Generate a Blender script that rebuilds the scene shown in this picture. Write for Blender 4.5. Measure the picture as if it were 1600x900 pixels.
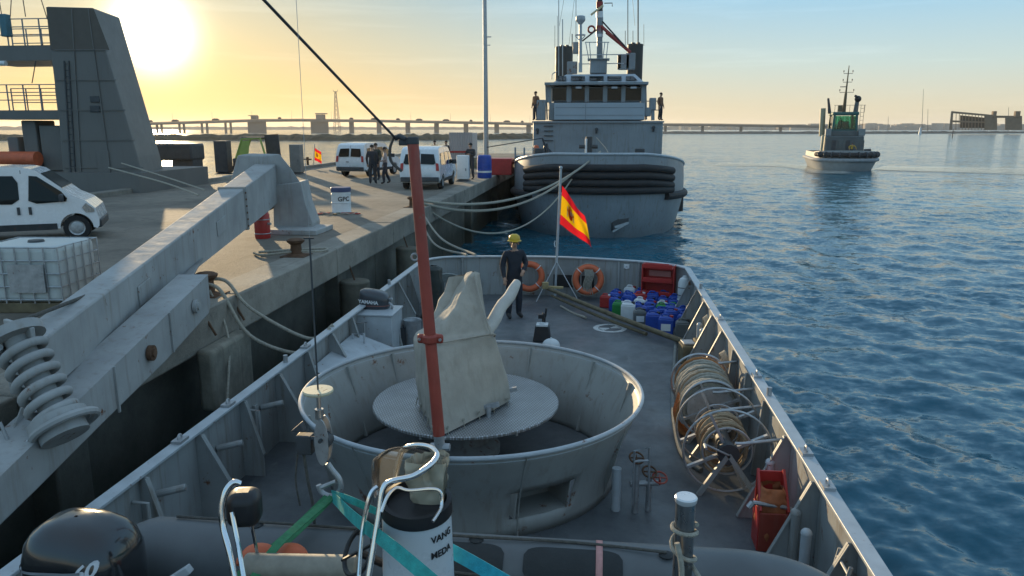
import bpy, bmesh, math, random
import numpy as np
from mathutils import Vector, Matrix, noise as mnoise
PI = math.pi
random.seed(7)
scene = bpy.context.scene
for o in list(bpy.data.objects):
    bpy.data.objects.remove(o)
COL = scene.collection

# ------------------------------------------------------------------ camera
F = 1180.0
CAM_Z = 5.3
PITCH = math.atan(250 / F)
YAW = math.atan(135 * math.cos(PITCH) / F)
cam_d = bpy.data.cameras.new('camera')
cam_d.sensor_width = 36.0
cam_d.lens = 36.0 * F / 1600
cam_d.clip_start = 0.1
cam_d.clip_end = 20000
cam = bpy.data.objects.new('camera', cam_d)
cam.location = (0, 0, CAM_Z)
cam.rotation_euler = (PI / 2 - PITCH, 0, YAW)
COL.objects.link(cam)
scene.camera = cam

# ------------------------------------------------------------------ sky, sun, exposure
SUN_EL = math.radians(6.16)
SUN_AZ = math.radians(-30.85)          # from +Y towards +X
SUN_DIR = Vector((math.sin(SUN_AZ) * math.cos(SUN_EL), math.cos(SUN_AZ) * math.cos(SUN_EL), math.sin(SUN_EL)))
world = bpy.data.worlds.new('World')
scene.world = world
world.use_nodes = True
wn = world.node_tree
wn.nodes.clear()
def N(tree, t, **kw):
    n = tree.nodes.new(t)
    for k, v in kw.items():
        setattr(n, k, v)
    return n
wout = N(wn, 'ShaderNodeOutputWorld')
wbg = N(wn, 'ShaderNodeBackground')
wbg.inputs['Strength'].default_value = 0.15
sky = N(wn, 'ShaderNodeTexSky', sky_type='NISHITA')
sky.sun_disc = False
sky.sun_elevation = SUN_EL
sky.sun_rotation = SUN_AZ
sky.altitude = 0
sky.air_density = 1.0
sky.dust_density = 1.6
sky.ozone_density = 1.2
# hazy evening air over the clear sky: cream at the horizon to blue overhead, golden towards the sun
wtc = N(wn, 'ShaderNodeTexCoord')
def wmath(op, a, b=None):
    m = N(wn, 'ShaderNodeMath', operation=op)
    for i, v in enumerate((a, b)):
        if v is None: continue
        if hasattr(v, 'is_output'): wn.links.new(v, m.inputs[i])
        else: m.inputs[i].default_value = v
    return m.outputs[0]
def wramp(fac, stops):
    r = N(wn, 'ShaderNodeValToRGB'); e = r.color_ramp.elements
    while len(e) < len(stops): e.new(.5)
    for i, (p, c) in enumerate(stops): e[i].position = p; e[i].color = (*c, 1)
    wn.links.new(fac, r.inputs[0]); return r.outputs[0]
def wadd(a, b, k):
    sc = N(wn, 'ShaderNodeVectorMath', operation='SCALE'); ad = N(wn, 'ShaderNodeVectorMath', operation='ADD')
    if hasattr(b, 'is_output'): wn.links.new(b, sc.inputs[0])
    else: sc.inputs[0].default_value = b
    if hasattr(k, 'is_output'): wn.links.new(k, sc.inputs['Scale'])
    else: sc.inputs['Scale'].default_value = k
    if a is None: return sc.outputs[0]
    wn.links.new(a, ad.inputs[0]); wn.links.new(sc.outputs[0], ad.inputs[1]); return ad.outputs[0]
wsep = N(wn, 'ShaderNodeSeparateXYZ'); wn.links.new(wtc.outputs['Generated'], wsep.inputs[0])
wz = wmath('MAXIMUM', wsep.outputs[2], 0.0)
wdot = N(wn, 'ShaderNodeVectorMath', operation='DOT_PRODUCT'); wdot.inputs[1].default_value = SUN_DIR
wn.links.new(wtc.outputs['Generated'], wdot.inputs[0])
dmax = wmath('MAXIMUM', wdot.outputs['Value'], 0.0)
cool = wramp(wz, ((0, (.78, .68, .47)), (.025, (.75, .70, .52)), (.075, (.58, .72, .70)), (.153, (.34, .63, .84)), (.4, (.31, .56, .83)), (1, (.34, .46, .60))))
warm = wramp(wz, ((0, (.80, .53, .18)), (.05, (.74, .54, .23)), (.1, (.61, .54, .33)), (.16, (.43, .50, .44)), (.4, (.38, .50, .60)), (1, (.33, .46, .61))))
ang = wmath('ARCCOSINE', wmath('MINIMUM', wdot.outputs['Value'], 1.0))
wgt = wmath('POWER', 2.718, wmath('MULTIPLY', wmath('MULTIPLY', ang, ang), -1 / .45 ** 2))
wmx = N(wn, 'ShaderNodeMix', data_type='RGBA'); wn.links.new(wgt, wmx.inputs[0]); wn.links.new(cool, wmx.inputs[6]); wn.links.new(warm, wmx.inputs[7])
acc = wadd(None, sky.outputs[0], .035)
acc = wadd(acc, wmx.outputs[2], .90 / .15)
# the dazzling aureole round the low sun
AUREOLE = ((1700.0, 22.0, (1.0, .95, .72)), (260.0, 1.2, (1.0, .80, .38)), (45.0, .15, (1.0, .66, .22)))
for powr, amp, colr in AUREOLE:
    acc = wadd(acc, colr, wmath('MULTIPLY', wmath('POWER', dmax, powr), amp))
# faint wisps of high cloud
wmp = N(wn, 'ShaderNodeMapping'); wmp.inputs['Scale'].default_value = (2.2, 2.2, 34.0); wn.links.new(wtc.outputs['Generated'], wmp.inputs[0])
wno = N(wn, 'ShaderNodeTexNoise'); wno.inputs['Scale'].default_value = 1.7; wno.inputs['Detail'].default_value = 7; wno.inputs['Roughness'].default_value = .58
wn.links.new(wmp.outputs[0], wno.inputs['Vector'])
wis = wramp(wno.outputs['Fac'], ((.54, (0, 0, 0)), (.74, (1, 1, 1))))
acc = wadd(acc, wis, .45)
wn.links.new(acc, wbg.inputs['Color'])
wn.links.new(wbg.outputs[0], wout.inputs['Surface'])
sun_d = bpy.data.lights.new('sun', 'SUN')
sun_d.energy = 5.0
sun_d.angle = math.radians(0.55)
sun_d.color = (1.0, .74, .42)
sun = bpy.data.objects.new('sun', sun_d)
sun.rotation_euler = (-SUN_DIR).to_track_quat('-Z', 'Y').to_euler()
sun.location = (-300, 500, 110)
COL.objects.link(sun)
scene.view_settings.view_transform = 'Standard'
scene.view_settings.look = 'None'
scene.view_settings.gamma = 1.0
scene.view_settings.use_curve_mapping = False
scene.view_settings.exposure = 0.15
scene.render.engine = 'CYCLES'
scene.cycles.max_bounces = 7
scene.cycles.transparent_max_bounces = 8
scene.cycles.sample_clamp_indirect = 6.0
scene.cycles.sample_clamp_direct = 30.0
scene.cycles.caustics_reflective = False
scene.cycles.caustics_refractive = False
scene.cycles.use_denoising = True

# ------------------------------------------------------------------ survey: picture point to place
FWD = Vector((-math.sin(YAW) * math.cos(PITCH), math.cos(YAW) * math.cos(PITCH), -math.sin(PITCH)))
RGT = Vector((math.cos(YAW), math.sin(YAW), 0))
UPV = RGT.cross(FWD)
EYE = Vector((0, 0, CAM_Z))
def ray(x, y):
    return FWD * F + RGT * (x - 800) - UPV * (y - 450)
def at(x, y, z):
    d = ray(x, y)
    return EYE + d * ((z - CAM_Z) / d.z)
def ay(x, y, Y):
    d = ray(x, y)
    return EYE + d * (Y / d.y)

# ------------------------------------------------------------------ mesh helpers
def root_offset(p):
    v = Vector((0, 0, 0))
    while p is not None:
        v += Vector(p.location)
        p = p.parent
    return v
def thing(name, label, cat, loc=(0, 0, 0), rz=0.0, group=None):
    o = bpy.data.objects.new(name, None)
    o.empty_display_size = 0.2
    o.location = loc
    o.rotation_euler = (0, 0, rz)
    COL.objects.link(o)
    tag(o, label, cat, group)
    return o
def tag(o, label=None, cat=None, group=None, kind=None):
    if label: o['label'] = label
    if cat: o['category'] = cat
    if group: o['group'] = group
    if kind: o['kind'] = kind
    return o
def copy_tree(o, parent=None):
    c = o.copy()
    COL.objects.link(c)
    c.parent = parent
    for ch in list(o.children):
        copy_tree(ch, c)
    return c
def place(o, loc, rz=0.0, label=None, s=None):
    o.location = loc
    o.rotation_euler = (0, 0, rz)
    if label: o['label'] = label
    if s: o.scale = (s, s, s) if not isinstance(s, tuple) else s
    return o
def V(*a): return Vector(a)
def basis(d):
    d = Vector(d).normalized()
    u = d.cross(Vector((0, 0, 1)))
    if u.length < 1e-4: u = Vector((1, 0, 0))
    u.normalize()
    return u, d.cross(u).normalized(), d
class MB:
    def __init__(s):
        s.v = []; s.f = []; s.m = []
    def add(s, vs, fs, mi=0, M=None):
        b = len(s.v)
        s.v += [tuple(M @ Vector(v)) if M is not None else tuple(v) for v in vs]
        s.f += [tuple(b + i for i in f) for f in fs]
        s.m += [mi] * len(fs)
        return s
    def hexa(s, p, mi=0):
        # eight corners: bottom ring 0-3, top ring 4-7
        return s.add(p, [(3, 2, 1, 0), (4, 5, 6, 7), (0, 1, 5, 4), (1, 2, 6, 5), (2, 3, 7, 6), (3, 0, 4, 7)], mi)
    def box(s, c, d, rz=0, mi=0, M=None):
        x, y, z = d[0] / 2, d[1] / 2, d[2] / 2
        vs = [Vector((a * x, b * y, e * z)) for e in (-1, 1) for a, b in ((-1, -1), (1, -1), (1, 1), (-1, 1))]
        R = Matrix.Rotation(rz, 3, 'Z') if rz else Matrix.Identity(3)
        vs = [R @ v + Vector(c) for v in vs]
        if M is not None: vs = [M @ v for v in vs]
        return s.hexa(vs, mi)
    def bar(s, a, b, w, h, up=(0, 0, 1), mi=0):
        a = Vector(a); b = Vector(b)
        d = (b - a).normalized(); u = d.cross(Vector(up))
        if u.length < 1e-4: u = d.cross(Vector((0, 1, 0)))
        u.normalize(); n = u.cross(d)
        u = u * w / 2; n = n * h / 2
        return s.hexa([a - u - n, a + u - n, b + u - n, b - u - n, a - u + n, a + u + n, b + u + n, b - u + n], mi)
    def cyl(s, a, b, r, r2=None, n=16, cap=True, mi=0):
        a = Vector(a); b = Vector(b); r2 = r if r2 is None else r2
        u, w, d = basis(b - a)
        vs = []
        for c, q in ((a, r), (b, r2)):
            for i in range(n):
                t = 2 * PI * i / n
                vs.append(c + (u * math.cos(t) + w * math.sin(t)) * q)
        fs = [(i, (i + 1) % n, n + (i + 1) % n, n + i) for i in range(n)]
        if cap: fs += [tuple(range(n - 1, -1, -1)), tuple(range(n, 2 * n))]
        return s.add(vs, fs, mi)
    def tube(s, pts, r, n=8, closed=False, cap=True, mi=0, radii=None):
        pts = [Vector(p) for p in pts]; m = len(pts)
        prev = None; vs = []
        for i, p in enumerate(pts):
            if closed: d = pts[(i + 1) % m] - pts[i - 1]
            else: d = pts[min(i + 1, m - 1)] - pts[max(i - 1, 0)]
            d.normalize()
            if prev is None: u = basis(d)[0]
            else:
                u = prev - d * prev.dot(d)
                u = u.normalized() if u.length > 1e-5 else basis(d)[0]
            prev = u; w = d.cross(u)
            rr = radii[i] if radii else r
            for k in range(n):
                t = 2 * PI * k / n
                vs.append(p + (u * math.cos(t) + w * math.sin(t)) * rr)
        fs = []
        for i in range(m if closed else m - 1):
            j = (i + 1) % m
            for k in range(n):
                fs.append((i * n + k, i * n + (k + 1) % n, j * n + (k + 1) % n, j * n + k))
        if cap and not closed:
            fs += [tuple(range(n - 1, -1, -1)), tuple(range((m - 1) * n, m * n))]
        return s.add(vs, fs, mi)
    def lathe(s, prof, c=(0, 0, 0), n=32, a0=0.0, a1=2 * PI, mi=0, M=None):
        full = abs(a1 - a0 - 2 * PI) < 1e-6
        k = n if full else n + 1
        vs = []
        for r, z in prof:
            for i in range(k):
                t = a0 + (a1 - a0) * i / n
                vs.append(Vector((c[0] + r * math.cos(t), c[1] + r * math.sin(t), c[2] + z)))
        fs = []
        for j in range(len(prof) - 1):
            for i in range(n):
                i2 = (i + 1) % k
                fs.append((j * k + i, j * k + i2, (j + 1) * k + i2, (j + 1) * k + i))
        return s.add(vs, fs, mi, M)
    def prism(s, poly, ext, mi=0, M=None):
        # poly: list of 3D points, ext: vector
        e = Vector(ext); n = len(poly)
        vs = [Vector(p) for p in poly] + [Vector(p) + e for p in poly]
        fs = [tuple(range(n - 1, -1, -1)), tuple(range(n, 2 * n))] + [(i, (i + 1) % n, n + (i + 1) % n, n + i) for i in range(n)]
        return s.add(vs, fs, mi, M)
    def ball(s, c, r, n=16, m=10, mi=0, z0=-1.0):
        if not isinstance(r, (tuple, list)): r = (r, r, r)
        vs = []; fs = []
        for j in range(m + 1):
            ph = math.asin(z0) + (PI / 2 - math.asin(z0)) * j / m
            for i in range(n):
                t = 2 * PI * i / n
                vs.append((c[0] + r[0] * math.cos(ph) * math.cos(t), c[1] + r[1] * math.cos(ph) * math.sin(t), c[2] + r[2] * math.sin(ph)))
        for j in range(m):
            for i in range(n):
                fs.append((j * n + i, j * n + (i + 1) % n, (j + 1) * n + (i + 1) % n, (j + 1) * n + i))
        return s.add(vs, fs, mi)
    def torus(s, c, R, r, axis=(0, 0, 1), n=32, k=10, mi=0):
        u, w, d = basis(axis); c = Vector(c)
        return s.tube([c + (u * math.cos(2 * PI * i / n) + w * math.sin(2 * PI * i / n)) * R for i in range(n)], r, n=k, closed=True, mi=mi)
    def grid(s, rows, mi=0, closed=False):
        # rows: list of equal-length point lists
        k = len(rows[0]); vs = [p for r in rows for p in r]; fs = []
        for j in range(len(rows) - 1):
            for i in range(k if closed else k - 1):
                i2 = (i + 1) % k
                fs.append((j * k + i, j * k + i2, (j + 1) * k + i2, (j + 1) * k + i))
        return s.add(vs, fs, mi)
    def build(s, name, mat, parent=None, smooth=35, bevel=0, seg=2, solid=0, fix=True):
        me = bpy.data.meshes.new(name)
        off = root_offset(parent) if parent is not None else None
        arr = np.array([tuple(v) for v in s.v], dtype=float)
        if off is None:
            lo = arr.min(0); hi = arr.max(0)
            off = Vector(((lo[0] + hi[0]) / 2, (lo[1] + hi[1]) / 2, lo[2]))
            loc = off
        else: loc = Vector((0, 0, 0))
        arr = arr - np.array(off)
        me.from_pydata(arr.tolist(), [], s.f)
        for m in (mat if isinstance(mat, (list, tuple)) else [mat]): me.materials.append(m)
        if any(s.m): me.polygons.foreach_set('material_index', s.m)
        if fix:
            bm = bmesh.new(); bm.from_mesh(me)
            bmesh.ops.recalc_face_normals(bm, faces=bm.faces)
            bm.to_mesh(me); bm.free()
        if smooth:
            me.polygons.foreach_set('use_smooth', [True] * len(me.polygons))
            me.set_sharp_from_angle(angle=math.radians(smooth))
        me.update()
        o = bpy.data.objects.new(name, me)
        o.location = loc
        COL.objects.link(o)
        if parent is not None: o.parent = parent
        if solid:
            md = o.modifiers.new('solid', 'SOLIDIFY'); md.thickness = solid; md.offset = 0
        if bevel:
            md = o.modifiers.new('bevel', 'BEVEL'); md.width = bevel; md.segments = seg; md.limit_method = 'ANGLE'; md.angle_limit = math.radians(40)
            md.harden_normals = False
        return o
def spline(pts, n=8, closed=False):
    P = [Vector(p) for p in pts]; out = []; m = len(P)
    for i in range(m if closed else m - 1):
        if closed: p0, p1, p2, p3 = P[i - 1], P[i], P[(i + 1) % m], P[(i + 2) % m]
        else: p0, p1, p2, p3 = P[max(i - 1, 0)], P[i], P[i + 1], P[min(i + 2, m - 1)]
        for k in range(n):
            t = k / n
            out.append(0.5 * ((2 * p1) + (p2 - p0) * t + (2 * p0 - 5 * p1 + 4 * p2 - p3) * t * t + (3 * p1 - p0 - 3 * p2 + p3) * t ** 3))
    if not closed: out.append(P[-1])
    return out
def sag(a, b, s, n=16):
    a = Vector(a); b = Vector(b)
    return [a.lerp(b, i / n) - Vector((0, 0, s * 4 * (i / n) * (1 - i / n))) for i in range(n + 1)]
def text_mesh(txt, size, depth, bold=0.0):
    c = bpy.data.curves.new('lettering', 'FONT')
    c.body = txt; c.size = size; c.extrude = depth; c.offset = bold; c.align_x = 'CENTER'; c.align_y = 'CENTER'; c.resolution_u = 3
    o = bpy.data.objects.new('lettering', c); COL.objects.link(o)
    dg = bpy.context.evaluated_depsgraph_get()
    me = bpy.data.meshes.new_from_object(o.evaluated_get(dg))
    vs = [Vector(v.co) for v in me.vertices]; fs = [tuple(p.vertices) for p in me.polygons]
    bpy.data.objects.remove(o); bpy.data.curves.remove(c); bpy.data.meshes.remove(me)
    return vs, fs

# ------------------------------------------------------------------ materials
def lk(t, a, b): t.links.new(a, b)
def mk(name):
    m = bpy.data.materials.new(name); m.use_nodes = True
    t = m.node_tree; t.nodes.clear()
    out = N(t, 'ShaderNodeOutputMaterial'); b = N(t, 'ShaderNodeBsdfPrincipled')
    lk(t, b.outputs[0], out.inputs['Surface'])
    return m, t, b
def ramp(t, fac, stops):
    r = N(t, 'ShaderNodeValToRGB')
    e = r.color_ramp.elements
    while len(e) < len(stops): e.new(0.5)
    for i, (p, c) in enumerate(stops):
        e[i].position = p
        e[i].color = (c, c, c, 1) if not isinstance(c, (tuple, list)) else (*c[:3], 1)
    lk(t, fac, r.inputs[0])
    return r.outputs[0]
def mixc(t, fac, a, b, blend='MIX'):
    n = N(t, 'ShaderNodeMix', data_type='RGBA', blend_type=blend)
    for k, v in ((0, fac), (6, a), (7, b)):
        if hasattr(v, 'is_output'): lk(t, v, n.inputs[k])
        elif k == 0: n.inputs[0].default_value = v
        else: n.inputs[k].default_value = (*v[:3], 1)
    return n.outputs[2]
def noise(t, vec, scale, detail=4, rough=0.55, stretch=None):
    if stretch is not None:
        mp = N(t, 'ShaderNodeMapping'); mp.inputs['Scale'].default_value = stretch
        lk(t, vec, mp.inputs[0]); vec = mp.outputs[0]
    n = N(t, 'ShaderNodeTexNoise'); n.inputs['Scale'].default_value = scale
    n.inputs['Detail'].default_value = detail; n.inputs['Roughness'].default_value = rough
    lk(t, vec, n.inputs['Vector'])
    return n.outputs['Fac']
def mat(name, col, rough=0.5, metal=0.0, var=0.18, scale=3.0, bump=0.0, bscale=40.0, rust=0.0, rustcol=(.16, .06, .025), streak=0.0, streakcol=(.1, .08, .06), coat=0.0, spec=0.5, trans=0.0, edge=None):
    m, t, b = mk(name)
    tc = N(t, 'ShaderNodeTexCoord').outputs['Object']
    c = Vector(col)
    n1 = noise(t, tc, scale, 6, 0.6)
    out = mixc(t, ramp(t, n1, ((.3, 0), (.7, 1))), tuple(c * (1 - var)), tuple(c * (1 + var)))
    if streak:
        s1 = noise(t, tc, 5.0, 4, .6, (2.2, 2.2, .22))
        out = mixc(t, ramp(t, s1, ((.52, 0), (.72, streak))), out, streakcol)
    if rust:
        r1 = noise(t, tc, scale * 2.3 + 1, 7, .68)
        out = mixc(t, ramp(t, r1, ((.64 - rust * .2, 0), (.70 - rust * .18, 1))), out, rustcol)
    lk(t, out, b.inputs['Base Color'])
    rr = noise(t, tc, scale * 4, 4, .6)
    lk(t, ramp(t, rr, ((.2, max(0, rough - .1)), (.8, min(1, rough + .12)))), b.inputs['Roughness'])
    b.inputs['Metallic'].default_value = metal
    b.inputs['Specular IOR Level'].default_value = spec
    if coat: b.inputs['Coat Weight'].default_value = coat
    if bump:
        bn = N(t, 'ShaderNodeBump'); bn.inputs['Strength'].default_value = bump; bn.inputs['Distance'].default_value = 0.02
        lk(t, noise(t, tc, bscale, 5, .6), bn.inputs['Height']); lk(t, bn.outputs[0], b.inputs['Normal'])
    return m
def flat(name, col, rough=.6, metal=0.0, spec=.5):
    m, t, b = mk(name)
    b.inputs['Base Color'].default_value = (*col, 1); b.inputs['Roughness'].default_value = rough; b.inputs['Metallic'].default_value = metal
    b.inputs['Specular IOR Level'].default_value = spec
    return m
def glass(name, col=(.9, .95, .95), rough=.02, alpha=.35):
    # thin pane: part mirror, part see-through
    m = bpy.data.materials.new(name); m.use_nodes = True
    t = m.node_tree; t.nodes.clear()
    out = N(t, 'ShaderNodeOutputMaterial')
    g = N(t, 'ShaderNodeBsdfGlossy'); g.inputs['Roughness'].default_value = rough
    tr = N(t, 'ShaderNodeBsdfTransparent'); tr.inputs['Color'].default_value = (*col, 1)
    fr = N(t, 'ShaderNodeFresnel'); fr.inputs['IOR'].default_value = 1.5
    mx = N(t, 'ShaderNodeMixShader')
    ma = N(t, 'ShaderNodeMath', operation='ADD'); ma.use_clamp = True
    lk(t, fr.outputs[0], ma.inputs[0]); ma.inputs[1].default_value = alpha - .3 if alpha > .3 else 0.0
    lk(t, ma.outputs[0], mx.inputs[0]); lk(t, tr.outputs[0], mx.inputs[1]); lk(t, g.outputs[0], mx.inputs[2])
    lk(t, mx.outputs[0], out.inputs['Surface'])
    return m

M = {}
M['hull'] = mat('navy_grey_paint', (.30, .31, .305), .45, var=.16, scale=1.6, bump=.15, bscale=4, rust=.12, streak=.6, streakcol=(.17, .13, .09))
M['hull2'] = mat('tug_grey_paint', (.23, .26, .28), .42, var=.14, scale=.8, bump=.12, bscale=1.2, rust=.05, streak=.55, streakcol=(.15, .13, .11))
M['hulllight'] = mat('light_grey_paint', (.42, .45, .47), .4, var=.12, scale=5, rust=.06, bump=.05)
M['tub'] = mat('tub_grey_paint', (.32, .32, .30), .45, var=.14, scale=1.4, bump=.12, bscale=3, rust=.05, streak=.4, streakcol=(.2, .165, .12))
def deck_paint():
    m, t, b = mk('steel_deck_paint')
    tc = N(t, 'ShaderNodeTexCoord').outputs['Object']
    a = mixc(t, ramp(t, noise(t, tc, .9, 8, .68), ((.34, 0), (.66, 1))), (.072, .082, .092), (.138, .148, .152))
    a = mixc(t, ramp(t, noise(t, tc, 5.5, 8, .72), ((.5, 0), (.72, .55))), a, (.055, .058, .06))
    a = mixc(t, ramp(t, noise(t, tc, 2.2, 6, .7, (1.0, .25, 1)), ((.60, 0), (.72, .5))), a, (.26, .265, .26))      # scuffs along the walkway
    a = mixc(t, ramp(t, noise(t, tc, 3.1, 9, .75), ((.66, 0), (.72, .8))), a, (.12, .07, .045))                      # rust freckles
    lk(t, a, b.inputs['Base Color'])
    lk(t, ramp(t, noise(t, tc, 1.1, 6, .6), ((.35, .32), (.65, .75))), b.inputs['Roughness'])
    bn = N(t, 'ShaderNodeBump'); bn.inputs['Strength'].default_value = .3; bn.inputs['Distance'].default_value = .01
    lk(t, noise(t, tc, 70, 5, .7), bn.inputs['Height']); lk(t, bn.outputs[0], b.inputs['Normal'])
    return m
M['deck'] = deck_paint()
M['steel'] = mat('bare_steel', (.5, .5, .5), .35, 1.0, var=.2, scale=9, bump=.05)
M['chrome'] = mat('polished_steel', (.75, .75, .76), .12, 1.0, var=.05, scale=9)
M['galv'] = mat('galvanised_steel', (.42, .43, .44), .5, .7, var=.2, scale=12, rust=.08)
M['rust'] = mat('rusty_steel', (.13, .07, .04), .85, .2, var=.4, scale=9, bump=.2)
M['rubber'] = mat('black_rubber', (.022, .022, .024), .7, var=.3, scale=4, bump=.15, bscale=30)
M['black'] = mat('black_plastic', (.018, .018, .02), .45, var=.2, scale=6)
M['dark'] = mat('dark_grey_metal', (.05, .055, .06), .55, var=.25, scale=5, rust=.05)
M['red'] = mat('faded_red_paint', (.33, .055, .035), .5, var=.2, scale=4, bump=.08, rust=.05, rustcol=(.2, .1, .06), streak=.25, streakcol=(.42, .2, .15))
M['redplastic'] = mat('red_plastic', (.42, .03, .025), .4, var=.15, scale=5)
M['orange'] = mat('orange_vinyl', (.62, .13, .05), .55, var=.15, scale=5)
M['white'] = mat('white_paint', (.72, .73, .73), .35, var=.06, scale=3)
M['whiteplastic'] = mat('white_plastic', (.66, .68, .68), .45, var=.1, scale=6)
M['van'] = mat('white_car_paint', (.74, .75, .76), .25, var=.05, scale=1.5, coat=.6)
M['tyre'] = mat('tyre_rubber', (.02, .02, .021), .8, var=.2, scale=12, bump=.1)
M['glass'] = glass('window_glass', (.62, .68, .68), .02, .36)
M['darkglass'] = flat('dark_glass', (.010, .014, .015), .06, 0, .25)
M['blue'] = mat('blue_plastic', (.02, .07, .36), .4, var=.2, scale=6)
M['green'] = mat('green_plastic', (.02, .22, .05), .4, var=.2, scale=6)
M['greyplastic'] = mat('grey_plastic', (.12, .13, .13), .45, var=.2, scale=6)
M['rope'] = mat('pale_mooring_rope', (.36, .33, .27), .9, var=.25, scale=30, bump=.5, bscale=120)
M['ropedark'] = mat('dark_rope', (.09, .085, .075), .9, var=.3, scale=30, bump=.4, bscale=120)
M['ropeorange'] = mat('orange_rope', (.45, .19, .07), .9, var=.25, scale=25, bump=.5, bscale=120)
M['timber'] = mat('weathered_timber', (.15, .12, .07), .8, var=.35, scale=6, bump=.3, bscale=25)
M['canvas'] = mat('weathered_canvas', (.40, .355, .295), .85, var=.2, scale=2.5, bump=.9, bscale=5, streak=.4, streakcol=(.25, .21, .16))
M['skin'] = flat('skin', (.42, .24, .16), .55)

# =================================================================== the setting
# ---- water: one sheet, fine near the eye, reaching the horizon
def water_sheet():
    rng = np.random.default_rng(3)
    # radial rings and spokes round the eye, finer in front
    rad = [2.0]
    while rad[-1] < 9000:
        rad.append(rad[-1] + min(max(.045, rad[-1] * .0085), 400))
    rad = np.array(rad)
    angf = np.linspace(math.radians(-52), math.radians(46), 620)
    angb = np.linspace(math.radians(46), math.radians(308), 60)[1:-1]
    ang = np.concatenate([angf, angb])
    R, A = np.meshgrid(rad, ang, indexing='ij')
    X = R * np.sin(A); Y = R * np.cos(A); Z = np.zeros_like(X)
    step = np.maximum(R * .0085, R * (angf[1] - angf[0]))
    for i in range(64):
        L = 0.20 * (16 ** (i / 63.0))
        th = math.radians(200 + rng.normal(0, 42))
        k = 2 * PI / L
        amp = 0.0058 * L ** .5
        ph = rng.uniform(0, 2 * PI)
        w = np.clip((L / step - 2.2) / 3, 0, 1)
        arg = k * (X * math.cos(th) + Y * math.sin(th)) + ph
        Z += amp * w * (np.sin(arg) + .18 * np.sin(2 * arg + .6))
    gust = .75 + .35 * np.sin(X * .05 + 1.3) * np.sin(Y * .031 + X * .012)
    shelter = np.where((X < 2.2) & (Y < 34), .25, 1.0)
    Z *= gust * shelter
    n, m = X.shape
    vs = np.stack([X, Y, Z], -1).reshape(-1, 3)
    idx = np.arange(n * m).reshape(n, m)
    a = idx[:-1, :]; b = np.roll(idx, -1, 1)[:-1, :]; c = np.roll(idx, -1, 1)[1:, :]; d = idx[1:, :]
    q = np.stack([a, b, c, d], -1).reshape(-1, 4)
    me = bpy.data.meshes.new('water')
    me.vertices.add(len(vs)); me.vertices.foreach_set('co', vs.ravel())
    me.loops.add(len(q) * 4); me.loops.foreach_set('vertex_index', q[:, ::-1].ravel())
    me.polygons.add(len(q)); me.polygons.foreach_set('loop_start', np.arange(0, len(q) * 4, 4))
    me.polygons.foreach_set('use_smooth', np.ones(len(q), dtype=bool))
    me.update(); me.validate()
    o = bpy.data.objects.new('water', me); COL.objects.link(o)
    m_, t, b = mk('harbour_water')
    b.inputs['Base Color'].default_value = (.016, .105, .155, 1)
    b.inputs['Roughness'].default_value = .11
    b.inputs['IOR'].default_value = 1.333
    tc = N(t, 'ShaderNodeTexCoord').outputs['Object']
    def slope(scale, detail, k, stretch):
        mp = N(t, 'ShaderNodeMapping'); mp.inputs['Scale'].default_value = stretch; lk(t, tc, mp.inputs[0])
        n = N(t, 'ShaderNodeTexNoise'); n.inputs['Scale'].default_value = scale; n.inputs['Detail'].default_value = detail; n.inputs['Roughness'].default_value = .55
        lk(t, mp.outputs[0], n.inputs['Vector'])
        sb = N(t, 'ShaderNodeVectorMath', operation='SUBTRACT'); lk(t, n.outputs['Color'], sb.inputs[0]); sb.inputs[1].default_value = (.5, .5, .5)
        ml = N(t, 'ShaderNodeVectorMath', operation='MULTIPLY'); lk(t, sb.outputs[0], ml.inputs[0]); ml.inputs[1].default_value = (k, k, 0)
        return ml.outputs[0]
    g = N(t, 'ShaderNodeNewGeometry').outputs['Normal']
    patch = ramp(t, noise(t, tc, .045, 4, .6, (1.0, 2.5, 1)), ((.36, .30), (.62, 1.0)))      # calmer slicks between ruffled patches
    sm = N(t, 'ShaderNodeVectorMath', operation='ADD'); lk(t, slope(4.2, 6, 1.0, (1, 1.3, 1)), sm.inputs[0]); lk(t, slope(.75, 4, .85, (1, 1.6, 1)), sm.inputs[1])
    sc = N(t, 'ShaderNodeVectorMath', operation='SCALE'); lk(t, sm.outputs[0], sc.inputs[0]); lk(t, patch, sc.inputs['Scale'])
    ad = N(t, 'ShaderNodeVectorMath', operation='ADD'); lk(t, g, ad.inputs[0]); lk(t, sc.outputs[0], ad.inputs[1])
    nn = N(t, 'ShaderNodeVectorMath', operation='NORMALIZE'); lk(t, ad.outputs[0], nn.inputs[0])
    lk(t, nn.outputs[0], b.inputs['Normal'])
    me.materials.append(m_)
    o['kind'] = 'structure'
    return o
water_sheet()

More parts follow.
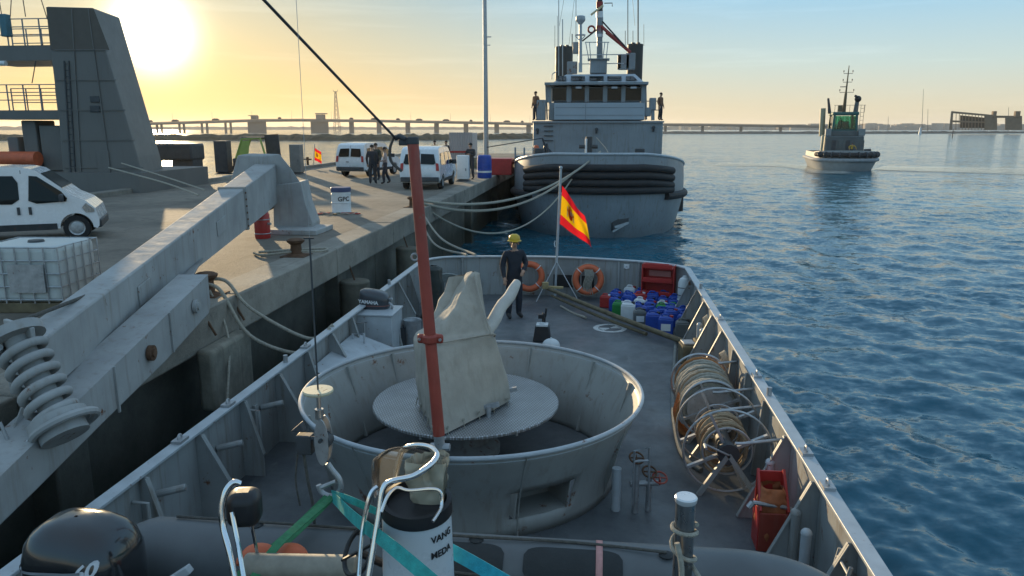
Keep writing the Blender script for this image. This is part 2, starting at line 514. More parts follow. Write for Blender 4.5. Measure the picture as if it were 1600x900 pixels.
# ---- quay
QZ = 2.75
QX = -5.55           # water-side edge
QF = -19.0           # far edge
QE = 78.0            # end of the quay
def concrete(name, col, wet=False):
    m, t, b = mk(name)
    tc = N(t, 'ShaderNodeTexCoord').outputs['Object']
    c = Vector(col)
    a = mixc(t, ramp(t, noise(t, tc, .35, 9, .7), ((.36, 0), (.64, 1))), tuple(c * .58), tuple(c * 1.3))
    a = mixc(t, ramp(t, noise(t, tc, 4, 6, .7), ((.5, 0), (.75, .5))), a, tuple(c * .5))
    v = N(t, 'ShaderNodeTexVoronoi'); v.inputs['Scale'].default_value = 60; lk(t, tc, v.inputs['Vector'])
    a = mixc(t, ramp(t, v.outputs['Distance'], ((.1, .4), (.35, 0))), a, tuple(c * 1.5))
    if not wet:
        a = mixc(t, ramp(t, noise(t, tc, 1.3, 7, .72), ((.60, 0), (.68, .6))), a, tuple(c * .30))      # oil and damp stains
        a = mixc(t, ramp(t, noise(t, tc, .8, 5, .6, (6.0, .35, 1)), ((.60, 0), (.70, .35))), a, tuple(c * .35))  # tyre and drag marks
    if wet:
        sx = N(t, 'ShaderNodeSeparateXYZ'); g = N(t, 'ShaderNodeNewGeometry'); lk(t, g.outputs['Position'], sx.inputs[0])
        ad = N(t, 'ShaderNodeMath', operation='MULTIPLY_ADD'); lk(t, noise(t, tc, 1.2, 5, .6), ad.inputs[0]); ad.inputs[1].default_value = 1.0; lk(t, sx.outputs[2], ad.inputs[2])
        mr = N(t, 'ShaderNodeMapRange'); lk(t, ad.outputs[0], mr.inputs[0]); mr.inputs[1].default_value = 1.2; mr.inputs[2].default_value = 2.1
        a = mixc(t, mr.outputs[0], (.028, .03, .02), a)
    lk(t, a, b.inputs['Base Color'])
    b.inputs['Roughness'].default_value = .85
    bn = N(t, 'ShaderNodeBump'); bn.inputs['Strength'].default_value = .5; bn.inputs['Distance'].default_value = .03
    lk(t, noise(t, tc, 14, 8, .7), bn.inputs['Height']); lk(t, bn.outputs[0], b.inputs['Normal'])
    return m
M['concrete'] = concrete('worn_concrete', (.20, .172, .137))
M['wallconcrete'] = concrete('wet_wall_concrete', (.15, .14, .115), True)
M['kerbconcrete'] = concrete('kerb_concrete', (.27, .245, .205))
mb = MB(); mb.box(((QX - .69 + QF) / 2, (QE - 40) / 2, QZ - .302), (QX - .69 - QF, QE + 40, .6))
quay = mb.build('quay', M['concrete']); quay['kind'] = 'structure'
# cap beam in separate cast lengths along the berth, and the wall blocks below
y = -12.0; k = 0
while y < QE - 1:
    L = 4.6
    mb = MB()
    h = random.uniform(-.008, .008)
    mb.box((QX - .35, y + L / 2, QZ - .29 + h), (.70, L - .03, .60))
    mb.build('cap_beam', M['kerbconcrete'], quay, bevel=.03)
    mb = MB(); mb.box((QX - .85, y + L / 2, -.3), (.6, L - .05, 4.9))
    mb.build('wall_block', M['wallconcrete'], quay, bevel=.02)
    if k % 2 == 0:
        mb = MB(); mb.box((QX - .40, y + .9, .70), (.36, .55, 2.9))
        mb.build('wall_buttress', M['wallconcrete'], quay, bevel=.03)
    y += L; k += 1
y = -12.0
while y < QE - 1:
    mb = MB(); mb.box((QF + .28, y + 2.3, QZ + .06), (.45, 4.55, .24))
    mb.build('kerb_stone', M['kerbconcrete'], quay, bevel=.03)
    y += 4.6

# ---- far causeway (left), breakwater (right) and far shore
def bank(name, pts, w, h, m, rough=.5, seed=0, kind='structure'):
    P = spline(pts, 60); rng = random.Random(seed)
    rows = [[], [], [], [], []]
    for i, p in enumerate(P):
        d = (P[min(i + 1, len(P) - 1)] - P[max(i - 1, 0)]); d.normalize(); nrm = Vector((-d.y, d.x, 0))
        hh = h * (1 + rough * (mnoise.noise(Vector((i * .35, seed, 0))) + .6 * mnoise.noise(Vector((i * 1.3, seed + 5, 0)))))
        for r, (o, z) in zip(rows, ((-w, -1), (-w * .55, hh * .55), (-w * .1, hh), (w * .4, hh * .9), (w, -1))):
            r.append(p + nrm * (o + rng.uniform(-.06, .06) * w) + Vector((0, 0, z if z < 0 else max(.2, z + rng.uniform(-.1, .1) * h))))
    mb = MB(); mb.grid(rows)
    o = mb.build(name, m, smooth=0); o['kind'] = kind
    return o
M['rocks'] = mat('rock_armour', (.13, .115, .095), .9, var=.45, scale=.35, bump=.6, bscale=.8)
M['scrub'] = mat('scrub_bank', (.075, .068, .045), .95, var=.5, scale=.12, bump=.6, bscale=.5)
c0 = at(-250, 219, 0); c1 = at(300, 219, 0); c2 = at(620, 219, 0); c3 = at(860, 216, 0)
bank('causeway_bank', [c0, c1, c2, c3, at(1000, 212.5, 0)], 7, 2.5, M['scrub'], .35, 2)
b0 = at(1000, 209.0, 0); b1 = at(1300, 209.0, 0); b2 = at(1600, 208.2, 0); b3 = at(1900, 208, 0)
bank('breakwater', [b0, b1, b2, b3], 9, 2.2, M['rocks'], .25, 4)
M['farland'] = mat('far_shore_land', (.16, .145, .12), .95, var=.3, scale=.01)
def far_pt(px, D):
    d = ray(px, 200); d = Vector((d.x, d.y, 0)).normalized()
    return d * D
bank('far_shore', [far_pt(x, 2600) for x in (-300, 100, 500, 900, 1300, 1700, 2000)], 60, 9, M['farland'], .35, 9)

# =================================================================== own patrol boat
DZ = 1.3; RZ = 2.24
boat = thing('patrol_boat', 'grey patrol boat in the foreground, open aft deck walled by bulwarks round a gun tub', 'boat', (-1.0, 7, DZ))
LX, RX = -4.05, 2.04
STERN = spline([(LX, 16.9, 0), (-3.85, 17.5, 0), (-3.2, 17.85, 0), (-1.0, 18.05, 0), (.8, 17.72, 0), (1.75, 17.25, 0), (RX, 16.85, 0)], 6)
def wall_strip(path, z0, z1, th, mb=None, lean=0.0):
    mb = mb or MB()
    n = len(path); L = []; R = []
    for i, p in enumerate(path):
        d = path[min(i + 1, n - 1)] - path[max(i - 1, 0)]; d.normalize(); nr = Vector((-d.y, d.x, 0)) * th / 2
        L.append(p + nr); R.append(p - nr)
    def r(a, z): return [Vector((q.x, q.y, z)) for q in a]
    mb.grid([r(L, z0), r(L, z1), r(R, z1), r(R, z0), r(L, z0)])
    k = n
    base = len(mb.v) - 5 * k
    mb.f.append((base, base + k, base + 2 * k, base + 3 * k)); mb.m.append(0)
    mb.f.append((base + k - 1, base + 2 * k - 1, base + 3 * k - 1, base + 4 * k - 1)); mb.m.append(0)
    return mb
left_path = [Vector((LX, y_, 0)) for y_ in np.linspace(-6, 16.9, 14)]
right_path = [Vector((RX, y_, 0)) for y_ in np.linspace(16.85, -6, 14)]
for pth in (left_path, STERN, right_path):
    wall_strip(pth, DZ - .02, RZ - .012, .02).build('bulwark', M['hull'], boat, smooth=40)
    wall_strip(pth, RZ - .011, RZ + .022, .13).build('rail_cap', M['hulllight'], boat, smooth=40, bevel=.006)
# half-round rubbing strip outboard and the shell below the deck
outline = left_path + STERN[1:-1] + right_path
mb = MB()
def off(p, k): return Vector((-1.0 + (p.x + 1.0) * k, p.y - (1 - k) * 6 * (p.y > 10), 0))
mb.grid([[Vector((p.x, p.y, DZ - .03)) for p in outline], [Vector((p.x, p.y, .9)) for p in outline], [Vector((off(p, .97).x, off(p, .97).y, -.6)) for p in outline]])
mb.build('hull', M['hull'], boat, smooth=40)
mb = MB(); mb.add([Vector((p.x, p.y, DZ)) for p in outline], [tuple(range(len(outline)))])
deck = mb.build('deck', M['deck'], boat, smooth=0)
# deck marking: white ring and cross
c = at(953, 513, DZ)
mb = MB()
mb.lathe([(.24, .005), (.34, .005)], (c.x, c.y, DZ), 40)
for aa in (.5, .5 + PI):
    pts = [Vector((c.x, c.y, DZ + .0055)) + Vector((math.cos(aa + d) * r_, math.sin(aa + d) * r_, 0)) for d, r_ in ((-.55, .25), (.55, .25), (.9, .03), (-.9, .03))]
    mb.add(pts, [(0, 1, 2, 3)])
mb.build('lashing_mark', mat('worn_white_marking', (.5, .51, .5), .7, var=.2, scale=8, rust=.35, rustcol=(.1, .11, .12)), deck, smooth=0)
# brackets along both sides
yb = 3.4; k = 0
while yb < 16.6:
    mb = MB()
    wdt = .50 if not 7.7 < yb < 10.7 else .16
    mb.prism([(RX - .012, yb, RZ - .012), (RX - .09, yb, RZ - .012), (RX - wdt, yb, DZ + .02), (RX - wdt, yb, DZ), (RX - .012, yb, DZ)], (0, .012, 0))
    mb.bar((RX - .085, yb + .006, RZ - .02), (RX - wdt, yb + .006, DZ + .01), .012, .05, up=(0, 1, 0))
    mb.build('bulwark_bracket', M['hull'], boat, smooth=0)
    yb += 1.02; k += 1
yb = 4.9; k = 0
while yb < 16.6:
    mb = MB(); w_ = .42 if k % 2 == 0 else .26
    mb.prism([(LX + .012, yb, RZ - .012), (LX + .09, yb, RZ - .012), (LX + w_, yb, DZ + .28), (LX + w_, yb, DZ), (LX + .012, yb, DZ)], (0, .012, 0))
    mb.bar((LX + .085, yb + .006, RZ - .02), (LX + w_, yb + .006, DZ + .28), .012, .06, up=(0, 1, 0))
    mb.build('bulwark_bracket', M['hull'], boat, smooth=0)
    yb += .98; k += 1
for xb in (-3.2, -2.3, -.35, .42, 1.1):
    p = min(STERN, key=lambda q: abs(q.x - xb))
    mb = MB(); mb.bar((p.x, p.y - .05, DZ), (p.x, p.y - .05, RZ - .02), .05, .04, up=(1, 0, 0))
    mb.build('bulwark_stiffener', M['hull'], boat, smooth=0)
# freeing ports: dark openings at the foot of the stern plate
for (x0, x1) in ((-.95, .1),):
    p0 = min(STERN, key=lambda q: abs(q.x - x0)); p1 = min(STERN, key=lambda q: abs(q.x - x1))
    mb = MB(); mb.hexa([(p0.x, p0.y - .04, DZ + .22), (p1.x, p1.y - .04, DZ + .22), (p1.x, p1.y - .015, DZ + .22), (p0.x, p0.y - .015, DZ + .22),
                        (p0.x, p0.y - .04, DZ + .52), (p1.x, p1.y - .04, DZ + .52), (p1.x, p1.y - .015, DZ + .52), (p0.x, p0.y - .015, DZ + .52)])
    mb.build('fairlead_opening', M['black'], boat, smooth=0)
# fittings on the caps: chocks, pad eyes, socket tubes
for side, ys in ((LX, (6.6, 7.6, 9.2, 9.9, 13.4, 14.3)), (RX, (6.3, 7.0, 8.6, 9.3, 12.2, 14.6))):
    for i, yy in enumerate(ys):
        mb = MB()
        if i % 3 == 2:
            mb.cyl((side, yy, RZ + .02), (side, yy, RZ + .12), .03, n=10)
        else:
            mb.box((side + (.0), yy, RZ + .035), (.10, .16, .03)); mb.torus((side, yy, RZ + .06), .035, .010, (1, 0, 0), 12, 6)
        mb.build('pad_eye', M['galv'], boat)
# hinged ladder rungs and pipe brackets inside the port bulwark
for y0, z0 in ((5.75, 1.5), (6.9, 1.45), (8.0, 1.5), (12.1, 1.5)):
    mb = MB()
    mb.tube([(LX + .02, y0, z0 + .55), (LX + .16, y0, z0 + .55), (LX + .16, y0, z0 + .1), (LX + .02, y0, z0 + .1)], .018, 8)
    mb.box((LX + .03, y0 + .18, z0 + .35), (.04, .09, .4))
    mb.cyl((LX + .02, y0 + .35, z0 + .45), (LX + .28, y0 + .42, z0 + .5), .035, n=10)
    mb.build('fairlead_bracket', M['hull'], boat, bevel=.004)
for yy in (7.75, 8.75, 9.35, 10.5):
    mb = MB()
    mb.tube([(RX - .02, yy, RZ - .16), (RX - .45, yy - .02, RZ - .22), (RX - .52, yy - .02, RZ - .22)], .018, 8)
    mb.build('reel_arm', M['galv'], boat)
for yy in (6.1, 6.45, 7.5, 12.7, 13.1):
    mb = MB(); mb.cyl((RX - .2, yy, DZ), (RX - .2, yy, DZ + .62), .045, n=12); mb.ball((RX - .2, yy, DZ + .62), .05, 12, 5, z0=0)
    mb.build('socket_tube', M['hulllight'] if yy != 6.45 else M['hull'], boat)

# ---- the gun tub: flared steel ring
TC = Vector((-1.4, 8.38, 0)); TR = 1.97; RIMZ = 2.30
wang = math.atan2(at(868, 790, 1.72).y - TC.y, at(868, 790, 1.72).x - TC.x)
A_W = .20
def ring_r(z): return float(np.interp(z, [DZ, 1.5, 1.65, 1.8, 2.0, RIMZ], [1.68, 1.69, 1.715, 1.76, 1.84, TR]))
mb = MB(); zs = [DZ, 1.4, 1.5, 1.58, 1.66, 1.74, 1.82, 1.9, 2.0, 2.1, 2.2, RIMZ]; nA = 120
vs_ = [V(TC.x + ring_r(z) * math.cos(2 * PI * i / nA), TC.y + ring_r(z) * math.sin(2 * PI * i / nA), z) for z in zs for i in range(nA)]
fs_q = []
for j in range(len(zs) - 1):
    for i in range(nA):
        da = (2 * PI * (i + .5) / nA - wang + PI) % (2 * PI) - PI
        if abs(da) < A_W and 1.49 < zs[j] < 1.80: continue
        i2 = (i + 1) % nA; fs_q.append((j * nA + i, j * nA + i2, (j + 1) * nA + i2, (j + 1) * nA + i))
mb.add(vs_, fs_q)
tub = mb.build('gun_tub', M['tub'], boat, smooth=50, solid=.012)
mb = MB()
mb.torus((TC.x, TC.y, RIMZ), TR, .024, n=120, k=10)
mb.torus((TC.x, TC.y, RIMZ - .06), TR - .025, .009, n=120, k=8)
mb.build('rim_pipe', M['hulllight'], tub)
for d_ in (-1.15, -2.05):
    mb = MB(); ca, sa = math.cos(d_), math.sin(d_)
    mb.tube([V(TC.x + (ring_r(z) + .008) * ca, TC.y + (ring_r(z) + .008) * sa, z) for z in zs], .009, 6); mb.build('weld_seam', M['tub'], tub)
for d in (1.9, 2.35, 2.75, .25, .75, 1.3, -2.6, -.4):
    mb = MB(); ca, sa = math.cos(d), math.sin(d)
    mb.bar((TC.x + ca * (1.66), TC.y + sa * 1.66, DZ + .05), (TC.x + ca * (TR - .05), TC.y + sa * (TR - .05), RIMZ - .04), .03, .05, up=(ca, sa, 0))
    mb.build('tub_stiffener', M['tub'], tub, smooth=0)
# ready-use pocket let into the tub's front
mb = MB(); cw = Vector((math.cos(wang), math.sin(wang), 0)); tw = Vector((-cw.y, cw.x, 0))
o1 = TC + cw * 1.68; o2 = TC + cw * 1.30
hw = .30
def P3(o, s, z): return Vector((o.x + tw.x * s, o.y + tw.y * s, z))
mb.grid([[P3(o1, -hw, 1.50), P3(o1, hw, 1.50)], [P3(o2, -hw, 1.50), P3(o2, hw, 1.50)], [P3(o2, -hw, 1.83), P3(o2, hw, 1.83)], [P3(TC + cw * 1.75, -hw, 1.83), P3(TC + cw * 1.75, hw, 1.83)]])
mb.add([P3(o1, -hw, 1.50), P3(o2, -hw, 1.50), P3(o2, -hw, 1.83), P3(TC + cw * 1.75, -hw, 1.83)], [(0, 1, 2, 3)])
mb.add([P3(o1, hw, 1.50), P3(o2, hw, 1.50), P3(o2, hw, 1.83), P3(TC + cw * 1.75, hw, 1.83)], [(0, 1, 2, 3)])
mb.build('tub_pocket', M['tub'], tub, smooth=0, solid=.01)
mb = MB(); mb.lathe([(0, 1.335), (1.665, 1.335)], TC, 64); mb.build('tub_floor', M['deck'], tub, smooth=0)
mb = MB(); q = at(962, 800, DZ); mb.cyl((q.x, q.y + .05, DZ), (q.x, q.y + .05, 1.78), .05, n=14); mb.build('drain_pipe', M['hulllight'], tub)
# ---- valve manifold beside the tub
v0 = at(992, 800, DZ)
t = thing('valve_manifold', 'rusty fire main valves and pipes standing right beside the gun tub', 'valve', v0)
mb = MB(); mb.cyl(v0, v0 + V(0, 0, .55), .035, n=12); mb.cyl(v0 + V(.14, .05, 0), v0 + V(.14, .05, .38), .03, n=12); mb.cyl(v0 + V(-.06, 0, .32), v0 + V(.24, .06, .32), .03, n=12)
mb.build('pipe', M['galv'], t)
for dx, dz in ((0, .55), (.14, .4), (.25, .34)):
    mb = MB(); cc = v0 + V(dx, .04, dz + .05); mb.torus(cc, .075, .011, (.2, -.5, 1), 18, 6)
    mb.cyl(cc - V(0, 0, .08), cc, .012, n=8); mb.bar(cc - V(.07, 0, 0), cc + V(.07, 0, 0), .012, .012); mb.bar(cc - V(0, .07, 0), cc + V(0, .07, 0), .012, .012)
    mb.build('handwheel', M['red'] if dx == .25 else M['rust'], t)
mb = MB(); mb.tube([v0 + V(-.03, -.05, .1), v0 + V(-.03, -.05, .72), v0 + V(.12, -.05, .76), v0 + V(.14, -.05, .1)], .012, 8); mb.tube([v0 + V(-.03, -.05, .6), v0 + V(.13, -.05, .62)], .012, 8)
mb.build('guard_rail', M['galv'], t)

# ---- covered gun on its turntable
gc = V(-1.55, 8.75, 1.34)
gun = thing('deck_gun', 'deck gun under a beige canvas cover on a round chequer plate turntable inside the tub', 'gun', gc)
def chequer():
    m, t, b = mk('chequer_plate')
    tc = N(t, 'ShaderNodeTexCoord').outputs['Object']
    mp = N(t, 'ShaderNodeMapping'); mp.inputs['Rotation'].default_value = (0, 0, .35); lk(t, tc, mp.inputs[0])
    def dash(rot, offs):
        m2 = N(t, 'ShaderNodeMapping'); m2.inputs['Rotation'].default_value = (0, 0, rot); m2.inputs['Location'].default_value = offs; lk(t, mp.outputs[0], m2.inputs[0])
        v = N(t, 'ShaderNodeTexBrick'); v.offset = .5; v.inputs['Scale'].default_value = 9; v.inputs['Mortar Size'].default_value = .05; v.inputs['Mortar Smooth'].default_value = .4
        v.inputs['Color1'].default_value = (1, 1, 1, 1); v.inputs['Color2'].default_value = (1, 1, 1, 1); v.inputs['Mortar'].default_value = (0, 0, 0, 1)
        lk(t, m2.outputs[0], v.inputs['Vector']); return v.outputs['Color']
    ck = N(t, 'ShaderNodeMix', data_type='RGBA', blend_type='MULTIPLY'); ck.inputs[0].default_value = 1
    lk(t, dash(.785, (0, 0, 0)), ck.inputs[6]); lk(t, dash(-.785, (.03, .01, 0)), ck.inputs[7])
    n1 = noise(t, tc, 3, 6, .65)
    base = mixc(t, ramp(t, n1, ((.35, 0), (.65, 1))), (.42, .43, .44), (.62, .63, .65))
    base = mixc(t, ck.outputs[2], tuple(Vector((.27, .26, .245))), base)
    lk(t, base, b.inputs['Base Color']); b.inputs['Metallic'].default_value = .6; b.inputs['Roughness'].default_value = .45
    bn = N(t, 'ShaderNodeBump'); bn.inputs['Strength'].default_value = .6; bn.inputs['Distance'].default_value = .02
    lk(t, ck.outputs[2], bn.inputs['Height']); lk(t, bn.outputs[0], b.inputs['Normal'])
    return m
M['chequer'] = chequer()
mb = MB(); mb.lathe([(0, 2.0), (1.135, 2.0), (1.145, 1.99), (1.145, 1.965), (1.13, 1.955), (0, 1.955)], (gc.x, gc.y, 0), 72)
mb.build('turntable', M['chequer'], gun, smooth=30)
mb = MB(); mb.lathe([(.42, 1.34), (.42, 1.42), (.3, 1.5), (.26, 1.96)], (gc.x, gc.y, 0), 32); mb.build('pedestal', M['hull'], gun)
for i in range(6):
    a_ = i * PI / 3 + .2; mb = MB()
    mb.bar((gc.x + .25 * math.cos(a_), gc.y + .25 * math.sin(a_), 1.6), (gc.x + 1.08 * math.cos(a_), gc.y + 1.08 * math.sin(a_), 1.93), .03, .05)
    mb.build('turntable_arm', M['hull'], gun, smooth=0)
def cloth_loft(secs, sub=10, amp=.03, freq=3.2, seed=0):
    rings = []
    def ringpts(cs):
        n = len(cs); out = []
        for i in range(n):
            a_, b_ = cs[i], cs[(i + 1) % n]
            for k in range(sub):
                t_ = k / sub
                out.append(a_.lerp(b_, t_))
        cen = sum(out, Vector()) / len(out)
        # soften the corners
        for _ in range(max(2, sub // 3)):
            out = [out[i] * .6 + (out[i - 1] + out[(i + 1) % len(out)]) * .2 for i in range(len(out))]
        return out
    S = [ringpts(s) for s in secs]
    full = []
    for j in range(len(S) - 1):
        st = 13
        for k in range(st):
            full.append([S[j][i].lerp(S[j + 1][i], k / st) for i in range(len(S[0]))])
    full.append(S[-1])
    for j, r in enumerate(full):
        cen = sum(r, Vector()) / len(r)
        for i, p in enumerate(r):
            nr = (p - cen); nr.z = 0
            if nr.length < 1e-4: continue
            nr.normalize()
            n_ = mnoise.noise(Vector((p.x * freq, p.y * freq, p.z * freq * .45 + seed))) + .9 - 1.8 * abs(mnoise.noise(Vector((p.x * freq * 1.9 + p.z * .6, p.y * freq * 1.9, p.z * freq * .8 + seed + 3)))) ** 1.3 + .35 * mnoise.noise(Vector((p.x * freq * 2.7, p.y * freq * 2.7, p.z * freq * 1.1 + seed)))
            r[i] = p + nr * n_ * amp + Vector((0, 0, .25 * amp * n_))
    return full
def Pz(l, z): return [Vector((x, y, z + (dz[0] if dz else 0))) for x, y, *dz in l]
secs = [Pz([(-1.66, 7.50), (-.98, 8.72, .02), (-1.35, 9.5), (-2.12, 8.6)], 2.02),
        Pz([(-1.74, 7.72), (-1.02, 8.66), (-1.35, 9.42), (-2.14, 8.5)], 2.35),
        Pz([(-1.84, 8.02), (-1.15, 8.55), (-1.36, 9.3), (-2.14, 8.55)], 2.84),
        Pz([(-1.87, 8.10), (-1.19, 8.50), (-1.36, 9.25), (-2.12, 8.6)], 2.90),
        Pz([(-1.82, 8.22), (-1.24, 8.55), (-1.38, 9.2), (-2.02, 8.7)], 2.95),
        Pz([(-1.62, 8.50), (-1.34, 8.68), (-1.38, 9.10), (-1.74, 8.9)], 3.22),
        Pz([(-1.50, 8.80), (-1.42, 8.84), (-1.41, 9.00), (-1.56, 8.98)], 3.56),
        Pz([(-1.47, 8.86), (-1.45, 8.87), (-1.45, 8.90), (-1.49, 8.90)], 3.60)]
mb = MB(); mb.grid([r + [r[0]] for r in cloth_loft(secs, 18, .022, 3.0, 1)])
cover = mb.build('canvas_cover', M['canvas'], gun, smooth=170)
mb = MB(); mb.tube(spline([V(-2.08, 8.52, 2.9), V(-1.84, 8.10, 2.91), V(-1.22, 8.48, 2.93), V(-1.18, 8.62, 2.86)], 8), .012, 6); mb.tube(spline([V(-1.19, 8.46, 2.93), V(-1.33, 8.62, 3.25), V(-1.44, 8.8, 3.58)], 6), .010, 6)
mb.build('seam_cord', M['canvas'], cover)
for (x0_, y0_), (x1_, y1_) in (((-1.66, 7.52), (-.98, 8.72)), ((-2.12, 8.6), (-1.66, 7.52))):
    for k in range(5):
        f_ = (k + .5) / 5; q = V(x0_ + (x1_ - x0_) * f_, y0_ + (y1_ - y0_) * f_, 2.1); nr_ = V(y1_ - y0_, x0_ - x1_, 0).normalized(); nr_ = nr_ if nr_.dot(V(-.2, -1, 0)) > 0 else -nr_
        mb = MB(); mb.torus(q + nr_ * .03, .018, .006, nr_, 12, 6); mb.tube([q + nr_ * .03, q + nr_ * .05 - V(0, 0, .09)], .006, 5); mb.build('eyelet_lashing', M['rope'], cover)
# barrel sleeve
b0 = ay(748, 535, 8.75); b1 = ay(808, 443, 9.75)
pts = [b0.lerp(b1, i / 10) + Vector((0, 0, .02 * math.sin(i * 1.4))) for i in range(11)]
mb = MB(); mb.tube(pts, .09, 14, radii=[.10, .095, .09, .085, .085, .08, .08, .078, .078, .072, .055])
mb.build('barrel_sleeve', mat('pale_sleeve_canvas', (.5, .47, .42), .8, var=.12, scale=4, bump=.4, bscale=8), gun, smooth=170)
b0 = V(-1.78, 8.95, 2.8)
mb = MB(); mb.grid([r + [r[0]] for r in cloth_loft([Pz([(-2.02, 8.7), (-1.55, 8.75), (-1.5, 9.2), (-1.95, 9.3)], 2.9), Pz([(-1.86, 9.0), (-1.44, 8.92), (-1.42, 9.15), (-1.82, 9.2)], 3.3), Pz([(-1.79, 9.06), (-1.45, 8.9, .08), (-1.44, 8.98, .08), (-1.77, 9.12)], 3.48)], 8, .03, 3, 7)])
mb.build('sight_hood', M['canvas'], gun, smooth=170)
for dx, dy in ((.35, -.5), (.5, .05)):
    mb = MB(); p = V(gc.x + dx, gc.y + dy, 2.0); mb.cyl(p, p + V(0, 0, .12), .03, n=10); mb.bar(p + V(-.1, 0, .1), p + V(.12, .05, .14), .04, .05); mb.build('foot_pedal', M['galv'], gun)

# ---- red derrick post with its stay
pb = ay(688, 703, 6.36); pt = ay(645, 222, 6.55)
der = thing('derrick_post', 'tall faded red steel derrick post standing at the front of the gun tub', 'post', pb)
mb = MB(); mb.cyl(pb + (pt - pb) * .05, pt, .054, .05, n=18); mb.build('post', M['red'], der)
mb = MB(); mb.cyl(pb - V(0, 0, .12), pb + (pt - pb) * .055, .05, n=14); mb.cyl(pb + V(-.09, 0, .03), pb + V(.09, 0, .03), .035, n=10); mb.build('heel_fitting', M['galv'], der)
pc = pb + (pt - pb) * ((703 - 523) / (703 - 222.))
mb = MB(); mb.box(pc, (.235, .05, .085), rz=.05); mb.cyl(pc - V(0, 0, .042), pc + V(0, 0, .042), .075, n=18)
mb.build('clamp_band', M['red'], der, bevel=.02)
for s in (-1, 1):
    mb = MB(); mb.cyl(pc + V(s * .095, -.028, 0), pc + V(s * .095, -.04, 0), .014, n=10); mb.build('clamp_bolt', M['galv'], der)
q = pb + (pt - pb) * .64
mb = MB(); mb.torus(q + V(-.07, -.02, 0), .03, .009, (0, 1, 0), 14, 6); mb.build('eye_ring', M['galv'], der)
mb = MB(); mb.cyl(pt - V(0, 0, .02), pt + V(0, 0, .045), .056, .052, n=16); mb.box(pt + V(-.08, 0, .0), (.09, .025, .06)); mb.tube([pt + V(-.06, 0, .02), pt + V(-.12, 0, .05), pt + V(-.16, 0, .03)], .025, 8)
mb.build('head_fitting', M['dark'], der, bevel=.008)
s0 = pt + V(-.15, 0, .03); s1 = ay(380, -34, 4.6)
mb = MB(); mb.tube([s0, s1, s1 + (s1 - s0) * .6], .0105, 8); mb.build('stay_wire', M['dark'], der)
mb = MB(); mb.tube(spline([pt + V(-.17, 0, .04), pt + V(-.2, -.02, -.06), pt + V(-.19, -.02, -.17), pt + V(-.1, -.02, -.25)], 6), .013, 6); mb.build('wire_tail', M['ropedark'], der)

# ---- hook block hanging on its wire above the dinghy
hd = ay(497, 611, 4.75)
hk = thing('hook_block', 'lifting hook and block hanging on a thin wire with a pale round plate above it', 'crane hook', hd)
rt_ = ay(476, 372, 4.75)
mb = MB(); mb.cyl(hd, V(hd.x, hd.y, rt_.z), .0065, n=8); mb.cyl(V(hd.x - .04, hd.y, rt_.z), V(hd.x + .03, hd.y, rt_.z), .006, n=6); mb.build('guide_rod', M['dark'], hk)
mb = MB(); mb.cyl(V(hd.x, hd.y, rt_.z), hd + V(.0, 0, 6), .0018, n=5); mb.build('hoist_wire', M['galv'], hk)
mb = MB(); mb.lathe([(0, .012), (.1, .012), (.105, 0), (.1, -.012), (0, -.012)], hd, 32); mb.build('stopper_plate', mat('sunlit_cream_plate', (.62, .55, .38), .5, var=.15, scale=12, rust=.25), hk)  # warm sunlight on the disc is put into its cream colour
mb = MB(); mb.cyl(hd - V(0, 0, .02), hd - V(0, 0, .17), .016, n=10); mb.cyl(hd - V(0, 0, .13), hd - V(0, 0, .2), .03, n=12); mb.build('swivel', M['steel'], hk)
bc = hd - V(-.02, 0, .36)
for s in (-1, 1):
    pr = [(bc.x - .0 + math.cos(a_) * .05, bc.y + s * .035, bc.z + math.sin(a_) * .17) for a_ in np.linspace(0, 2 * PI, 22)[:-1]]
    mb = MB(); mb.prism(pr, (0, s * .012, 0)); mb.build('block_cheek', M['galv'], hk)
mb = MB(); mb.cyl(bc + V(0, -.045, 0), bc + V(0, .045, 0), .06, n=20); mb.cyl(bc + V(0, -.075, .02), bc + V(0, .075, .02), .014, n=8); mb.build('sheave', M['dark'], hk)
hq = [bc + V(*q) for q in ((.02, 0, -.17), (.05, 0, -.22), (.1, 0, -.29), (.1, 0, -.37), (.04, 0, -.42), (-.03, 0, -.40), (-.055, 0, -.34))]
mb = MB(); mb.tube(spline(hq, 5), .02, 10); mb.cyl(bc + V(-.04, 0, -.36), bc + V(.08, -.01, -.3), .016, n=8); mb.build('hook', M['galv'], hk)
bl = bc + V(-.14, .02, -.02)
mb = MB(); mb.box(bl + V(0, 0, -.02), (.11, .08, .14)); mb.prism([bl + V(-.11, 0, .06), bl + V(-.01, 0, .06), bl + V(-.03, 0, .13)], (0, .06, 0)); mb.cyl(bl + V(.03, -.02, .03), bl + V(.12, -.02, .03), .018, n=8); mb.build('limit_switch', M['dark'], hk, bevel=.01)
mb = MB(); mb.tube(spline([bl + V(-.02, 0, -.08), bl + V(.0, 0, -.3), bl + V(.03, .0, -.55), bl + V(.02, 0, -.95)], 6), .011, 6)
mb.tube(spline([bl + V(-.06, 0, -.08), bl + V(-.09, 0, -.3), bl + V(-.07, .0, -.5)], 6), .007, 6); mb.build('tag_line', M['ropedark'], hk)
HOOK = bc + V(.03, 0, -.42)
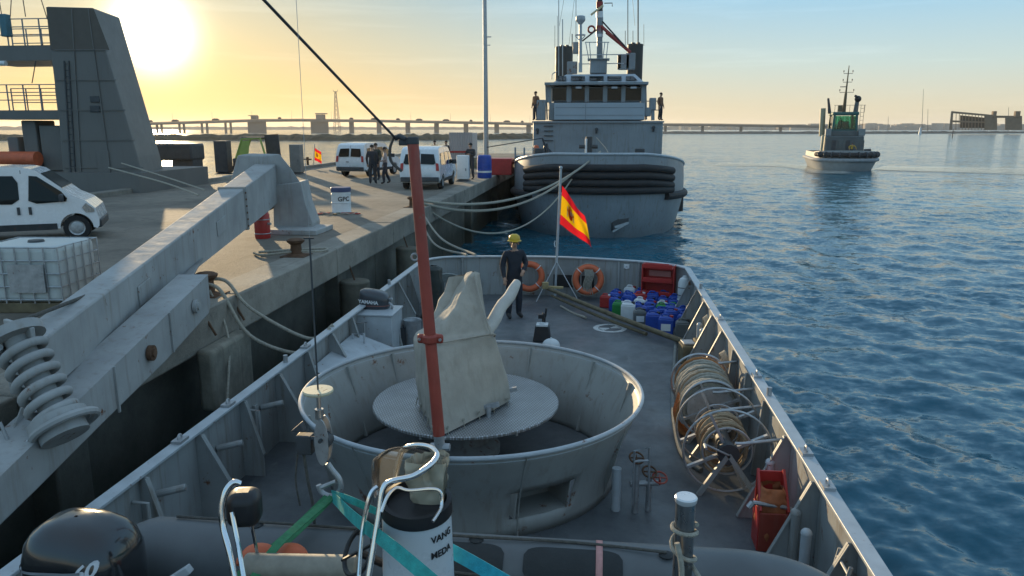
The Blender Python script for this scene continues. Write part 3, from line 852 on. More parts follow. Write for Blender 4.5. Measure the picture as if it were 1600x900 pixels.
# slings
def strap(name, label, cat, pts, w, m, th=.006, up=(0, -1, .4)):
    P = spline(pts, 8); mb = MB(); a_ = []; b_ = []; c_ = []; d_ = []
    for i, p in enumerate(P):
        d = (P[min(i + 1, len(P) - 1)] - P[max(i - 1, 0)]).normalized(); u = d.cross(Vector(up)).normalized() * w / 2; n_ = u.cross(d).normalized() * th / 2
        a_.append(p - u - n_); b_.append(p + u - n_); c_.append(p + u + n_); d_.append(p - u + n_)
    mb.grid([a_, b_, c_, d_, a_])
    o = mb.build(name, m, smooth=50); tag(o, label, cat); return o
M['slinggreen'] = mat('green_webbing', (.05, .22, .10), .8, var=.25, scale=20, bump=.3, bscale=90)
M['slingteal'] = mat('teal_webbing', (.03, .33, .30), .75, var=.25, scale=20, bump=.3, bscale=90)
M['slingcyan'] = mat('cyan_webbing', (.02, .36, .46), .75, var=.2, scale=20, bump=.3, bscale=90)
strap('lifting_sling', 'dull green webbing sling running down left from the crane hook', 'sling', [HOOK, HOOK.lerp(ay(372, 905, 3.9), .5) + V(0, 0, -.02), ay(372, 905, 3.9), ay(330, 960, 3.75)], .075, M['slinggreen'])
strap('lifting_sling', 'second thin green sling strand beside the wider one left of the hook', 'sling', [HOOK + V(.02, .02, 0), ay(440, 845, 4.0), ay(395, 905, 3.75), ay(350, 960, 3.6)], .05, M['slinggreen'])
strap('lifting_sling', 'bright teal webbing sling running down right from the hook past the console', 'sling', [HOOK + V(.01, 0, 0), ay(552, 808, 3.95), ay(604, 848, 3.42), ay(672, 905, 3.2), ay(720, 950, 3.1)], .07, M['slingteal'])
strap('lifting_sling', 'short teal sling leading behind the console towards the gun tub', 'sling', [HOOK + V(.0, .02, .01), ay(545, 780, 4.35), ay(590, 800, 4.4), ay(690, 845, 4.3)], .045, M['slingteal'])
strap('lifting_sling', 'cyan sling end showing right of the white console', 'sling', [ay(700, 858, 3.95), ay(740, 880, 3.85), ay(800, 915, 3.7)], .08, M['slingcyan'])

# =================================================================== rigid inflatable on the deck
M['hypalon'] = mat('dark_grey_hypalon', (.115, .123, .128), .48, var=.2, scale=2.5, bump=.08, bscale=14, streak=.15, streakcol=(.1, .1, .1))
M['patch'] = mat('black_hypalon_patch', (.022, .025, .026), .7, var=.2, scale=6, bump=.2, bscale=60)
TZ = 2.35; TRr = .25
rib = thing('inflatable_boat', 'dark grey rigid inflatable boat lying across the deck in front of the gun tub', 'boat', (-.8, 3.7, 2.0))
far_path = [V(-3.28, 4.52, TZ - .03), V(-3.05, 4.54, TZ), V(-2.4, 4.55, TZ), V(-1.2, 4.56, TZ), V(0, 4.56, TZ), V(.7, 4.56, TZ), V(1.08, 4.53, TZ + .01), V(1.34, 4.38, TZ + .02), V(1.47, 4.05, TZ + .03), V(1.48, 3.65, TZ + .04), V(1.45, 3.25, TZ + .03), V(1.25, 2.9, TZ + .02), V(.7, 2.76, TZ), V(0, 2.74, TZ), V(-1.2, 2.74, TZ), V(-2.4, 2.75, TZ), V(-3.05, 2.76, TZ), V(-3.28, 2.78, TZ - .03)]
P = spline(far_path, 8)
rd = [TRr] * len(P)
for i in range(9): rd[i] = rd[-1 - i] = TRr * (.55 + .45 * min(1, i / 8))
mb = MB(); mb.tube(P, TRr, 28, radii=rd); mb.build('buoyancy_tube', M['hypalon'], rib, smooth=60)
# rubbing strake on the outboard flank, lifelines and wear patches
mb = MB(); st = [p + (Vector((p.x * .35, p.y - 3.65, 0)).normalized()) * (TRr + .005) for p in P[6:-6]]
mb.tube(st, .022, 8); mb.build('rubbing_strake', M['patch'], rib)
def tube_patch(x0, x1, a0, a1, name, m, rr=TRr + .004, yc=4.555):
    mb = MB(); rows = []; n = 26; k = 12
    for i in range(n + 1):
        s = i / n; x = x0 + (x1 - x0) * s
        e = min(s, 1 - s) * (x1 - x0)
        R_ = .14; f = 1.0 if e >= R_ else math.sqrt(max(0, 1 - ((R_ - e) / R_) ** 2)) * .55 + .45
        am = (a0 + a1) / 2; ha = (a1 - a0) / 2 * f
        rows.append([V(x, yc + rr * math.cos(am - ha + 2 * ha * j / k), TZ + rr * math.sin(am - ha + 2 * ha * j / k)) for j in range(k + 1)])
    mb.grid(rows); return mb.build(name, m, rib, smooth=60)
for x0, x1 in ((-1.15, -.55), (-.42, .22)):
    tube_patch(x0, x1, 1.75, 2.75, 'wear_patch', M['patch'])
mb = MB(); mb.tube(spline([V(-2.9, 4.6, TZ + .26), V(-2.3, 4.58, TZ + .268), V(-1.6, 4.58, TZ + .26), V(-.8, 4.55, TZ + .27), V(-.1, 4.57, TZ + .26), V(.5, 4.5, TZ + .27)], 8), .010, 6)
mb.tube(spline([V(-1.3, 4.36, TZ + .15), V(-.6, 4.33, TZ + .125), V(0, 4.34, TZ + .14), V(.6, 4.3, TZ + .13)], 8), .010, 6)
mb.build('lifeline', M['ropedark'], rib)
for p in (V(-2.3, 4.57, TZ + .25), V(-1.55, 4.57, TZ + .25), V(-.75, 4.55, TZ + .25), V(-.05, 4.34, TZ + .13), V(.5, 4.5, TZ + .25)):
    mb = MB(); mb.lathe([(.045, -.006), (.05, .004), (.03, .012), (.012, .014), (0, .014)], p, 20); mb.build('lifeline_pad', M['patch'], rib)
strap_m = mat('pink_webbing', (.55, .27, .25), .8, var=.15, scale=20)
mb = MB(); rows = []
for i in range(15):
    a_ = 1.2 + i * .14; rows.append([V(.07 + dx, 4.555 + .257 * math.cos(a_), TZ + .257 * math.sin(a_)) for dx in (-.022, .022)])
rows.append([V(.05, 4.2, 2.1), V(.09, 4.2, 2.1)])
mb.grid(rows); o = mb.build('lashing_strap', strap_m, None, smooth=60, solid=.004); tag(o, 'pale pink lashing strap pulled over the inflatable tube', 'strap')
# floor and bow interior
mb = MB()
fl = [V(-3.1, 2.85, 2.12), V(.9, 2.9, 2.12), V(1.3, 3.3, 2.14), V(1.38, 3.65, 2.15), V(1.3, 4.0, 2.14), V(.9, 4.4, 2.12), V(-3.1, 4.45, 2.12)]
mb.prism(fl, (0, 0, -.12)); mb.build('floor', M['dark'], rib, smooth=0)
mb = MB(); mb.grid([[V(.55, 3.0, 2.16), V(.55, 4.2, 2.16)], [V(1.0, 3.1, 2.3), V(1.0, 4.15, 2.3)], [V(1.3, 3.4, 2.36), V(1.3, 3.9, 2.36)]]); mb.build('bow_locker', mat('green_gelcoat', (.02, .05, .045), .25, var=.1), rib, solid=.02)
# cradle under the boat
for xx in (-2.3, .2):
    mb = MB(); mb.box((xx, 3.65, 1.62), (.1, 1.5, .64)); mb.box((xx, 3.65, 1.96), (.16, 1.9, .08)); o = mb.build('boat_cradle', M['hull'], None, bevel=.01)
    tag(o, 'grey steel cradle under the inflatable boat, ' + ('nearer the outboard motor' if xx < -1 else 'nearer the bow'), 'cradle')
# stern bolster and boxes
mb = MB(); mb.cyl(ay(385, 884, 3.85), ay(560, 888, 3.85), .075, n=20); mb.build('seat_bolster', mat('worn_cream_vinyl', (.28, .25, .2), .6, var=.25, scale=9), rib, bevel=.01)
for k, (x_, y_) in enumerate(((405, 872), (452, 872))):
    c = ay(x_, y_, 4.05); mb = MB(); mb.ball(c, (.12, .1, .09), 16, 8); mb.cyl(c + V(-.14, 0, -.03), c + V(.14, 0, -.03), .03, n=8)
    o = mb.build('float_buoy', M['orange'], None); tag(o, ('left' if k == 0 else 'right') + ' one of two orange floats tucked under the green sling', 'float')
# console
cc = ay(652, 830, 3.72); cc.z = 2.12
con = []
ctop = ay(655, 813, 3.57).z + .04
mb = MB(); rows = []
for z_, r_, f_ in ((2.12, .225, 0), (2.3, .22, 0), (ctop - .12, .195, .0), (ctop - .02, .188, .02)):
    rows.append([V(cc.x + r_ * math.cos(a_) * .98, cc.y + .8 * r_ * math.sin(a_), z_ + .04 * math.sin(a_) * (z_ > 2.4)) for a_ in np.linspace(0, 2 * PI, 41)])
mb.grid(rows); console = mb.build('console', mat('white_gelcoat', (.62, .64, .66), .3, var=.05), rib, smooth=60)
mb = MB(); rows = []
for z_, r_ in ((ctop - .065, .198), (ctop + .005, .194), (ctop + .01, .168), (ctop - .05, .16)):
    rows.append([V(cc.x + r_ * math.cos(a_), cc.y + .8 * r_ * math.sin(a_), z_ + .04 * math.sin(a_)) for a_ in np.linspace(0, 2 * PI, 41)])
mb.grid(rows); mb.build('console_band', M['black'], console, smooth=60)
mb = MB(); mb.add([V(cc.x + .17 * math.cos(a_), cc.y + .136 * math.sin(a_), ctop - .04 + .04 * math.sin(a_)) for a_ in np.linspace(0, 2 * PI, 32)[:-1]], [tuple(range(31))]); mb.build('dashboard', M['black'], console, smooth=0)
# lettering wrapped round the console
def wrap_text(txt, size, zc, a_mid):
    vs, fs = text_mesh(txt, size, .0015, .0006)
    mb = MB(); out = []
    for v in vs:
        r_ = float(np.interp(zc + v.y, [2.12, 2.3, ctop - .12, ctop - .02], [.225, .22, .195, .188])) + v.z + .004
        a_ = a_mid + v.x / r_
        z_ = zc + v.y + .04 * math.sin(a_)
        out.append(V(cc.x + r_ * math.cos(a_), cc.y + .8 * r_ * math.sin(a_), z_))
    mb.add(out, fs)
    return mb.build('lettering', M['black'], console, smooth=0, fix=False)
wrap_text('VANG', .054, ctop - .135, -.62)
wrap_text('MEDA', .054, ctop - .225, -.66)
# windscreen: bent clear sheet, stainless hoop
ws = bpy.data.materials.new('scratched_acrylic'); ws.use_nodes = True
t_ = ws.node_tree; t_.nodes.clear()
o_ = N(t_, 'ShaderNodeOutputMaterial'); d_ = N(t_, 'ShaderNodeBsdfDiffuse'); d_.inputs[0].default_value = (.34, .33, .29, 1)
tl = N(t_, 'ShaderNodeBsdfTranslucent'); tl.inputs[0].default_value = (.36, .34, .28, 1); tp = N(t_, 'ShaderNodeBsdfTransparent'); tp.inputs[0].default_value = (.9, .9, .86, 1)
gl = N(t_, 'ShaderNodeBsdfGlossy'); gl.inputs['Roughness'].default_value = .25
m1 = N(t_, 'ShaderNodeMixShader'); m2 = N(t_, 'ShaderNodeMixShader'); m3 = N(t_, 'ShaderNodeMixShader'); fr_ = N(t_, 'ShaderNodeFresnel')
m1.inputs[0].default_value = .5; m2.inputs[0].default_value = .72
lk(t_, d_.outputs[0], m1.inputs[1]); lk(t_, tl.outputs[0], m1.inputs[2]); lk(t_, m1.outputs[0], m2.inputs[1]); lk(t_, tp.outputs[0], m2.inputs[2])
lk(t_, fr_.outputs[0], m3.inputs[0]); lk(t_, m2.outputs[0], m3.inputs[1]); lk(t_, gl.outputs[0], m3.inputs[2]); lk(t_, m3.outputs[0], o_.inputs[0])
wtop = ctop + .24
mb = MB(); rows = []
for k_, (f_, r_) in enumerate(((0, .18), (.35, .195), (.8, .195), (.95, .19), (1, .18))):
    row = []
    for a_ in np.linspace(-.25, PI + .35, 37):
        e_ = min(a_ + .25, PI + .35 - a_); rd_ = max(0, .3 - e_) / .3
        row.append(V(cc.x - .045 + r_ * math.cos(a_) * 1.08, cc.y + .04 + r_ * math.sin(a_) * .72, ctop - .02 + (wtop - ctop) * (f_ - .22 * f_ * rd_ ** 2) + .03 * math.cos(3 * a_) * f_ * .4))
    rows.append(row)
mb.grid(rows); mb.build('windscreen', ws, console, smooth=60)
hp = [ay(x_, y_, Y_) for x_, y_, Y_ in ((575, 905, 3.45), (590, 815, 3.55), (598, 765, 3.6), (612, 752, 3.62), (645, 744, 3.62), (672, 727, 3.66), (683, 711, 3.75), (672, 699, 3.85), (650, 696, 3.92), (632, 701, 3.96), (624, 715, 3.97), (614, 760, 3.95), (600, 830, 3.9))]
mb = MB(); mb.tube(spline(hp, 8), .0165, 12); mb.build('grab_rail', M['chrome'], console)
hp = [ay(x_, y_, Y_) for x_, y_, Y_ in ((560, 905, 3.5), (566, 830, 3.6), (578, 775, 3.65), (590, 760, 3.68))]
mb = MB(); mb.tube(spline(hp, 8), .013, 10)
hp = [ay(x_, y_, Y_) for x_, y_, Y_ in ((596, 800, 3.5), (606, 775, 3.55), (620, 762, 3.6), (640, 766, 3.6), (684, 765, 3.62), (690, 790, 3.6), (676, 815, 3.5))]
mb.tube(spline(hp, 8), .009, 8)
mb.build('screen_frame', M['chrome'], console)
wh = ay(560, 862, 3.75)
mb = MB(); mb.torus(wh, .13, .014, (-.6, -.5, .5), 28, 8); mb.bar(wh - V(.1, 0, .06), wh + V(.1, 0, .06), .02, .012); mb.cyl(wh, wh + V(.12, .06, -.1), .025, n=10); mb.build('steering_wheel', M['black'], console)
# plastic sheet bunched inside the screen
bagp = V(cc.x + .06, cc.y + .05, ctop)
secs = []
for z_, r_ in ((ctop - .03, .05), (ctop + .06, .07), (ctop + .14, .085), (ctop + .22, .09)):
    secs.append([V(bagp.x + r_, bagp.y - r_ * .7, z_), V(bagp.x + r_, bagp.y + r_ * .7, z_), V(bagp.x - r_, bagp.y + r_ * .7, z_), V(bagp.x - r_, bagp.y - r_ * .7, z_)])
mb = MB(); mb.grid([r + [r[0]] for r in cloth_loft(secs, 16, .03, 11, 3)])
bm_, bt, bb = mk('translucent_bag'); bb.inputs['Base Color'].default_value = (.62, .55, .42, 1); bb.inputs['Roughness'].default_value = .35; bb.inputs['Transmission Weight'].default_value = .35
o = mb.build('plastic_bag', bm_, None, smooth=60); tag(o, 'crumpled yellowish plastic bag stuffed inside the console windscreen', 'bag')
# seat frame at the stern: chrome hoop with black padded pod
hp = [ay(x_, y_, Y_) for x_, y_, Y_ in ((368, 910, 3.6), (358, 860, 3.65), (349, 825, 3.7), (346, 800, 3.72), (352, 770, 3.75), (364, 754, 3.78), (375, 756, 3.8))]
mb = MB(); mb.tube(spline(hp, 8), .0185, 12)
mb.tube([ay(382, 910, 3.6), ay(372, 850, 3.7), ay(362, 800, 3.75)], .014, 10); mb.tube([ay(405, 880, 3.9), ay(393, 818, 3.85)], .010, 8)
mb.build('seat_hoop', M['chrome'], rib)
pc2 = ay(382, 792, 3.85)
mb = MB(); mb.box(pc2, (.19, .18, .21), rz=.2); mb.build('seat_pod', M['black'], rib, bevel=.06, seg=4)
# outboard motor on the transom
ob = ay(133, 868, 3.85)
mb = MB(); rows = []
def sq(a_, n_=3.2):
    c_, s_ = math.cos(a_), math.sin(a_); return (abs(c_) ** (2 / n_) * (1 if c_ >= 0 else -1), abs(s_) ** (2 / n_) * (1 if s_ >= 0 else -1))
prof = [(-.42, .27, .23, 0), (-.30, .30, .25, 0), (-.1, .315, .26, 0), (.04, .31, .255, .0), (.13, .285, .235, .01), (.19, .24, .20, .02), (.235, .17, .145, .035), (.255, .09, .08, .045), (.26, .01, .01, .05)]
for z_, rx, ry, sh in prof:
    rows.append([V(ob.x + sh * -.5 + rx * sq(a_)[0], ob.y + ry * sq(a_)[1], ob.z + z_ + .05 * (-(rx * sq(a_)[0])) * (z_ > 0)) for a_ in np.linspace(0, 2 * PI, 49)])
mb.grid(rows)
M['cowl'] = mat('glossy_black_cowl', (.018, .02, .023), .18, var=.1, scale=3, coat=.6)
motor = mb.build('outboard_motor', M['cowl'], rib, smooth=50); motor['label'] = 'glossy black outboard motor cowl marked 60'
mb = MB(); rows = []
for k_ in (0, 1):
    rows.append([V(ob.x + (.314 + .004) * sq(a_)[0], ob.y + .266 * sq(a_)[1], ob.z + .03 + .018 * k_ + .03 * math.cos(a_)) for a_ in np.linspace(PI * .95, PI * 1.6, 25)])
mb.grid(rows); mb.build('cowl_stripe', flat('silver_decal', (.45, .48, .52), .25, .6), motor)
vs, fs = text_mesh('60', .125, .002, .004)
mb = MB(); tx = []
for v in vs:
    zz = .055 + v.y + v.x * .3; rx_ = float(np.interp(zz, [q[0] for q in prof], [q[1] for q in prof])); ry_ = float(np.interp(zz, [q[0] for q in prof], [q[2] for q in prof]))
    xl = .175 + v.x + v.y * .18; f_ = max(0., 1 - (abs(xl) / rx_) ** 3.2) ** (1 / 3.2)
    tx.append(V(ob.x + xl, ob.y - ry_ * f_ - .006 - v.z, ob.z + zz - .05 * xl * (zz > 0)))
mb.add(tx, fs); mb.build('lettering', flat('silver_lettering', (.62, .63, .65), .5), motor, smooth=0, fix=False)
mb = MB(); mb.box((ob.x + .1, ob.y, ob.z - .62), (.34, .3, .45)); mb.box((ob.x, ob.y, ob.z - .95), (.2, .16, .5)); mb.build('motor_leg', M['black'], motor, bevel=.03)
mb = MB(); q = ay(285, 892, 3.85); mb.bar(q + V(-.12, 0, -.1), q + V(.05, 0, .02), .05, .05); mb.tube([q + V(-.02, -.1, -.05), q + V(.0, -.1, .03)], .015, 8); mb.build('transom_bracket', M['hulllight'], rib, bevel=.006)
# steel bitt in front of the bow with a rope made fast
bp = ay(1072, 778, 3.95)
bt_ = thing('mooring_bitt', 'polished steel bitt with a flat round cap, in front of the inflatable bow', 'bitt', (bp.x, bp.y, DZ))
mb = MB(); mb.cyl((bp.x, bp.y, DZ), (bp.x, bp.y, bp.z - .01), .055, n=28); mb.build('post', mat('brushed_steel', (.3, .31, .32), .3, .9, var=.15, scale=6), bt_)
mb = MB(); mb.lathe([(0, .012), (.056, .012), (.063, .004), (.06, -.02), (.052, -.03)], bp, 32); mb.build('cap', mat('worn_bright_cap', (.7, .71, .72), .3, .3, var=.08), bt_)
rp = []
for i in range(34):
    a_ = i * .42; rp.append(V(bp.x + .068 * math.cos(a_), bp.y + .068 * math.sin(a_), bp.z - .13 - i * .007 - .03 * math.cos(a_ * .5)))
rp += [V(bp.x + .1, bp.y - .1, bp.z - .45), V(bp.x + .12, bp.y - .12, bp.z - .62)]
mb = MB(); mb.tube(rp, .013, 8); mb.tube(spline([V(bp.x - .05, bp.y - .1, bp.z - .22), V(bp.x - .02, bp.y - .13, bp.z - .4), V(bp.x - .05, bp.y - .12, bp.z - .75), V(bp.x - .06, bp.y - .12, DZ + .2)], 6), .016, 8)
o = mb.build('bitt_rope', M['rope'], None); tag(o, 'pale grey rope wound round the steel bitt', 'rope')

# =================================================================== people
def person_mesh(name, parent, J, mats, fingers=True, sub=1):
    # J: dict of joints; returns one continuous skinned body, coloured by region
    bm = bmesh.new(); lay = bm.verts.layers.skin.verify()
    vs = {}
    def v(k, co, r):
        b = bm.verts.new(co); b[lay].radius = (r, r) if not isinstance(r, tuple) else r; vs[k] = b; return b
    def e(a, b): bm.edges.new((vs[a], vs[b]))
    R = dict(pelvis=(.17, .13), waist=(.16, .125), chest=(.185, .135), neckb=.07, neck=.058, head=(.078, .092), crown=(.066, .08))
    for k in ('pelvis', 'waist', 'chest', 'neckb', 'neck', 'head', 'crown'): v(k, J[k], R[k])
    vs['pelvis'][lay].use_root = True
    for a, b in zip(('pelvis', 'waist', 'chest', 'neckb', 'neck', 'head'), ('waist', 'chest', 'neckb', 'neck', 'head', 'crown')): e(a, b)
    seg = [('pelvis', 'waist', 1), ('waist', 'chest', 1), ('chest', 'neckb', 1), ('neckb', 'neck', 0), ('neck', 'head', 0), ('head', 'crown', 0)]
    nose = J['head'] + J['face'] * .108 + Vector((0, 0, -.015)); v('nose', nose, .014); e('head', 'nose'); seg.append(('head', 'nose', 0))
    for s in ('l', 'r'):
        v('hip' + s, J['hip' + s], .105); v('knee' + s, J['knee' + s], .078); v('calf' + s, J['knee' + s].lerp(J['ankle' + s], .3), .078); v('ankle' + s, J['ankle' + s], .062); v('toe' + s, J['toe' + s], (.045, .032))
        e('pelvis', 'hip' + s); e('hip' + s, 'knee' + s); e('knee' + s, 'calf' + s); e('calf' + s, 'ankle' + s); e('ankle' + s, 'toe' + s)
        seg += [('pelvis', 'hip' + s, 2), ('hip' + s, 'knee' + s, 2), ('knee' + s, 'calf' + s, 2), ('calf' + s, 'ankle' + s, 2), ('ankle' + s, 'toe' + s, 3)]
        v('sho' + s, J['sho' + s], .088); v('elb' + s, J['elb' + s], .064); v('wri' + s, J['wri' + s], .044)
        d = (J['wri' + s] - J['elb' + s]).normalized()
        side = d.cross(Vector((0, 0, 1)));
        side = side.normalized() if side.length > .1 else Vector((1, 0, 0))
        palm = J['wri' + s] + d * .065; v('palm' + s, palm, (.036, .022)); e('chest', 'sho' + s); e('sho' + s, 'elb' + s); e('elb' + s, 'wri' + s); e('wri' + s, 'palm' + s)
        seg += [('chest', 'sho' + s, 1), ('sho' + s, 'elb' + s, 1), ('elb' + s, 'wri' + s, 1), ('wri' + s, 'palm' + s, 0)]
        if fingers:
            nrm = d.cross(side).normalized()
            for i, L in enumerate((.062, .074, .07, .055)):
                o_ = side * (-.027 + .018 * i)
                a = palm + d * .03 + o_; b = a + d * L * .55 + nrm * .012; c = b + d * L * .4 + nrm * .03
                v('f%d%s' % (i, s), a, .0095); v('g%d%s' % (i, s), b, .0088); v('h%d%s' % (i, s), c, .0078)
                e('palm' + s, 'f%d%s' % (i, s)); e('f%d%s' % (i, s), 'g%d%s' % (i, s)); e('g%d%s' % (i, s), 'h%d%s' % (i, s))
                seg += [('palm' + s, 'h%d%s' % (i, s), 0)]
            a = palm - d * .02 - side * .034; b = a + d * .035 - side * .02
            v('t' + s, a, .012); v('u' + s, b, .0095); e('palm' + s, 't' + s); e('t' + s, 'u' + s); seg.append(('palm' + s, 'u' + s, 0))
    pos = {k: Vector(q.co) for k, q in vs.items()}
    me = bpy.data.meshes.new(name); bm.to_mesh(me); bm.free()
    tmp = bpy.data.objects.new(name, me); COL.objects.link(tmp)
    sk = tmp.modifiers.new('skin', 'SKIN'); sk.use_smooth_shade = True; sk.branch_smoothing = .4
    sb = tmp.modifiers.new('sub', 'SUBSURF'); sb.levels = sub; sb.render_levels = sub
    dg = bpy.context.evaluated_depsgraph_get()
    out = bpy.data.meshes.new_from_object(tmp.evaluated_get(dg))
    bpy.data.objects.remove(tmp)
    out.materials.clear()
    for m in mats: out.materials.append(m)
    A = np.array([pos[a] for a, b, k in seg]); B = np.array([pos[b] for a, b, k in seg]); K = [k for a, b, k in seg]
    D = B - A; L2 = (D * D).sum(1)
    for p in out.polygons:
        c = np.array(p.center); t = np.clip(((c - A) * D).sum(1) / L2, 0, 1); q = A + D * t[:, None]
        p.material_index = K[int(((q - c) ** 2).sum(1).argmin())]
        p.use_smooth = True
    o = bpy.data.objects.new(name, out); COL.objects.link(o); o.parent = parent
    return o
def joints(lean=0.0, arms=None, legs=None, turn=0.0):
    V_ = Vector
    J = dict(pelvis=V_((0, 0, .97)), waist=V_((0, .01, 1.12)), chest=V_((0, .0 + lean * .5, 1.32)), neckb=V_((0, lean * .8, 1.47)), neck=V_((0, .01 + lean, 1.53)), head=V_((0, .03 + lean, 1.62)), crown=V_((0, .02 + lean, 1.70)))
    J['face'] = V_((math.sin(turn), math.cos(turn), 0))
    A = {'l': ((-.19, lean * .7, 1.43), (-.25, -.03, 1.14), (-.24, .08, .90)), 'r': ((.19, lean * .7, 1.43), (.25, -.03, 1.14), (.24, .08, .90))}
    if arms: A.update(arms)
    Lg = {'l': ((-.10, 0, .90), (-.11, .03, .50), (-.12, -.02, .08), (-.14, .15, .035)), 'r': ((.10, 0, .90), (.11, .03, .50), (.12, -.02, .08), (.14, .15, .035))}
    if legs: Lg.update(legs)
    for s in 'lr':
        for k, q in zip(('sho', 'elb', 'wri'), A[s]): J[k + s] = V_(q)
        for k, q in zip(('hip', 'knee', 'ankle', 'toe'), Lg[s]): J[k + s] = V_(q)
    return J
def cloth(name, col): return mat(name, col, .85, var=.25, scale=7, bump=.3, bscale=14)
def person(label, loc, rz, h, top, bottom, shoes=(.02, .02, .02), hair=(.02, .015, .012), helmet=None, group=None, skin=(.42, .24, .16), skirt=False, sub=1, **kw):
    t = thing('person', label, 'person', (0, 0, 0))
    J = joints(**kw)
    person_mesh('body', t, J, [flat('skin_tone', skin, .55), top if not isinstance(top, tuple) else cloth('top_cloth', top), bottom if not isinstance(bottom, tuple) else cloth('trouser_cloth', bottom), flat('shoe_leather', shoes, .5)], sub=sub)
    hc = J['head'].lerp(J['crown'], .45); f = J['face']
    mb = MB()
    mb.ball(hc + Vector((0, 0, .012)) - f * .012, (.096, .108, .108), 16, 8, z0=-.15)
    mb.build('hair', flat('hair', hair, .7), t)
    for s in (-1, 1):
        mb = MB(); sd = Vector((f.y, -f.x, 0)); mb.ball(J['head'] + f * .088 + sd * s * .032 + Vector((0, 0, .022)), .010, 8, 6); mb.build('eye', flat('eye_dark', (.02, .02, .02), .3), t)
        mb = MB(); mb.ball(J['head'] + sd * s * .085 + Vector((0, 0, .0)), (.014, .022, .032), 8, 6); mb.build('ear', flat('ear_skin', skin, .6), t)
    mb = MB(); mb.bar(J['head'] + f * .098 + Vector((-f.y * .025, f.x * .025, -.048)), J['head'] + f * .098 + Vector((f.y * .025, -f.x * .025, -.048)), .008, .008); mb.build('mouth', flat('lips', (.3, .12, .09), .5), t)
    if helmet:
        hm = mat('helmet_shell', helmet, .35, var=.06)
        mb = MB(); prof = [(.150, -.012), (.148, 0), (.122, .012), (.122, .05), (.105, .10), (.065, .132), (0, .142)]
        mb.lathe(prof, hc + Vector((0, 0, .035)), 24); mb.prism([hc + f * .11 + Vector((f.y * .09 * s, -f.x * .09 * s, .03)) for s in (-1, 1)] + [hc + f * .19 + Vector((f.y * .05 * s, -f.x * .05 * s, .022)) for s in (1, -1)], (0, 0, .008))
        mb.build('helmet', hm, t)
    if skirt:
        mb = MB(); mb.lathe([(.15, .98), (.19, .8), (.21, .55)], (0, .01, 0), 20); mb.build('skirt', cloth('skirt_cloth', (.02, .02, .022)), t)
    k = h / 1.75
    place(t, loc, rz, None, k)
    if group: t['group'] = group
    return t
navy = cloth('navy_overalls', (.02, .024, .034))
pp = at(803, 496, DZ)
sailor = person('person in dark overalls and yellow helmet standing on the aft deck near the stern', (pp.x, pp.y, DZ), PI + .5, 1.74, navy, navy, helmet=(.62, .40, .03), sub=2,
       arms={'l': ((-.19, 0, 1.43), (-.27, .02, 1.16), (-.12, .22, 1.06)), 'r': ((.19, 0, 1.43), (.26, -.02, 1.15), (.27, .12, .92))}, turn=.3)
mb = MB(); mb.box((-.1, .075, 1.37), (.09, .012, .035)); mb.build('name_patch', M['white'], sailor)
mb = MB(); mb.lathe([(.175, 1.335), (.175, 1.36)], (0, 0, 0), 4); 
mb = MB(); mb.box((-.2, -.01, 1.49), (.07, .12, .012)); mb.build('reflective_strip', M['white'], sailor)

# =================================================================== things on the aft deck
# ---- flagstaff and ensign
fb = ay(869, 470, 17.75); ft = ay(876.5, 262, 17.75)
fs_ = thing('flagstaff', 'thin grey flagstaff with two stays standing at the stern bulwark', 'flagpole', (fb.x, fb.y, DZ))
mb = MB(); mb.tube([(fb.x - .03, fb.y, DZ), (fb.x, fb.y, RZ), (ft.x, ft.y, ft.z)], .028, 12); mb.build('pole', M['hulllight'], fs_)
mb = MB(); mb.ball(ft, .04, 12, 8); mb.build('truck', M['hulllight'], fs_)
for q in ((838, 462), (905, 470)):
    p = ay(*q, 17.2); p.z = DZ + .02
    mb = MB(); mb.cyl(p, (fb.x, fb.y - .03, RZ - .05), .012, n=8); mb.build('stay', M['galv'], fs_)
mb = MB(); mb.tube([(fb.x - .04, fb.y - .03, RZ + .3), (fb.x - .06, fb.y - .03, RZ + .38), (fb.x - .04, fb.y - .03, RZ + .45)], .012, 6); mb.build('cleat', M['white'], fs_)
def fabric(name, col):
    m = bpy.data.materials.new(name); m.use_nodes = True; t = m.node_tree; t.nodes.clear()
    out = N(t, 'ShaderNodeOutputMaterial'); d = N(t, 'ShaderNodeBsdfDiffuse'); tr = N(t, 'ShaderNodeBsdfTranslucent'); mx = N(t, 'ShaderNodeMixShader')
    d.inputs[0].default_value = (*col, 1); tr.inputs[0].default_value = (*col, 1); mx.inputs[0].default_value = .6
    lk(t, d.outputs[0], mx.inputs[1]); lk(t, tr.outputs[0], mx.inputs[2]); lk(t, mx.outputs[0], out.inputs[0]); return m
M['fred'] = fabric('flag_red', (.72, .02, .03)); M['fyel'] = fabric('flag_yellow', (.85, .48, .01)); M['fcrest'] = fabric('flag_crest_red', (.62, .07, .03)); M['fgold'] = fabric('flag_crest_gold', (.7, .25, .02)); M['fwhite'] = fabric('flag_crest_white', (.7, .6, .45))
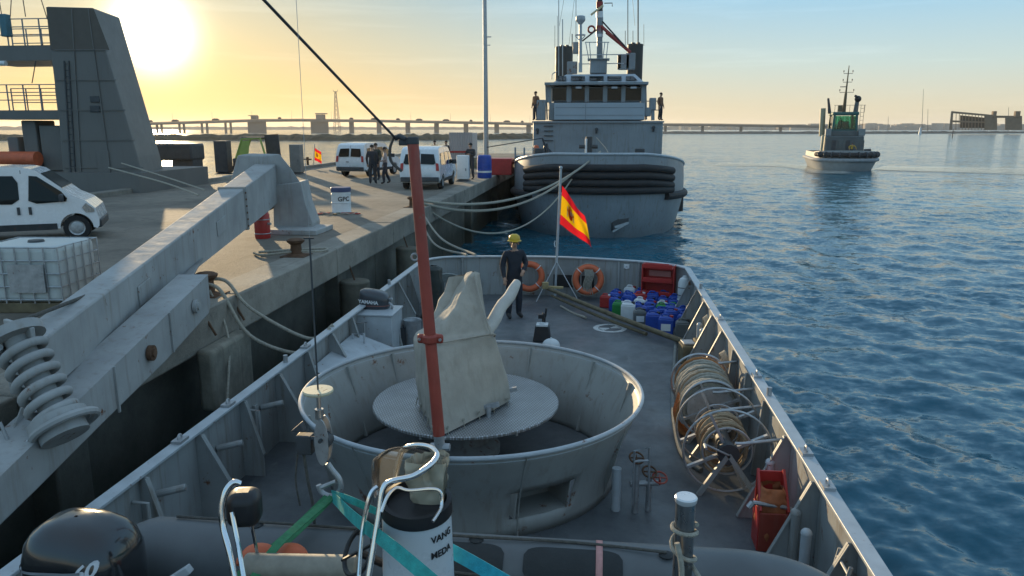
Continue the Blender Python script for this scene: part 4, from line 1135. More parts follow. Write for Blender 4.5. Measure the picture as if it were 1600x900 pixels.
def flag(label, A, B, C, D, wave=.05, seed=0, parent_mats=None, crest=True):
    # corners: hoist top A, hoist bottom B, fly bottom C, fly top D
    t = thing('flag', label, 'flag', B)
    nu, nv = 28, 16
    nrm = (D - A).cross(B - A).normalized()
    def S(u, v):
        p = A.lerp(D, u).lerp(B.lerp(C, u), v)
        w = math.sin(u * 7.5 + v * 2.2 + seed) * wave * u ** .6 + .5 * wave * math.sin(u * 14 - v * 4 + seed) * u
        return p + nrm * w
    for nm, v0, v1, m in (('red_stripe', 0, .25, M['fred']), ('yellow_stripe', .25, .75, M['fyel']), ('red_stripe', .75, 1, M['fred'])):
        k0, k1 = int(v0 * nv), int(v1 * nv); mb = MB()
        mb.grid([[S(i / nu, j / nv) for i in range(nu + 1)] for j in range(k0, k1 + 1)]); mb.build(nm, m, t, smooth=60, fix=False)
    if crest:
        def patch(nm, poly, m, lift=.004):
            for sgn in (-1, 1):
                mb = MB(); mb.add([S(cu + (u - cu) * 1.45, cv + (v - cv) * 1.3) + nrm * lift * sgn for u, v in poly], [tuple(range(len(poly)))]); mb.build(nm, m, t, smooth=0, fix=False)
        cu, cv = .36, .50
        patch('shield', [(cu - .06, cv - .09), (cu + .06, cv - .09), (cu + .06, cv + .04), (cu + .04, cv + .1), (cu, cv + .13), (cu - .04, cv + .1), (cu - .06, cv + .04)], M['fcrest'])
        patch('shield_quarter', [(cu + .003, cv - .08), (cu + .05, cv - .08), (cu + .05, cv + .005), (cu + .003, cv + .005)], M['fwhite'], .007)
        patch('shield_quarter', [(cu - .05, cv + .01), (cu - .003, cv + .01), (cu - .003, cv + .1), (cu - .05, cv + .05)], M['fgold'], .007)
        patch('crown', [(cu - .05, cv - .10), (cu - .06, cv - .16), (cu - .02, cv - .14), (cu, cv - .18), (cu + .02, cv - .14), (cu + .06, cv - .16), (cu + .05, cv - .10)], M['fgold'])
        for s in (-1, 1):
            patch('pillar', [(cu + s * .085 - .012, cv - .1), (cu + s * .085 + .012, cv - .1), (cu + s * .085 + .012, cv + .11), (cu + s * .085 - .012, cv + .11)], M['fwhite'])
            patch('scroll', [(cu + s * .07, cv - .03), (cu + s * .10, cv - .06), (cu + s * .10, cv - .02), (cu + s * .07, cv + .01)], M['fcrest'], .007)
    return t
flag('large red and yellow ensign with crest drooping from the stern flagstaff', ay(878.5, 290, 17.75), ay(875, 350, 17.75), ay(925, 387, 17.55), ay(912, 338, 17.5), .045)

# ---- lifebuoys on the stern plate
def lifebuoy(c, label, line=True):
    t = thing('lifebuoy', label, 'lifebuoy', c, group='orange lifebuoys on the stern bulwark')
    ax = V(.12, -1, .08); mb = MB(); mb.torus(c, .30, .075, ax, 40, 12); mb.build('ring', M['orange'], t)
    u, w, d = basis(ax); mb = MB()
    mb.tube([c + (u * math.cos(i * PI / 20) + w * math.sin(i * PI / 20)) * (.385 + (.02 if i % 10 == 5 else 0)) + d * .02 for i in range(40)], .010, 6, closed=True); mb.build('grab_line', M['rope'], t)
    for k in range(4):
        a_ = k * PI / 2 + .78; q = c + (u * math.cos(a_) + w * math.sin(a_)) * .30
        mb = MB(); mb.torus(q, .080, .012, d.cross(u * math.cos(a_) + w * math.sin(a_)), 16, 6); mb.build('band', M['whiteplastic'], t)
    if line:
        mb = MB(); rng = random.Random(4)
        for k in range(7):
            x = -.09 + .03 * k; mb.tube(spline([c + V(x, -.06, .26), c + V(x + .03, -.10, .1), c + V(x - .02, -.10, -.1), c + V(x + rng.uniform(-.02, .03), -.08, -.34)], 5), .011, 6)
        mb.build('coiled_line', M['rope'], t)
    return t
p = ay(919, 437, 17.6); lifebuoy(p, 'orange lifebuoy with pale coiled line across it, between flagstaff and red rack')
p = ay(827, 432, 17.75); lifebuoy(p, 'orange lifebuoy partly hidden behind the person in the yellow helmet', False)
# ---- red rack, white bottle, stern fittings
q0 = ay(1029, 437, 17.25)
t = thing('red_rack', 'red steel storage rack hung on the stern bulwark above the jerrycans', 'rack', (q0.x, q0.y, q0.z - .38))
mb = MB(); mb.box(q0 + V(0, .06, 0), (.72, .03, .74), rz=-.3); mb.build('back_panel', M['redplastic'], t, bevel=.01)
for dz, nm in ((.30, 'upper_tray'), (-.02, 'middle_tray'), (-.33, 'lower_tray')):
    mb = MB(); mb.box(q0 + V(-.02, -.09, dz), (.70, .24, .035), rz=-.3); mb.box(q0 + V(-.05, -.2, dz + .05), (.66, .02, .09), rz=-.3); mb.build('tray', M['redplastic'], t, bevel=.008)
for s in (-1, 1):
    mb = MB(); mb.box(q0 + V(s * .345, -.06 - s * .1, 0), (.03, .26, .74), rz=-.3); mb.build('side_panel', M['redplastic'], t, bevel=.008)
mb = MB(); mb.box(q0 + V(.03, .02, .14), (.5, .02, .13), rz=-.3); mb.build('label_plate', mat('pale_red_plate', (.5, .2, .18), .5), t)
g0 = ay(1069, 452, 16.55)
t = thing('gas_bottle', 'white cylinder hanging in the starboard stern corner beside the red rack', 'gas bottle', (g0.x, g0.y, g0.z - .28))
mb = MB(); mb.lathe([(0, -.28), (.10, -.27), (.135, -.22), (.14, 0), (.135, .16), (.10, .24), (.05, .27), (.045, .30), (0, .30)], g0, 24); mb.build('cylinder', M['whiteplastic'], t)
mb = MB(); mb.torus(g0 + V(0, 0, .05), .143, .008, (0, 0, 1), 24, 6); mb.torus(g0 + V(0, 0, -.12), .143, .008, (0, 0, 1), 24, 6); mb.cyl(g0 + V(0, -.14, -.1), g0 + V(0, -.15, -.1), .018, n=10); mb.build('strap', M['dark'], t)
c = ay(979, 416, 17.7)
mb = MB(); mb.box(c, (.13, .02, .10), rz=-.25); mb.torus(c + V(0, -.02, -.02), .035, .01, (0, 1, 0), 14, 6); mb.build('fairlead_plate', M['white'], boat)
# ---- jerrycans
def jerry(w=.26, d=.20, h=.34):
    t = thing('jerrycan', 'x', 'jerrycan')
    mb = MB(); mb.box((0, 0, h * .42), (w, d, h * .84)); mb.hexa([V(-w / 2, -d / 2, h * .841), V(w / 2, -d / 2, h * .841), V(w / 2, d / 2, h * .841), V(-w / 2, d / 2, h * .841), V(-w * .36, -d * .36, h * .93), V(w * .28, -d * .36, h * .93), V(w * .28, d * .36, h * .93), V(-w * .36, d * .36, h * .93)])
    b = mb.build('body', M['blue'], t, bevel=.022, seg=3)
    mb = MB(); mb.tube(spline([V(-w * .28, 0, h * .9), V(-w * .22, 0, h * 1.02), V(w * .1, 0, h * 1.02), V(w * .2, 0, h * .9)], 5), .016, 8); mb.build('handle', M['blue'], t)
    mb = MB(); mb.cyl((w * .32, 0, h * .86), (w * .34, 0, h * .99), .033, n=14); mb.build('cap', M['black'], t)
    mb = MB(); mb.box((0, -d / 2 - .002, h * .42), (w * .62, .004, h * .36)); mb.build('paper_label', M['white'], t)
    return t
proto = jerry()
def can(loc, rz, m, cap, label, lab=False, s=1.0, tilt=0):
    c = copy_tree(proto); place(c, loc, rz, label, s); c.rotation_euler = (tilt, 0, rz)
    c['group'] = 'jerrycans stowed in the starboard stern corner'
    for ch in list(c.children):
        nm = ch.name.split('.')[0]
        if nm in ('body', 'handle'):
            ch.data = MESH[(nm, m)]
        elif nm == 'cap': ch.data = MESH[(nm, cap)]
        elif nm == 'paper_label' and not lab: bpy.data.objects.remove(ch)
    return c
MESH = {}
for ch in proto.children:
    nm = ch.name.split('.')[0]
    for m in ('blue', 'green', 'whiteplastic', 'greyplastic', 'black', 'redplastic'):
        me = ch.data.copy(); me.materials.clear(); me.materials.append(M[m]); MESH[(nm, m)] = me
rng = random.Random(11)
front = [((966, 492), 'green', 'white', 'green jerrycan at the left end of the front row behind the spar', False, 1.0), ((981, 497), 'whiteplastic', 'black', 'large white jerrycan in the front row beside the green one', False, 1.15),
         ((999, 505), 'greyplastic', 'black', 'dark grey jerrycan with a white paper label in the front row', True, 1.0), ((1020, 513), 'blue', 'black', 'plain blue drum jerrycan between the labelled grey and the labelled blue one', False, 1.12),
         ((1040, 520), 'blue', 'redplastic', 'blue jerrycan with a white paper label in the front row', True, 1.15), ((1066, 526), 'greyplastic', 'black', 'plain grey jerrycan at the right end of the front row', False, 1.1),
         ((946, 478), 'redplastic', 'white', 'small dark red jerrycan just left of the green one', False, .9)]
for (x_, y_), m, cp, lb, la, s_ in front:
    p = at(x_, y_ + 2, DZ); can((p.x, p.y, DZ), rng.uniform(-.35, .1), m, 'whiteplastic' if cp == 'white' else cp, lb, la, s_)
rest = []
for r in range(5):
    for k in range(8 - r // 2):
        f_ = k / 7.0
        px = 962 + 122 * f_ + r * 1.5; py = 486 + 33 * f_ - r * 6.8
        if py > 519 or px > 1092: continue
        rest.append((px + rng.uniform(-2, 2), py, r, k))
special = {(1, 2): ('whiteplastic', 'round topped white jerrycan in the middle of the blue ones'), (2, 4): ('whiteplastic', 'white jerrycan just behind the middle of the cluster, black cap'), (1, 4): ('green', 'green jerrycan in the middle of the blue ones'), (3, 1): ('whiteplastic', 'white jerrycan at the back left of the cluster by the stern'),
           (2, 5): ('green', 'green jerrycan towards the back right of the cluster'), (2, 7): ('greyplastic', 'big dark grey jerrycan against the starboard bulwark'), (2, 2): ('redplastic', 'dull red jerrycan in the middle of the cluster')}
for px, py, r, k in rest:
    p = at(px, py, DZ)
    m, lb = special.get((r, k), ('blue', 'plain blue jerrycan packed among the others behind the front row'))
    can((p.x, p.y, DZ), rng.uniform(-.6, .6), m, rng.choice(('black', 'redplastic', 'whiteplastic', 'blue')), lb, False, rng.uniform(.9, 1.15))
for ch in list(proto.children): bpy.data.objects.remove(ch)
bpy.data.objects.remove(proto)
# ---- spars in front of the jerrycans
def spar(label, a, b, r, m, n=12, cat='spar'):
    mb = MB(); pts = [a.lerp(b, i / 12) + V(0, 0, -.03 * math.sin(PI * i / 12)) for i in range(13)]
    mb.tube(pts, r, n, radii=[r * (1 - .25 * i / 12) for i in range(13)][::-1]); o = mb.build('spar', m, None); tag(o, label, cat, 'spars laid across the aft deck'); return o
A_ = ay(852, 449, 17.2); B_ = at(1088, 541, DZ + .12)
spar('thick weathered wooden spar fencing off the jerrycans', A_, B_, .055, M['timber'])
spar('thinner wooden spar lying just in front of the thick one', ay(862, 462, 17.0), at(1010, 522, DZ + .05), .035, M['timber'])
spar('short pale spar lying loose on the deck left of the jerrycans', at(876, 478, DZ + .04), at(915, 496, DZ + .04), .03, M['rope'])
mb = MB(); mb.box(ay(868, 449, 17.1), (.36, .1, .05), rz=-.1); mb.box(ay(852, 446, 17.1), (.14, .1, .16), rz=.3); o = mb.build('wooden_wedge', mat('sunlit_timber', (.36, .27, .13), .7, var=.3, scale=9), None, bevel=.01); tag(o, 'sunlit pale timber wedge under the upper end of the spars', 'wedge')  # paler timber colour imitates sunlight on the spars' upper end
bq = at(1078, 566, DZ)
t = thing('timber_chock', 'squat wooden chock with a pale top at the lower end of the long spar', 'chock', bq)
mb = MB(); mb.box(bq + V(0, 0, .17), (.36, .34, .34), rz=.15); mb.build('block', M['timber'], t, bevel=.02)
mb = MB(); mb.box(bq + V(-.05, 0, .36), (.2, .26, .03), rz=.15); mb.build('top_plate', M['galv'], t, bevel=.005)
mb = MB(); mb.box(bq + V(.13, 0, .38), (.14, .26, .08), rz=.15); mb.build('cleat', M['timber'], t, bevel=.02)
# ---- deck hose, pump, dome
hp = [at(x_, y_, DZ + .03) for x_, y_ in ((1056, 532), (1054, 565), (1052, 600), (1052, 640), (1057, 680), (1064, 705), (1076, 722), (1096, 735))]
mb = MB(); mb.tube(spline(hp, 8), .032, 10); o = mb.build('deck_hose', mat('pale_hose', (.17, .18, .17), .7, var=.3, scale=8), None); tag(o, 'long grey hose lying along the deck from the spar to the reels', 'hose')
q = at(847, 532, DZ)
t = thing('deck_pump', 'small black pump with a white plate on the deck behind the tub', 'pump', q)
mb = MB(); mb.hexa([q + V(-.17, -.14, 0), q + V(.17, -.14, 0), q + V(.17, .14, 0), q + V(-.17, .14, 0), q + V(-.13, -.1, .3), q + V(.13, -.1, .3), q + V(.13, .1, .3), q + V(-.13, .1, .3)]); mb.build('housing', M['black'], t, bevel=.02)
mb = MB(); mb.box(q + V(0, -.01, .32), (.22, .2, .04)); mb.torus(q + V(0, -.03, .35), .05, .012, (0, 0, 1), 16, 6); mb.build('top_plate', M['whiteplastic'], t, bevel=.008)
mb = MB(); mb.cyl(q + V(.02, .08, .3), q + V(.03, .1, .52), .035, n=10); mb.box(q + V(-.02, .07, .46), (.12, .08, .08)); mb.cyl(q + V(.05, .1, .44), q + V(.07, .1, .62), .02, n=8); mb.build('motor_head', M['black'], t, bevel=.008)
q = at(861, 540, DZ)
mb = MB(); mb.ball((q.x, q.y, DZ), (.17, .13, .14), 24, 8, z0=0); mb.cyl((q.x, q.y, DZ + .13), (q.x, q.y, DZ + .155), .018, n=10); o = mb.build('vent_dome', M['whiteplastic'], None); tag(o, 'white domed deck vent just behind the tub rim', 'vent')
M['ropetan'] = mat('tan_rope', (.34, .25, .16), .9, var=.3, scale=20, bump=.5, bscale=120)
# ---- rope reel and hose reel along the starboard side
def flange(mb, c, R, r=.018, spokes=4, a0=.4):
    mb.torus(c, R, r, (0, 1, 0), 44, 8)
    for k in range(spokes):
        a_ = a0 + 2 * PI * k / spokes; mb.bar(c, c + V(math.cos(a_) * R, 0, math.sin(a_) * R), .03, .05, up=(0, 1, 0))
RC = V(1.52, 9.98, DZ + .46)
t = thing('rope_reel', 'big reel wound full of pale and orange mooring rope by the starboard bulwark', 'reel', (RC.x, RC.y, DZ))
mb = MB(); mb.cyl(RC + V(0, -.55, 0), RC + V(0, .55, 0), .2, n=28); mb.cyl(RC + V(0, -.62, 0), RC + V(0, .62, 0), .04, n=12); mb.build('drum', M['dark'], t)
for k, (y0, y1, m) in enumerate(((.50, .38, 'ropeorange'), (.37, -.10, 'rope'), (-.11, -.2, 'ropetan'), (-.21, -.52, 'rope'))):
    mb = MB(); n_ = int(abs(y1 - y0) / .042); pts = []
    for i in range(n_ * 20 + 1):
        a_ = i * 2 * PI / 20; rr = .335 + .02 * math.sin(i * .37) + .015 * math.sin(i * .11)
        pts.append(RC + V(math.cos(a_) * rr, y0 + (y1 - y0) * i / (n_ * 20), math.sin(a_) * rr))
    mb.tube(pts, .024, 7); mb.build('rope_turns', M[m], t)
    mb = MB(); mb.cyl(RC + V(0, y0, 0), RC + V(0, y1, 0), .33, n=28); mb.build('rope_core', M[m], t)
for s in (-.57, .55):
    mb = MB(); c_ = RC + V(0, s, 0); flange(mb, c_, .40 if s > 0 else .38); 
    if s < 0: mb.cyl(c_ + V(0, 0, 0), c_ + V(0, .02, 0), .30, n=36)
    mb.build('flange', M['galv'], t)
for s in (-.61, .61):
    mb = MB(); c_ = RC + V(0, s, 0); mb.bar(c_ + V(-.28, 0, -.46), c_, .05, .05); mb.bar(c_ + V(.28, 0, -.46), c_, .05, .05); mb.build('stand', M['hull'], t)
mb = MB()
for k in range(6):
    x = RC.x - .35 - .012 * (k % 2); yy = RC.y - .1 - .06 * k
    mb.tube(spline([V(x, yy, DZ + .5), V(x - .05, yy, DZ + .25), V(x + .03, yy - .03, DZ + .06), V(x + .18, yy, DZ + .03)], 5), .022, 7)
mb.build('loose_bight', M['ropeorange'], t)
HC = V(1.50, 8.38, DZ + .50)
t = thing('hose_reel', 'open wire framed reel with loose rope turns nearer the viewer than the full rope reel', 'reel', (HC.x, HC.y, DZ))
for s in (-.36, .36):
    mb = MB(); flange(mb, HC + V(0, s, 0), .48, .014, 4, .45); mb.torus(HC + V(0, s, 0), .27, .013, (0, 1, 0), 32, 6); mb.build('flange', M['galv'], t)
mb = MB(); mb.cyl(HC + V(0, -.42, 0), HC + V(0, .42, 0), .085, n=18); mb.cyl(HC + V(0, -.46, 0), HC + V(0, -.36, 0), .12, n=18); mb.build('axle', M['dark'], t)
mb = MB()
for k in range(7):
    R_ = .225 + .022 * (k % 3) + .012 * math.sin(k * 2.3); pts = []
    for i in range(30):
        a_ = i * 2 * PI / 30; pts.append(HC + V(math.cos(a_) * R_ * 1.0, -.27 + .085 * k + .045 * math.sin(a_ + k * 1.9), math.sin(a_) * R_ * (1.0 if math.sin(a_) > 0 else 1.15 + .06 * math.sin(k * 1.7))))
    mb.tube(pts, .020, 7, closed=True)
mb.tube(spline([HC + V(-.2, -.2, .1), HC + V(-.26, -.28, -.05), HC + V(-.22, -.33, -.2), HC + V(-.1, -.36, -.26)], 6), .02, 7)
mb.build('rope_turns', M['ropetan'], t)
for s in (-.44, .44):
    mb = MB(); c_ = HC + V(0, s, 0); mb.bar(c_ + V(-.3, 0, -.5), c_, .05, .05); mb.bar(c_ + V(.34, 0, -.5), c_, .05, .05); mb.build('stand', M['hull'], t)
mb = MB(); mb.cyl(HC + V(0, -.47, 0), HC + V(-.27, -.5, .13), .012, n=8); mb.cyl(HC + V(-.27, -.5, .13), HC + V(-.27, -.62, .13), .016, n=8); mb.build('crank', M['galv'], t)
# ---- red holder with an orange bag, starboard side near the eye
rh = V(1.75, at(1222, 852, DZ).y, DZ)
t = thing('red_holder', 'open red steel holder standing against the starboard bulwark near the inflatable bow', 'holder', rh)
mb = MB()
mb.box(rh + V(0, .13, .36), (.26, .02, .72)); mb.build('back_plate', M['redplastic'], t, bevel=.006)
for s in (-1, 1):
    mb = MB(); mb.bar(rh + V(s * .12, .12, .74), rh + V(s * .13, -.14, .42), .025, .05); mb.box(rh + V(s * .13, 0, .21), (.02, .26, .42)); mb.build('side_rail', M['redplastic'], t, bevel=.004)
mb = MB(); mb.box(rh + V(0, -.13, .2), (.26, .02, .4)); mb.build('front_plate', M['red'], t, bevel=.006)
secs = [[rh + V(.11 * a_, .10 * b_ - .0, z_) for a_, b_ in ((1, -1), (1, 1), (-1, 1), (-1, -1))] for z_ in (.05, .3, .5, .6)]
secs[-1] = [rh + V(.06 * a_, .06 * b_, .62) for a_, b_ in ((1, -1), (1, 1), (-1, 1), (-1, -1))]
mb = MB(); mb.grid([r + [r[0]] for r in cloth_loft(secs, 6, .035, 9, 5)]); o = mb.build('kit_bag', mat('orange_canvas', (.42, .13, .05), .8, var=.2, scale=9), None, smooth=60); tag(o, 'crumpled orange canvas bag stuffed in the red holder', 'bag')
mb = MB(); mb.tube([rh + V(-.2, -.12, .5), rh + V(.1, -.1, .46), rh + V(.42, -.14, .34)], .022, 8); mb.cyl(rh + V(-.2, -.12, .5), rh + V(-.24, -.13, .45), .03, n=8); o = mb.build('lever_bar', M['galv'], None); tag(o, 'grey lever bar lying across the red holder', 'bar')
t = thing('strapped_cylinder', 'small dark grey cylinder strapped to the bulwark right of the red holder', 'cylinder', rh + V(.26, -.1, 0))
mb = MB(); c_ = rh + V(.27, -.12, 0); mb.lathe([(0, 0), (.075, .0), (.08, .03), (.08, .36), (.06, .42), (.025, .45), (.02, .5), (0, .5)], c_, 20); mb.build('body', M['greyplastic'], t)
mb = MB(); mb.torus(c_ + V(0, 0, .25), .084, .008, n=20, k=6); mb.build('strap', M['white'], t)
# hand ladder and loose lines hung inside the starboard bulwark
t = thing('boarding_ladder', 'small metal ladder leaning inside the starboard bulwark near the bottom corner', 'ladder', (1.8, 5.3, DZ))
for s in (0, .26):
    mb = MB(); mb.cyl((1.74, 5.2 + s, DZ), (1.92, 5.25 + s, RZ - .1), .016, n=8); mb.build('stile', M['galv'], t)
for k in range(4):
    z_ = .12 + k * .22; mb = MB(); mb.cyl((1.74 + .18 * z_ / .84, 5.2 + .05 * z_, DZ + z_), (1.74 + .18 * z_ / .84, 5.46 + .05 * z_, DZ + z_), .013, n=8); mb.build('rung', M['galv'], t)
for yy, lb in ((12.75, 'tangled rope hanging from the starboard rail beside the timber chock'), (10.9, 'white rope coil hanging from the starboard rail above the rope reel')):
    mb = MB()
    for k in range(5):
        c_ = V(RX - .1, yy + .03 * k, RZ - .25 - .02 * k); pts = [c_ + V(-.03 * math.sin(i * .4) - .01 * k, math.cos(i * 2 * PI / 18) * .10, math.sin(i * 2 * PI / 18) * (.2 if yy > 12 else .12)) for i in range(18)]
        mb.tube(pts, .013, 6, closed=True)
    o = mb.build('rope_coil', M['rope'], None); tag(o, lb, 'rope')
# ---- port side: locker, outboard on its bracket, plate, winch
lq = at(583, 545, DZ)
lz = ay(583, 494, 12.2).z
t = thing('deck_locker', 'pale blue grey steel deck locker against the port bulwark under the outboard motor', 'locker', (-3.45, 12.4, DZ))
mb = MB(); x0 = ay(556, 494, 12.2).x; x1 = ay(612, 494, 12.2).x
mb.box(((x0 + x1) / 2, 12.55, (DZ + lz) / 2), (x1 - x0, .7, lz - DZ)); mb.build('box', M['hulllight'], t, bevel=.012)
mb = MB(); mb.box(((x0 + x1) / 2, 12.55, lz + .015), (x1 - x0 + .04, .74, .03)); mb.build('lid', M['hulllight'], t, bevel=.008)
mb = MB(); mb.cyl((x0 + .1, 12.19, lz - .1), (x0 + .2, 12.19, lz - .1), .015, n=8); mb.build('latch', M['galv'], t)
oc = ay(586, 469, 12.7)
t = thing('outboard_motor', 'dark grey spare outboard motor with white lettering clamped above the deck locker', 'outboard motor', (oc.x, oc.y, oc.z - .5))
mb = MB(); rows = []
for z_, rx, ry, sh in ((-.20, .22, .14, 0), (-.12, .26, .165, 0), (.0, .27, .175, 0), (.09, .265, .17, 0), (.15, .24, .15, -.01), (.185, .17, .10, -.02), (.195, .01, .01, -.03)):
    rows.append([V(oc.x + sh + rx * sq(a_, 3.4)[0], oc.y + ry * sq(a_, 3.4)[1], oc.z + z_ - .04 * rx * sq(a_)[0] / .27 * (z_ > .05)) for a_ in np.linspace(0, 2 * PI, 41)])
mb.grid(rows); mb.build('cowl', mat('dark_grey_cowl', (.045, .05, .058), .35, var=.1, coat=.3), t, smooth=50)
mb = MB(); mb.lathe([(.0, 0)], (0, 0, 0), 4) if False else None
rows = [[V(oc.x + .273 * sq(a_, 3.4)[0], oc.y + .178 * sq(a_, 3.4)[1], oc.z - .075 + .012 * k_) for a_ in np.linspace(PI, 2 * PI, 25)] for k_ in (0, 1)]
mb.grid(rows); mb.build('cowl_stripe', flat('grey_red_decal', (.3, .12, .1), .4), t)
vs, fs = text_mesh('YAMAHA', .085, .002, .003)
mb = MB(); mb.add([V(oc.x - .07 + v.x, oc.y - .182 - v.z, oc.z + .0 + v.y - v.x * .08) for v in vs], fs); mb.build('lettering', M['white'], t, smooth=0, fix=False)
mb = MB(); mb.box(oc + V(.05, 0, -.3), (.2, .16, .22)); mb.box(oc + V(.22, 0, -.22), (.12, .2, .12)); mb.box(oc + V(.02, 0, -.62), (.12, .1, .5)); mb.build('leg', M['dark'], t, bevel=.02)
mb = MB(); mb.tube(spline([oc + V(.26, -.05, -.02), oc + V(.33, -.08, -.08), oc + V(.31, -.06, -.16)], 5), .02, 8); mb.cyl(oc + V(.27, -.04, .03), oc + V(.33, -.06, .05), .02, n=8); mb.build('clamp_handle', M['galv'], t)
mb = MB(); mb.bar(oc + V(.3, 0, -.16), oc + V(.5, -.05, -.95), .04, .04); mb.bar(oc + V(.1, 0, -.32), oc + V(.1, 0, -1.0), .06, .06); mb.build('stand', M['hull'], t)
# tilted hatch cover
a_ = ay(540, 541, 11.6); b_ = ay(578, 541, 11.3)
mb = MB(); mb.prism([V(LX + .05, 9.9, 1.92), V(LX + .05, 11.9, 1.92), V(LX + .75, 11.9, 1.66), V(LX + .75, 9.9, 1.66)], (0, 0, .02)); o = mb.build('hatch_cover', M['hulllight'], None, smooth=0); tag(o, 'flat pale grey plate lying tilted between port bulwark and gun tub', 'plate')
# white steel frames near the locker
for k, (x_, y_) in enumerate(((545, 540), (560, 535))):
    p = ay(x_, y_, 11.9 - k * .3); mb = MB(); mb.tube([p + V(-.09, 0, -.3), p + V(-.09, 0, .14), p + V(.1, 0, .16), p + V(.1, 0, -.3)], .02, 8); o = mb.build('tube_frame', M['hulllight'], None); tag(o, ('lower' if k == 0 else 'taller') + ' small pale tube frame standing beside the deck locker', 'frame')
# covered winch and hose coil in the port quarter
wq = ay(678, 470, 15.6); wq.z = DZ
t = thing('covered_capstan', 'tall dark green tarpaulin covered capstan in the port stern quarter', 'capstan', wq)
secs = [[wq + V(.19 * s_ * a_, .19 * s_ * b_, z_) for a_, b_ in ((1, -1), (1, 1), (-1, 1), (-1, -1))] for z_, s_ in ((0, 1.15), (.35, 1.05), (.75, .95), (1.05, .85), (1.12, .3))]
mb = MB(); mb.grid([r + [r[0]] for r in cloth_loft(secs, 6, .03, 4, 9)]); mb.build('tarpaulin', mat('dark_green_tarpaulin', (.025, .032, .028), .6, var=.25, scale=5, bump=.3, bscale=10), t, smooth=60)
mb = MB(); mb.lathe([(.3, 0), (.3, .04), (.24, .06)], wq, 24); mb.build('base_ring', M['dark'], t)
hq = ay(702, 452, 17.3)
t = thing('hose_coil', 'coiled pale hose hanging on the stern bulwark in the port quarter', 'hose', hq - V(0, 0, .5))
mb = MB()
for k in range(6):
    R_ = .22 + .055 * k; mb.torus(hq + V(0, -.03 * k, -.02 * k), R_, .022, (.35, -1, .1), 40, 8)
mb.build('hose_turns', mat('faded_hose', (.26, .28, .27), .7, var=.2, scale=8), t)
mb = MB(); mb.bar(hq + V(0, .05, .0), hq + V(0, -.2, .0), .1, .05); mb.build('bracket', M['hull'], t)
for k, (x_, y_, m, lb) in enumerate(((645, 528, 'galv', 'grey metal bucket standing between the capstan and the deck locker'), (628, 532, 'dark', 'dark bucket with a hose left of the metal bucket'))):
    q = ay(x_, y_, 12.9); q.z = DZ
    t = thing('bucket', lb, 'bucket', q); mb = MB(); h_ = .62 if k == 0 else .5
    mb.lathe([(0, 0), (.13, 0), (.16, h_), (.165, h_ + .01), (.15, h_ - .01), (.12, .05)], q, 24); mb.build('pail', M[m], t)
    mb = MB(); mb.tube([q + V(math.cos(i * PI / 10) * .165, 0, h_ - .02 + math.sin(i * PI / 10) * .06) for i in range(11)], .008, 6); mb.build('bail', M['galv'], t)

# =================================================================== on the quay
# ---- hinged landing boom with its coil spring, over the berth edge
bz = at(452, 362, QZ)
boom = thing('landing_boom', 'massive grey steel boom with a coil spring, hinged on the quay edge', 'boom', (bz.x, bz.y, QZ))
M['boom'] = mat('boom_grey_paint', (.35, .352, .345), .75, var=.2, scale=1.6, bump=.15, bscale=4, rust=.02, streak=.5, streakcol=(.24, .21, .17))
farT = ay(432, 256, 18.5); nearT = ay(58, 538, 6.2)
d = (nearT - farT).normalized(); side = V(-d.y, d.x, 0).normalized()
if side.x < 0: side = -side
upn = side.cross(d); upn = upn if upn.z > 0 else -upn
def sect(c, w, h):  # top edge nearest the eye given by c
    return [c - upn * h, c - side * w - upn * h, c - side * w, c]
mb = MB()
stations = [(0, .54, .94), (.12, .52, .92), (.5, .42, .72), (.82, .36, .54), (1.0, .32, .50)]
rows = []
for f_, w_, h_ in stations:
    c = farT.lerp(nearT, f_); q = sect(c, w_, h_); rows.append(q + [q[0]])
mb.grid(rows); n_ = len(mb.v); mb.f.append((n_ - 5, n_ - 4, n_ - 3, n_ - 2)); mb.m.append(0); mb.f.append((3, 2, 1, 0)); mb.m.append(0)
mb.build('main_girder', M['boom'], boom, smooth=20, bevel=.02)
# knuckle over the hinge
kn = [ay(x_, y_, 18.4) for x_, y_ in ((414, 243), (437, 240), (455, 262), (472, 288), (470, 300), (420, 330), (398, 300))]
mb = MB(); mb.prism(kn, V(-.9, .35, 0)); mb.build('knuckle', M['boom'], boom, smooth=30, bevel=.03)
hb = [ay(x_, y_, 18.25) for x_, y_ in ((426, 290), (470, 284), (477, 318), (489, 350), (489, 358), (428, 362))]
mb = MB(); mb.prism(hb, V(-.15, .9, 0)); mb.build('hinge_pedestal', M['boom'], boom, smooth=20, bevel=.02)
hp_ = ay(418, 322, 18.2); mb = MB(); mb.cyl(hp_, hp_ + V(-.2, 1.0, 0), .12, n=20); mb.build('hinge_pin', M['rust'], boom)
fb_ = at(458, 366, QZ); mb = MB(); mb.box((fb_.x, fb_.y + .45, QZ + .06), (1.3, 1.2, .12)); mb.build('base_plate', M['boom'], boom, bevel=.015)
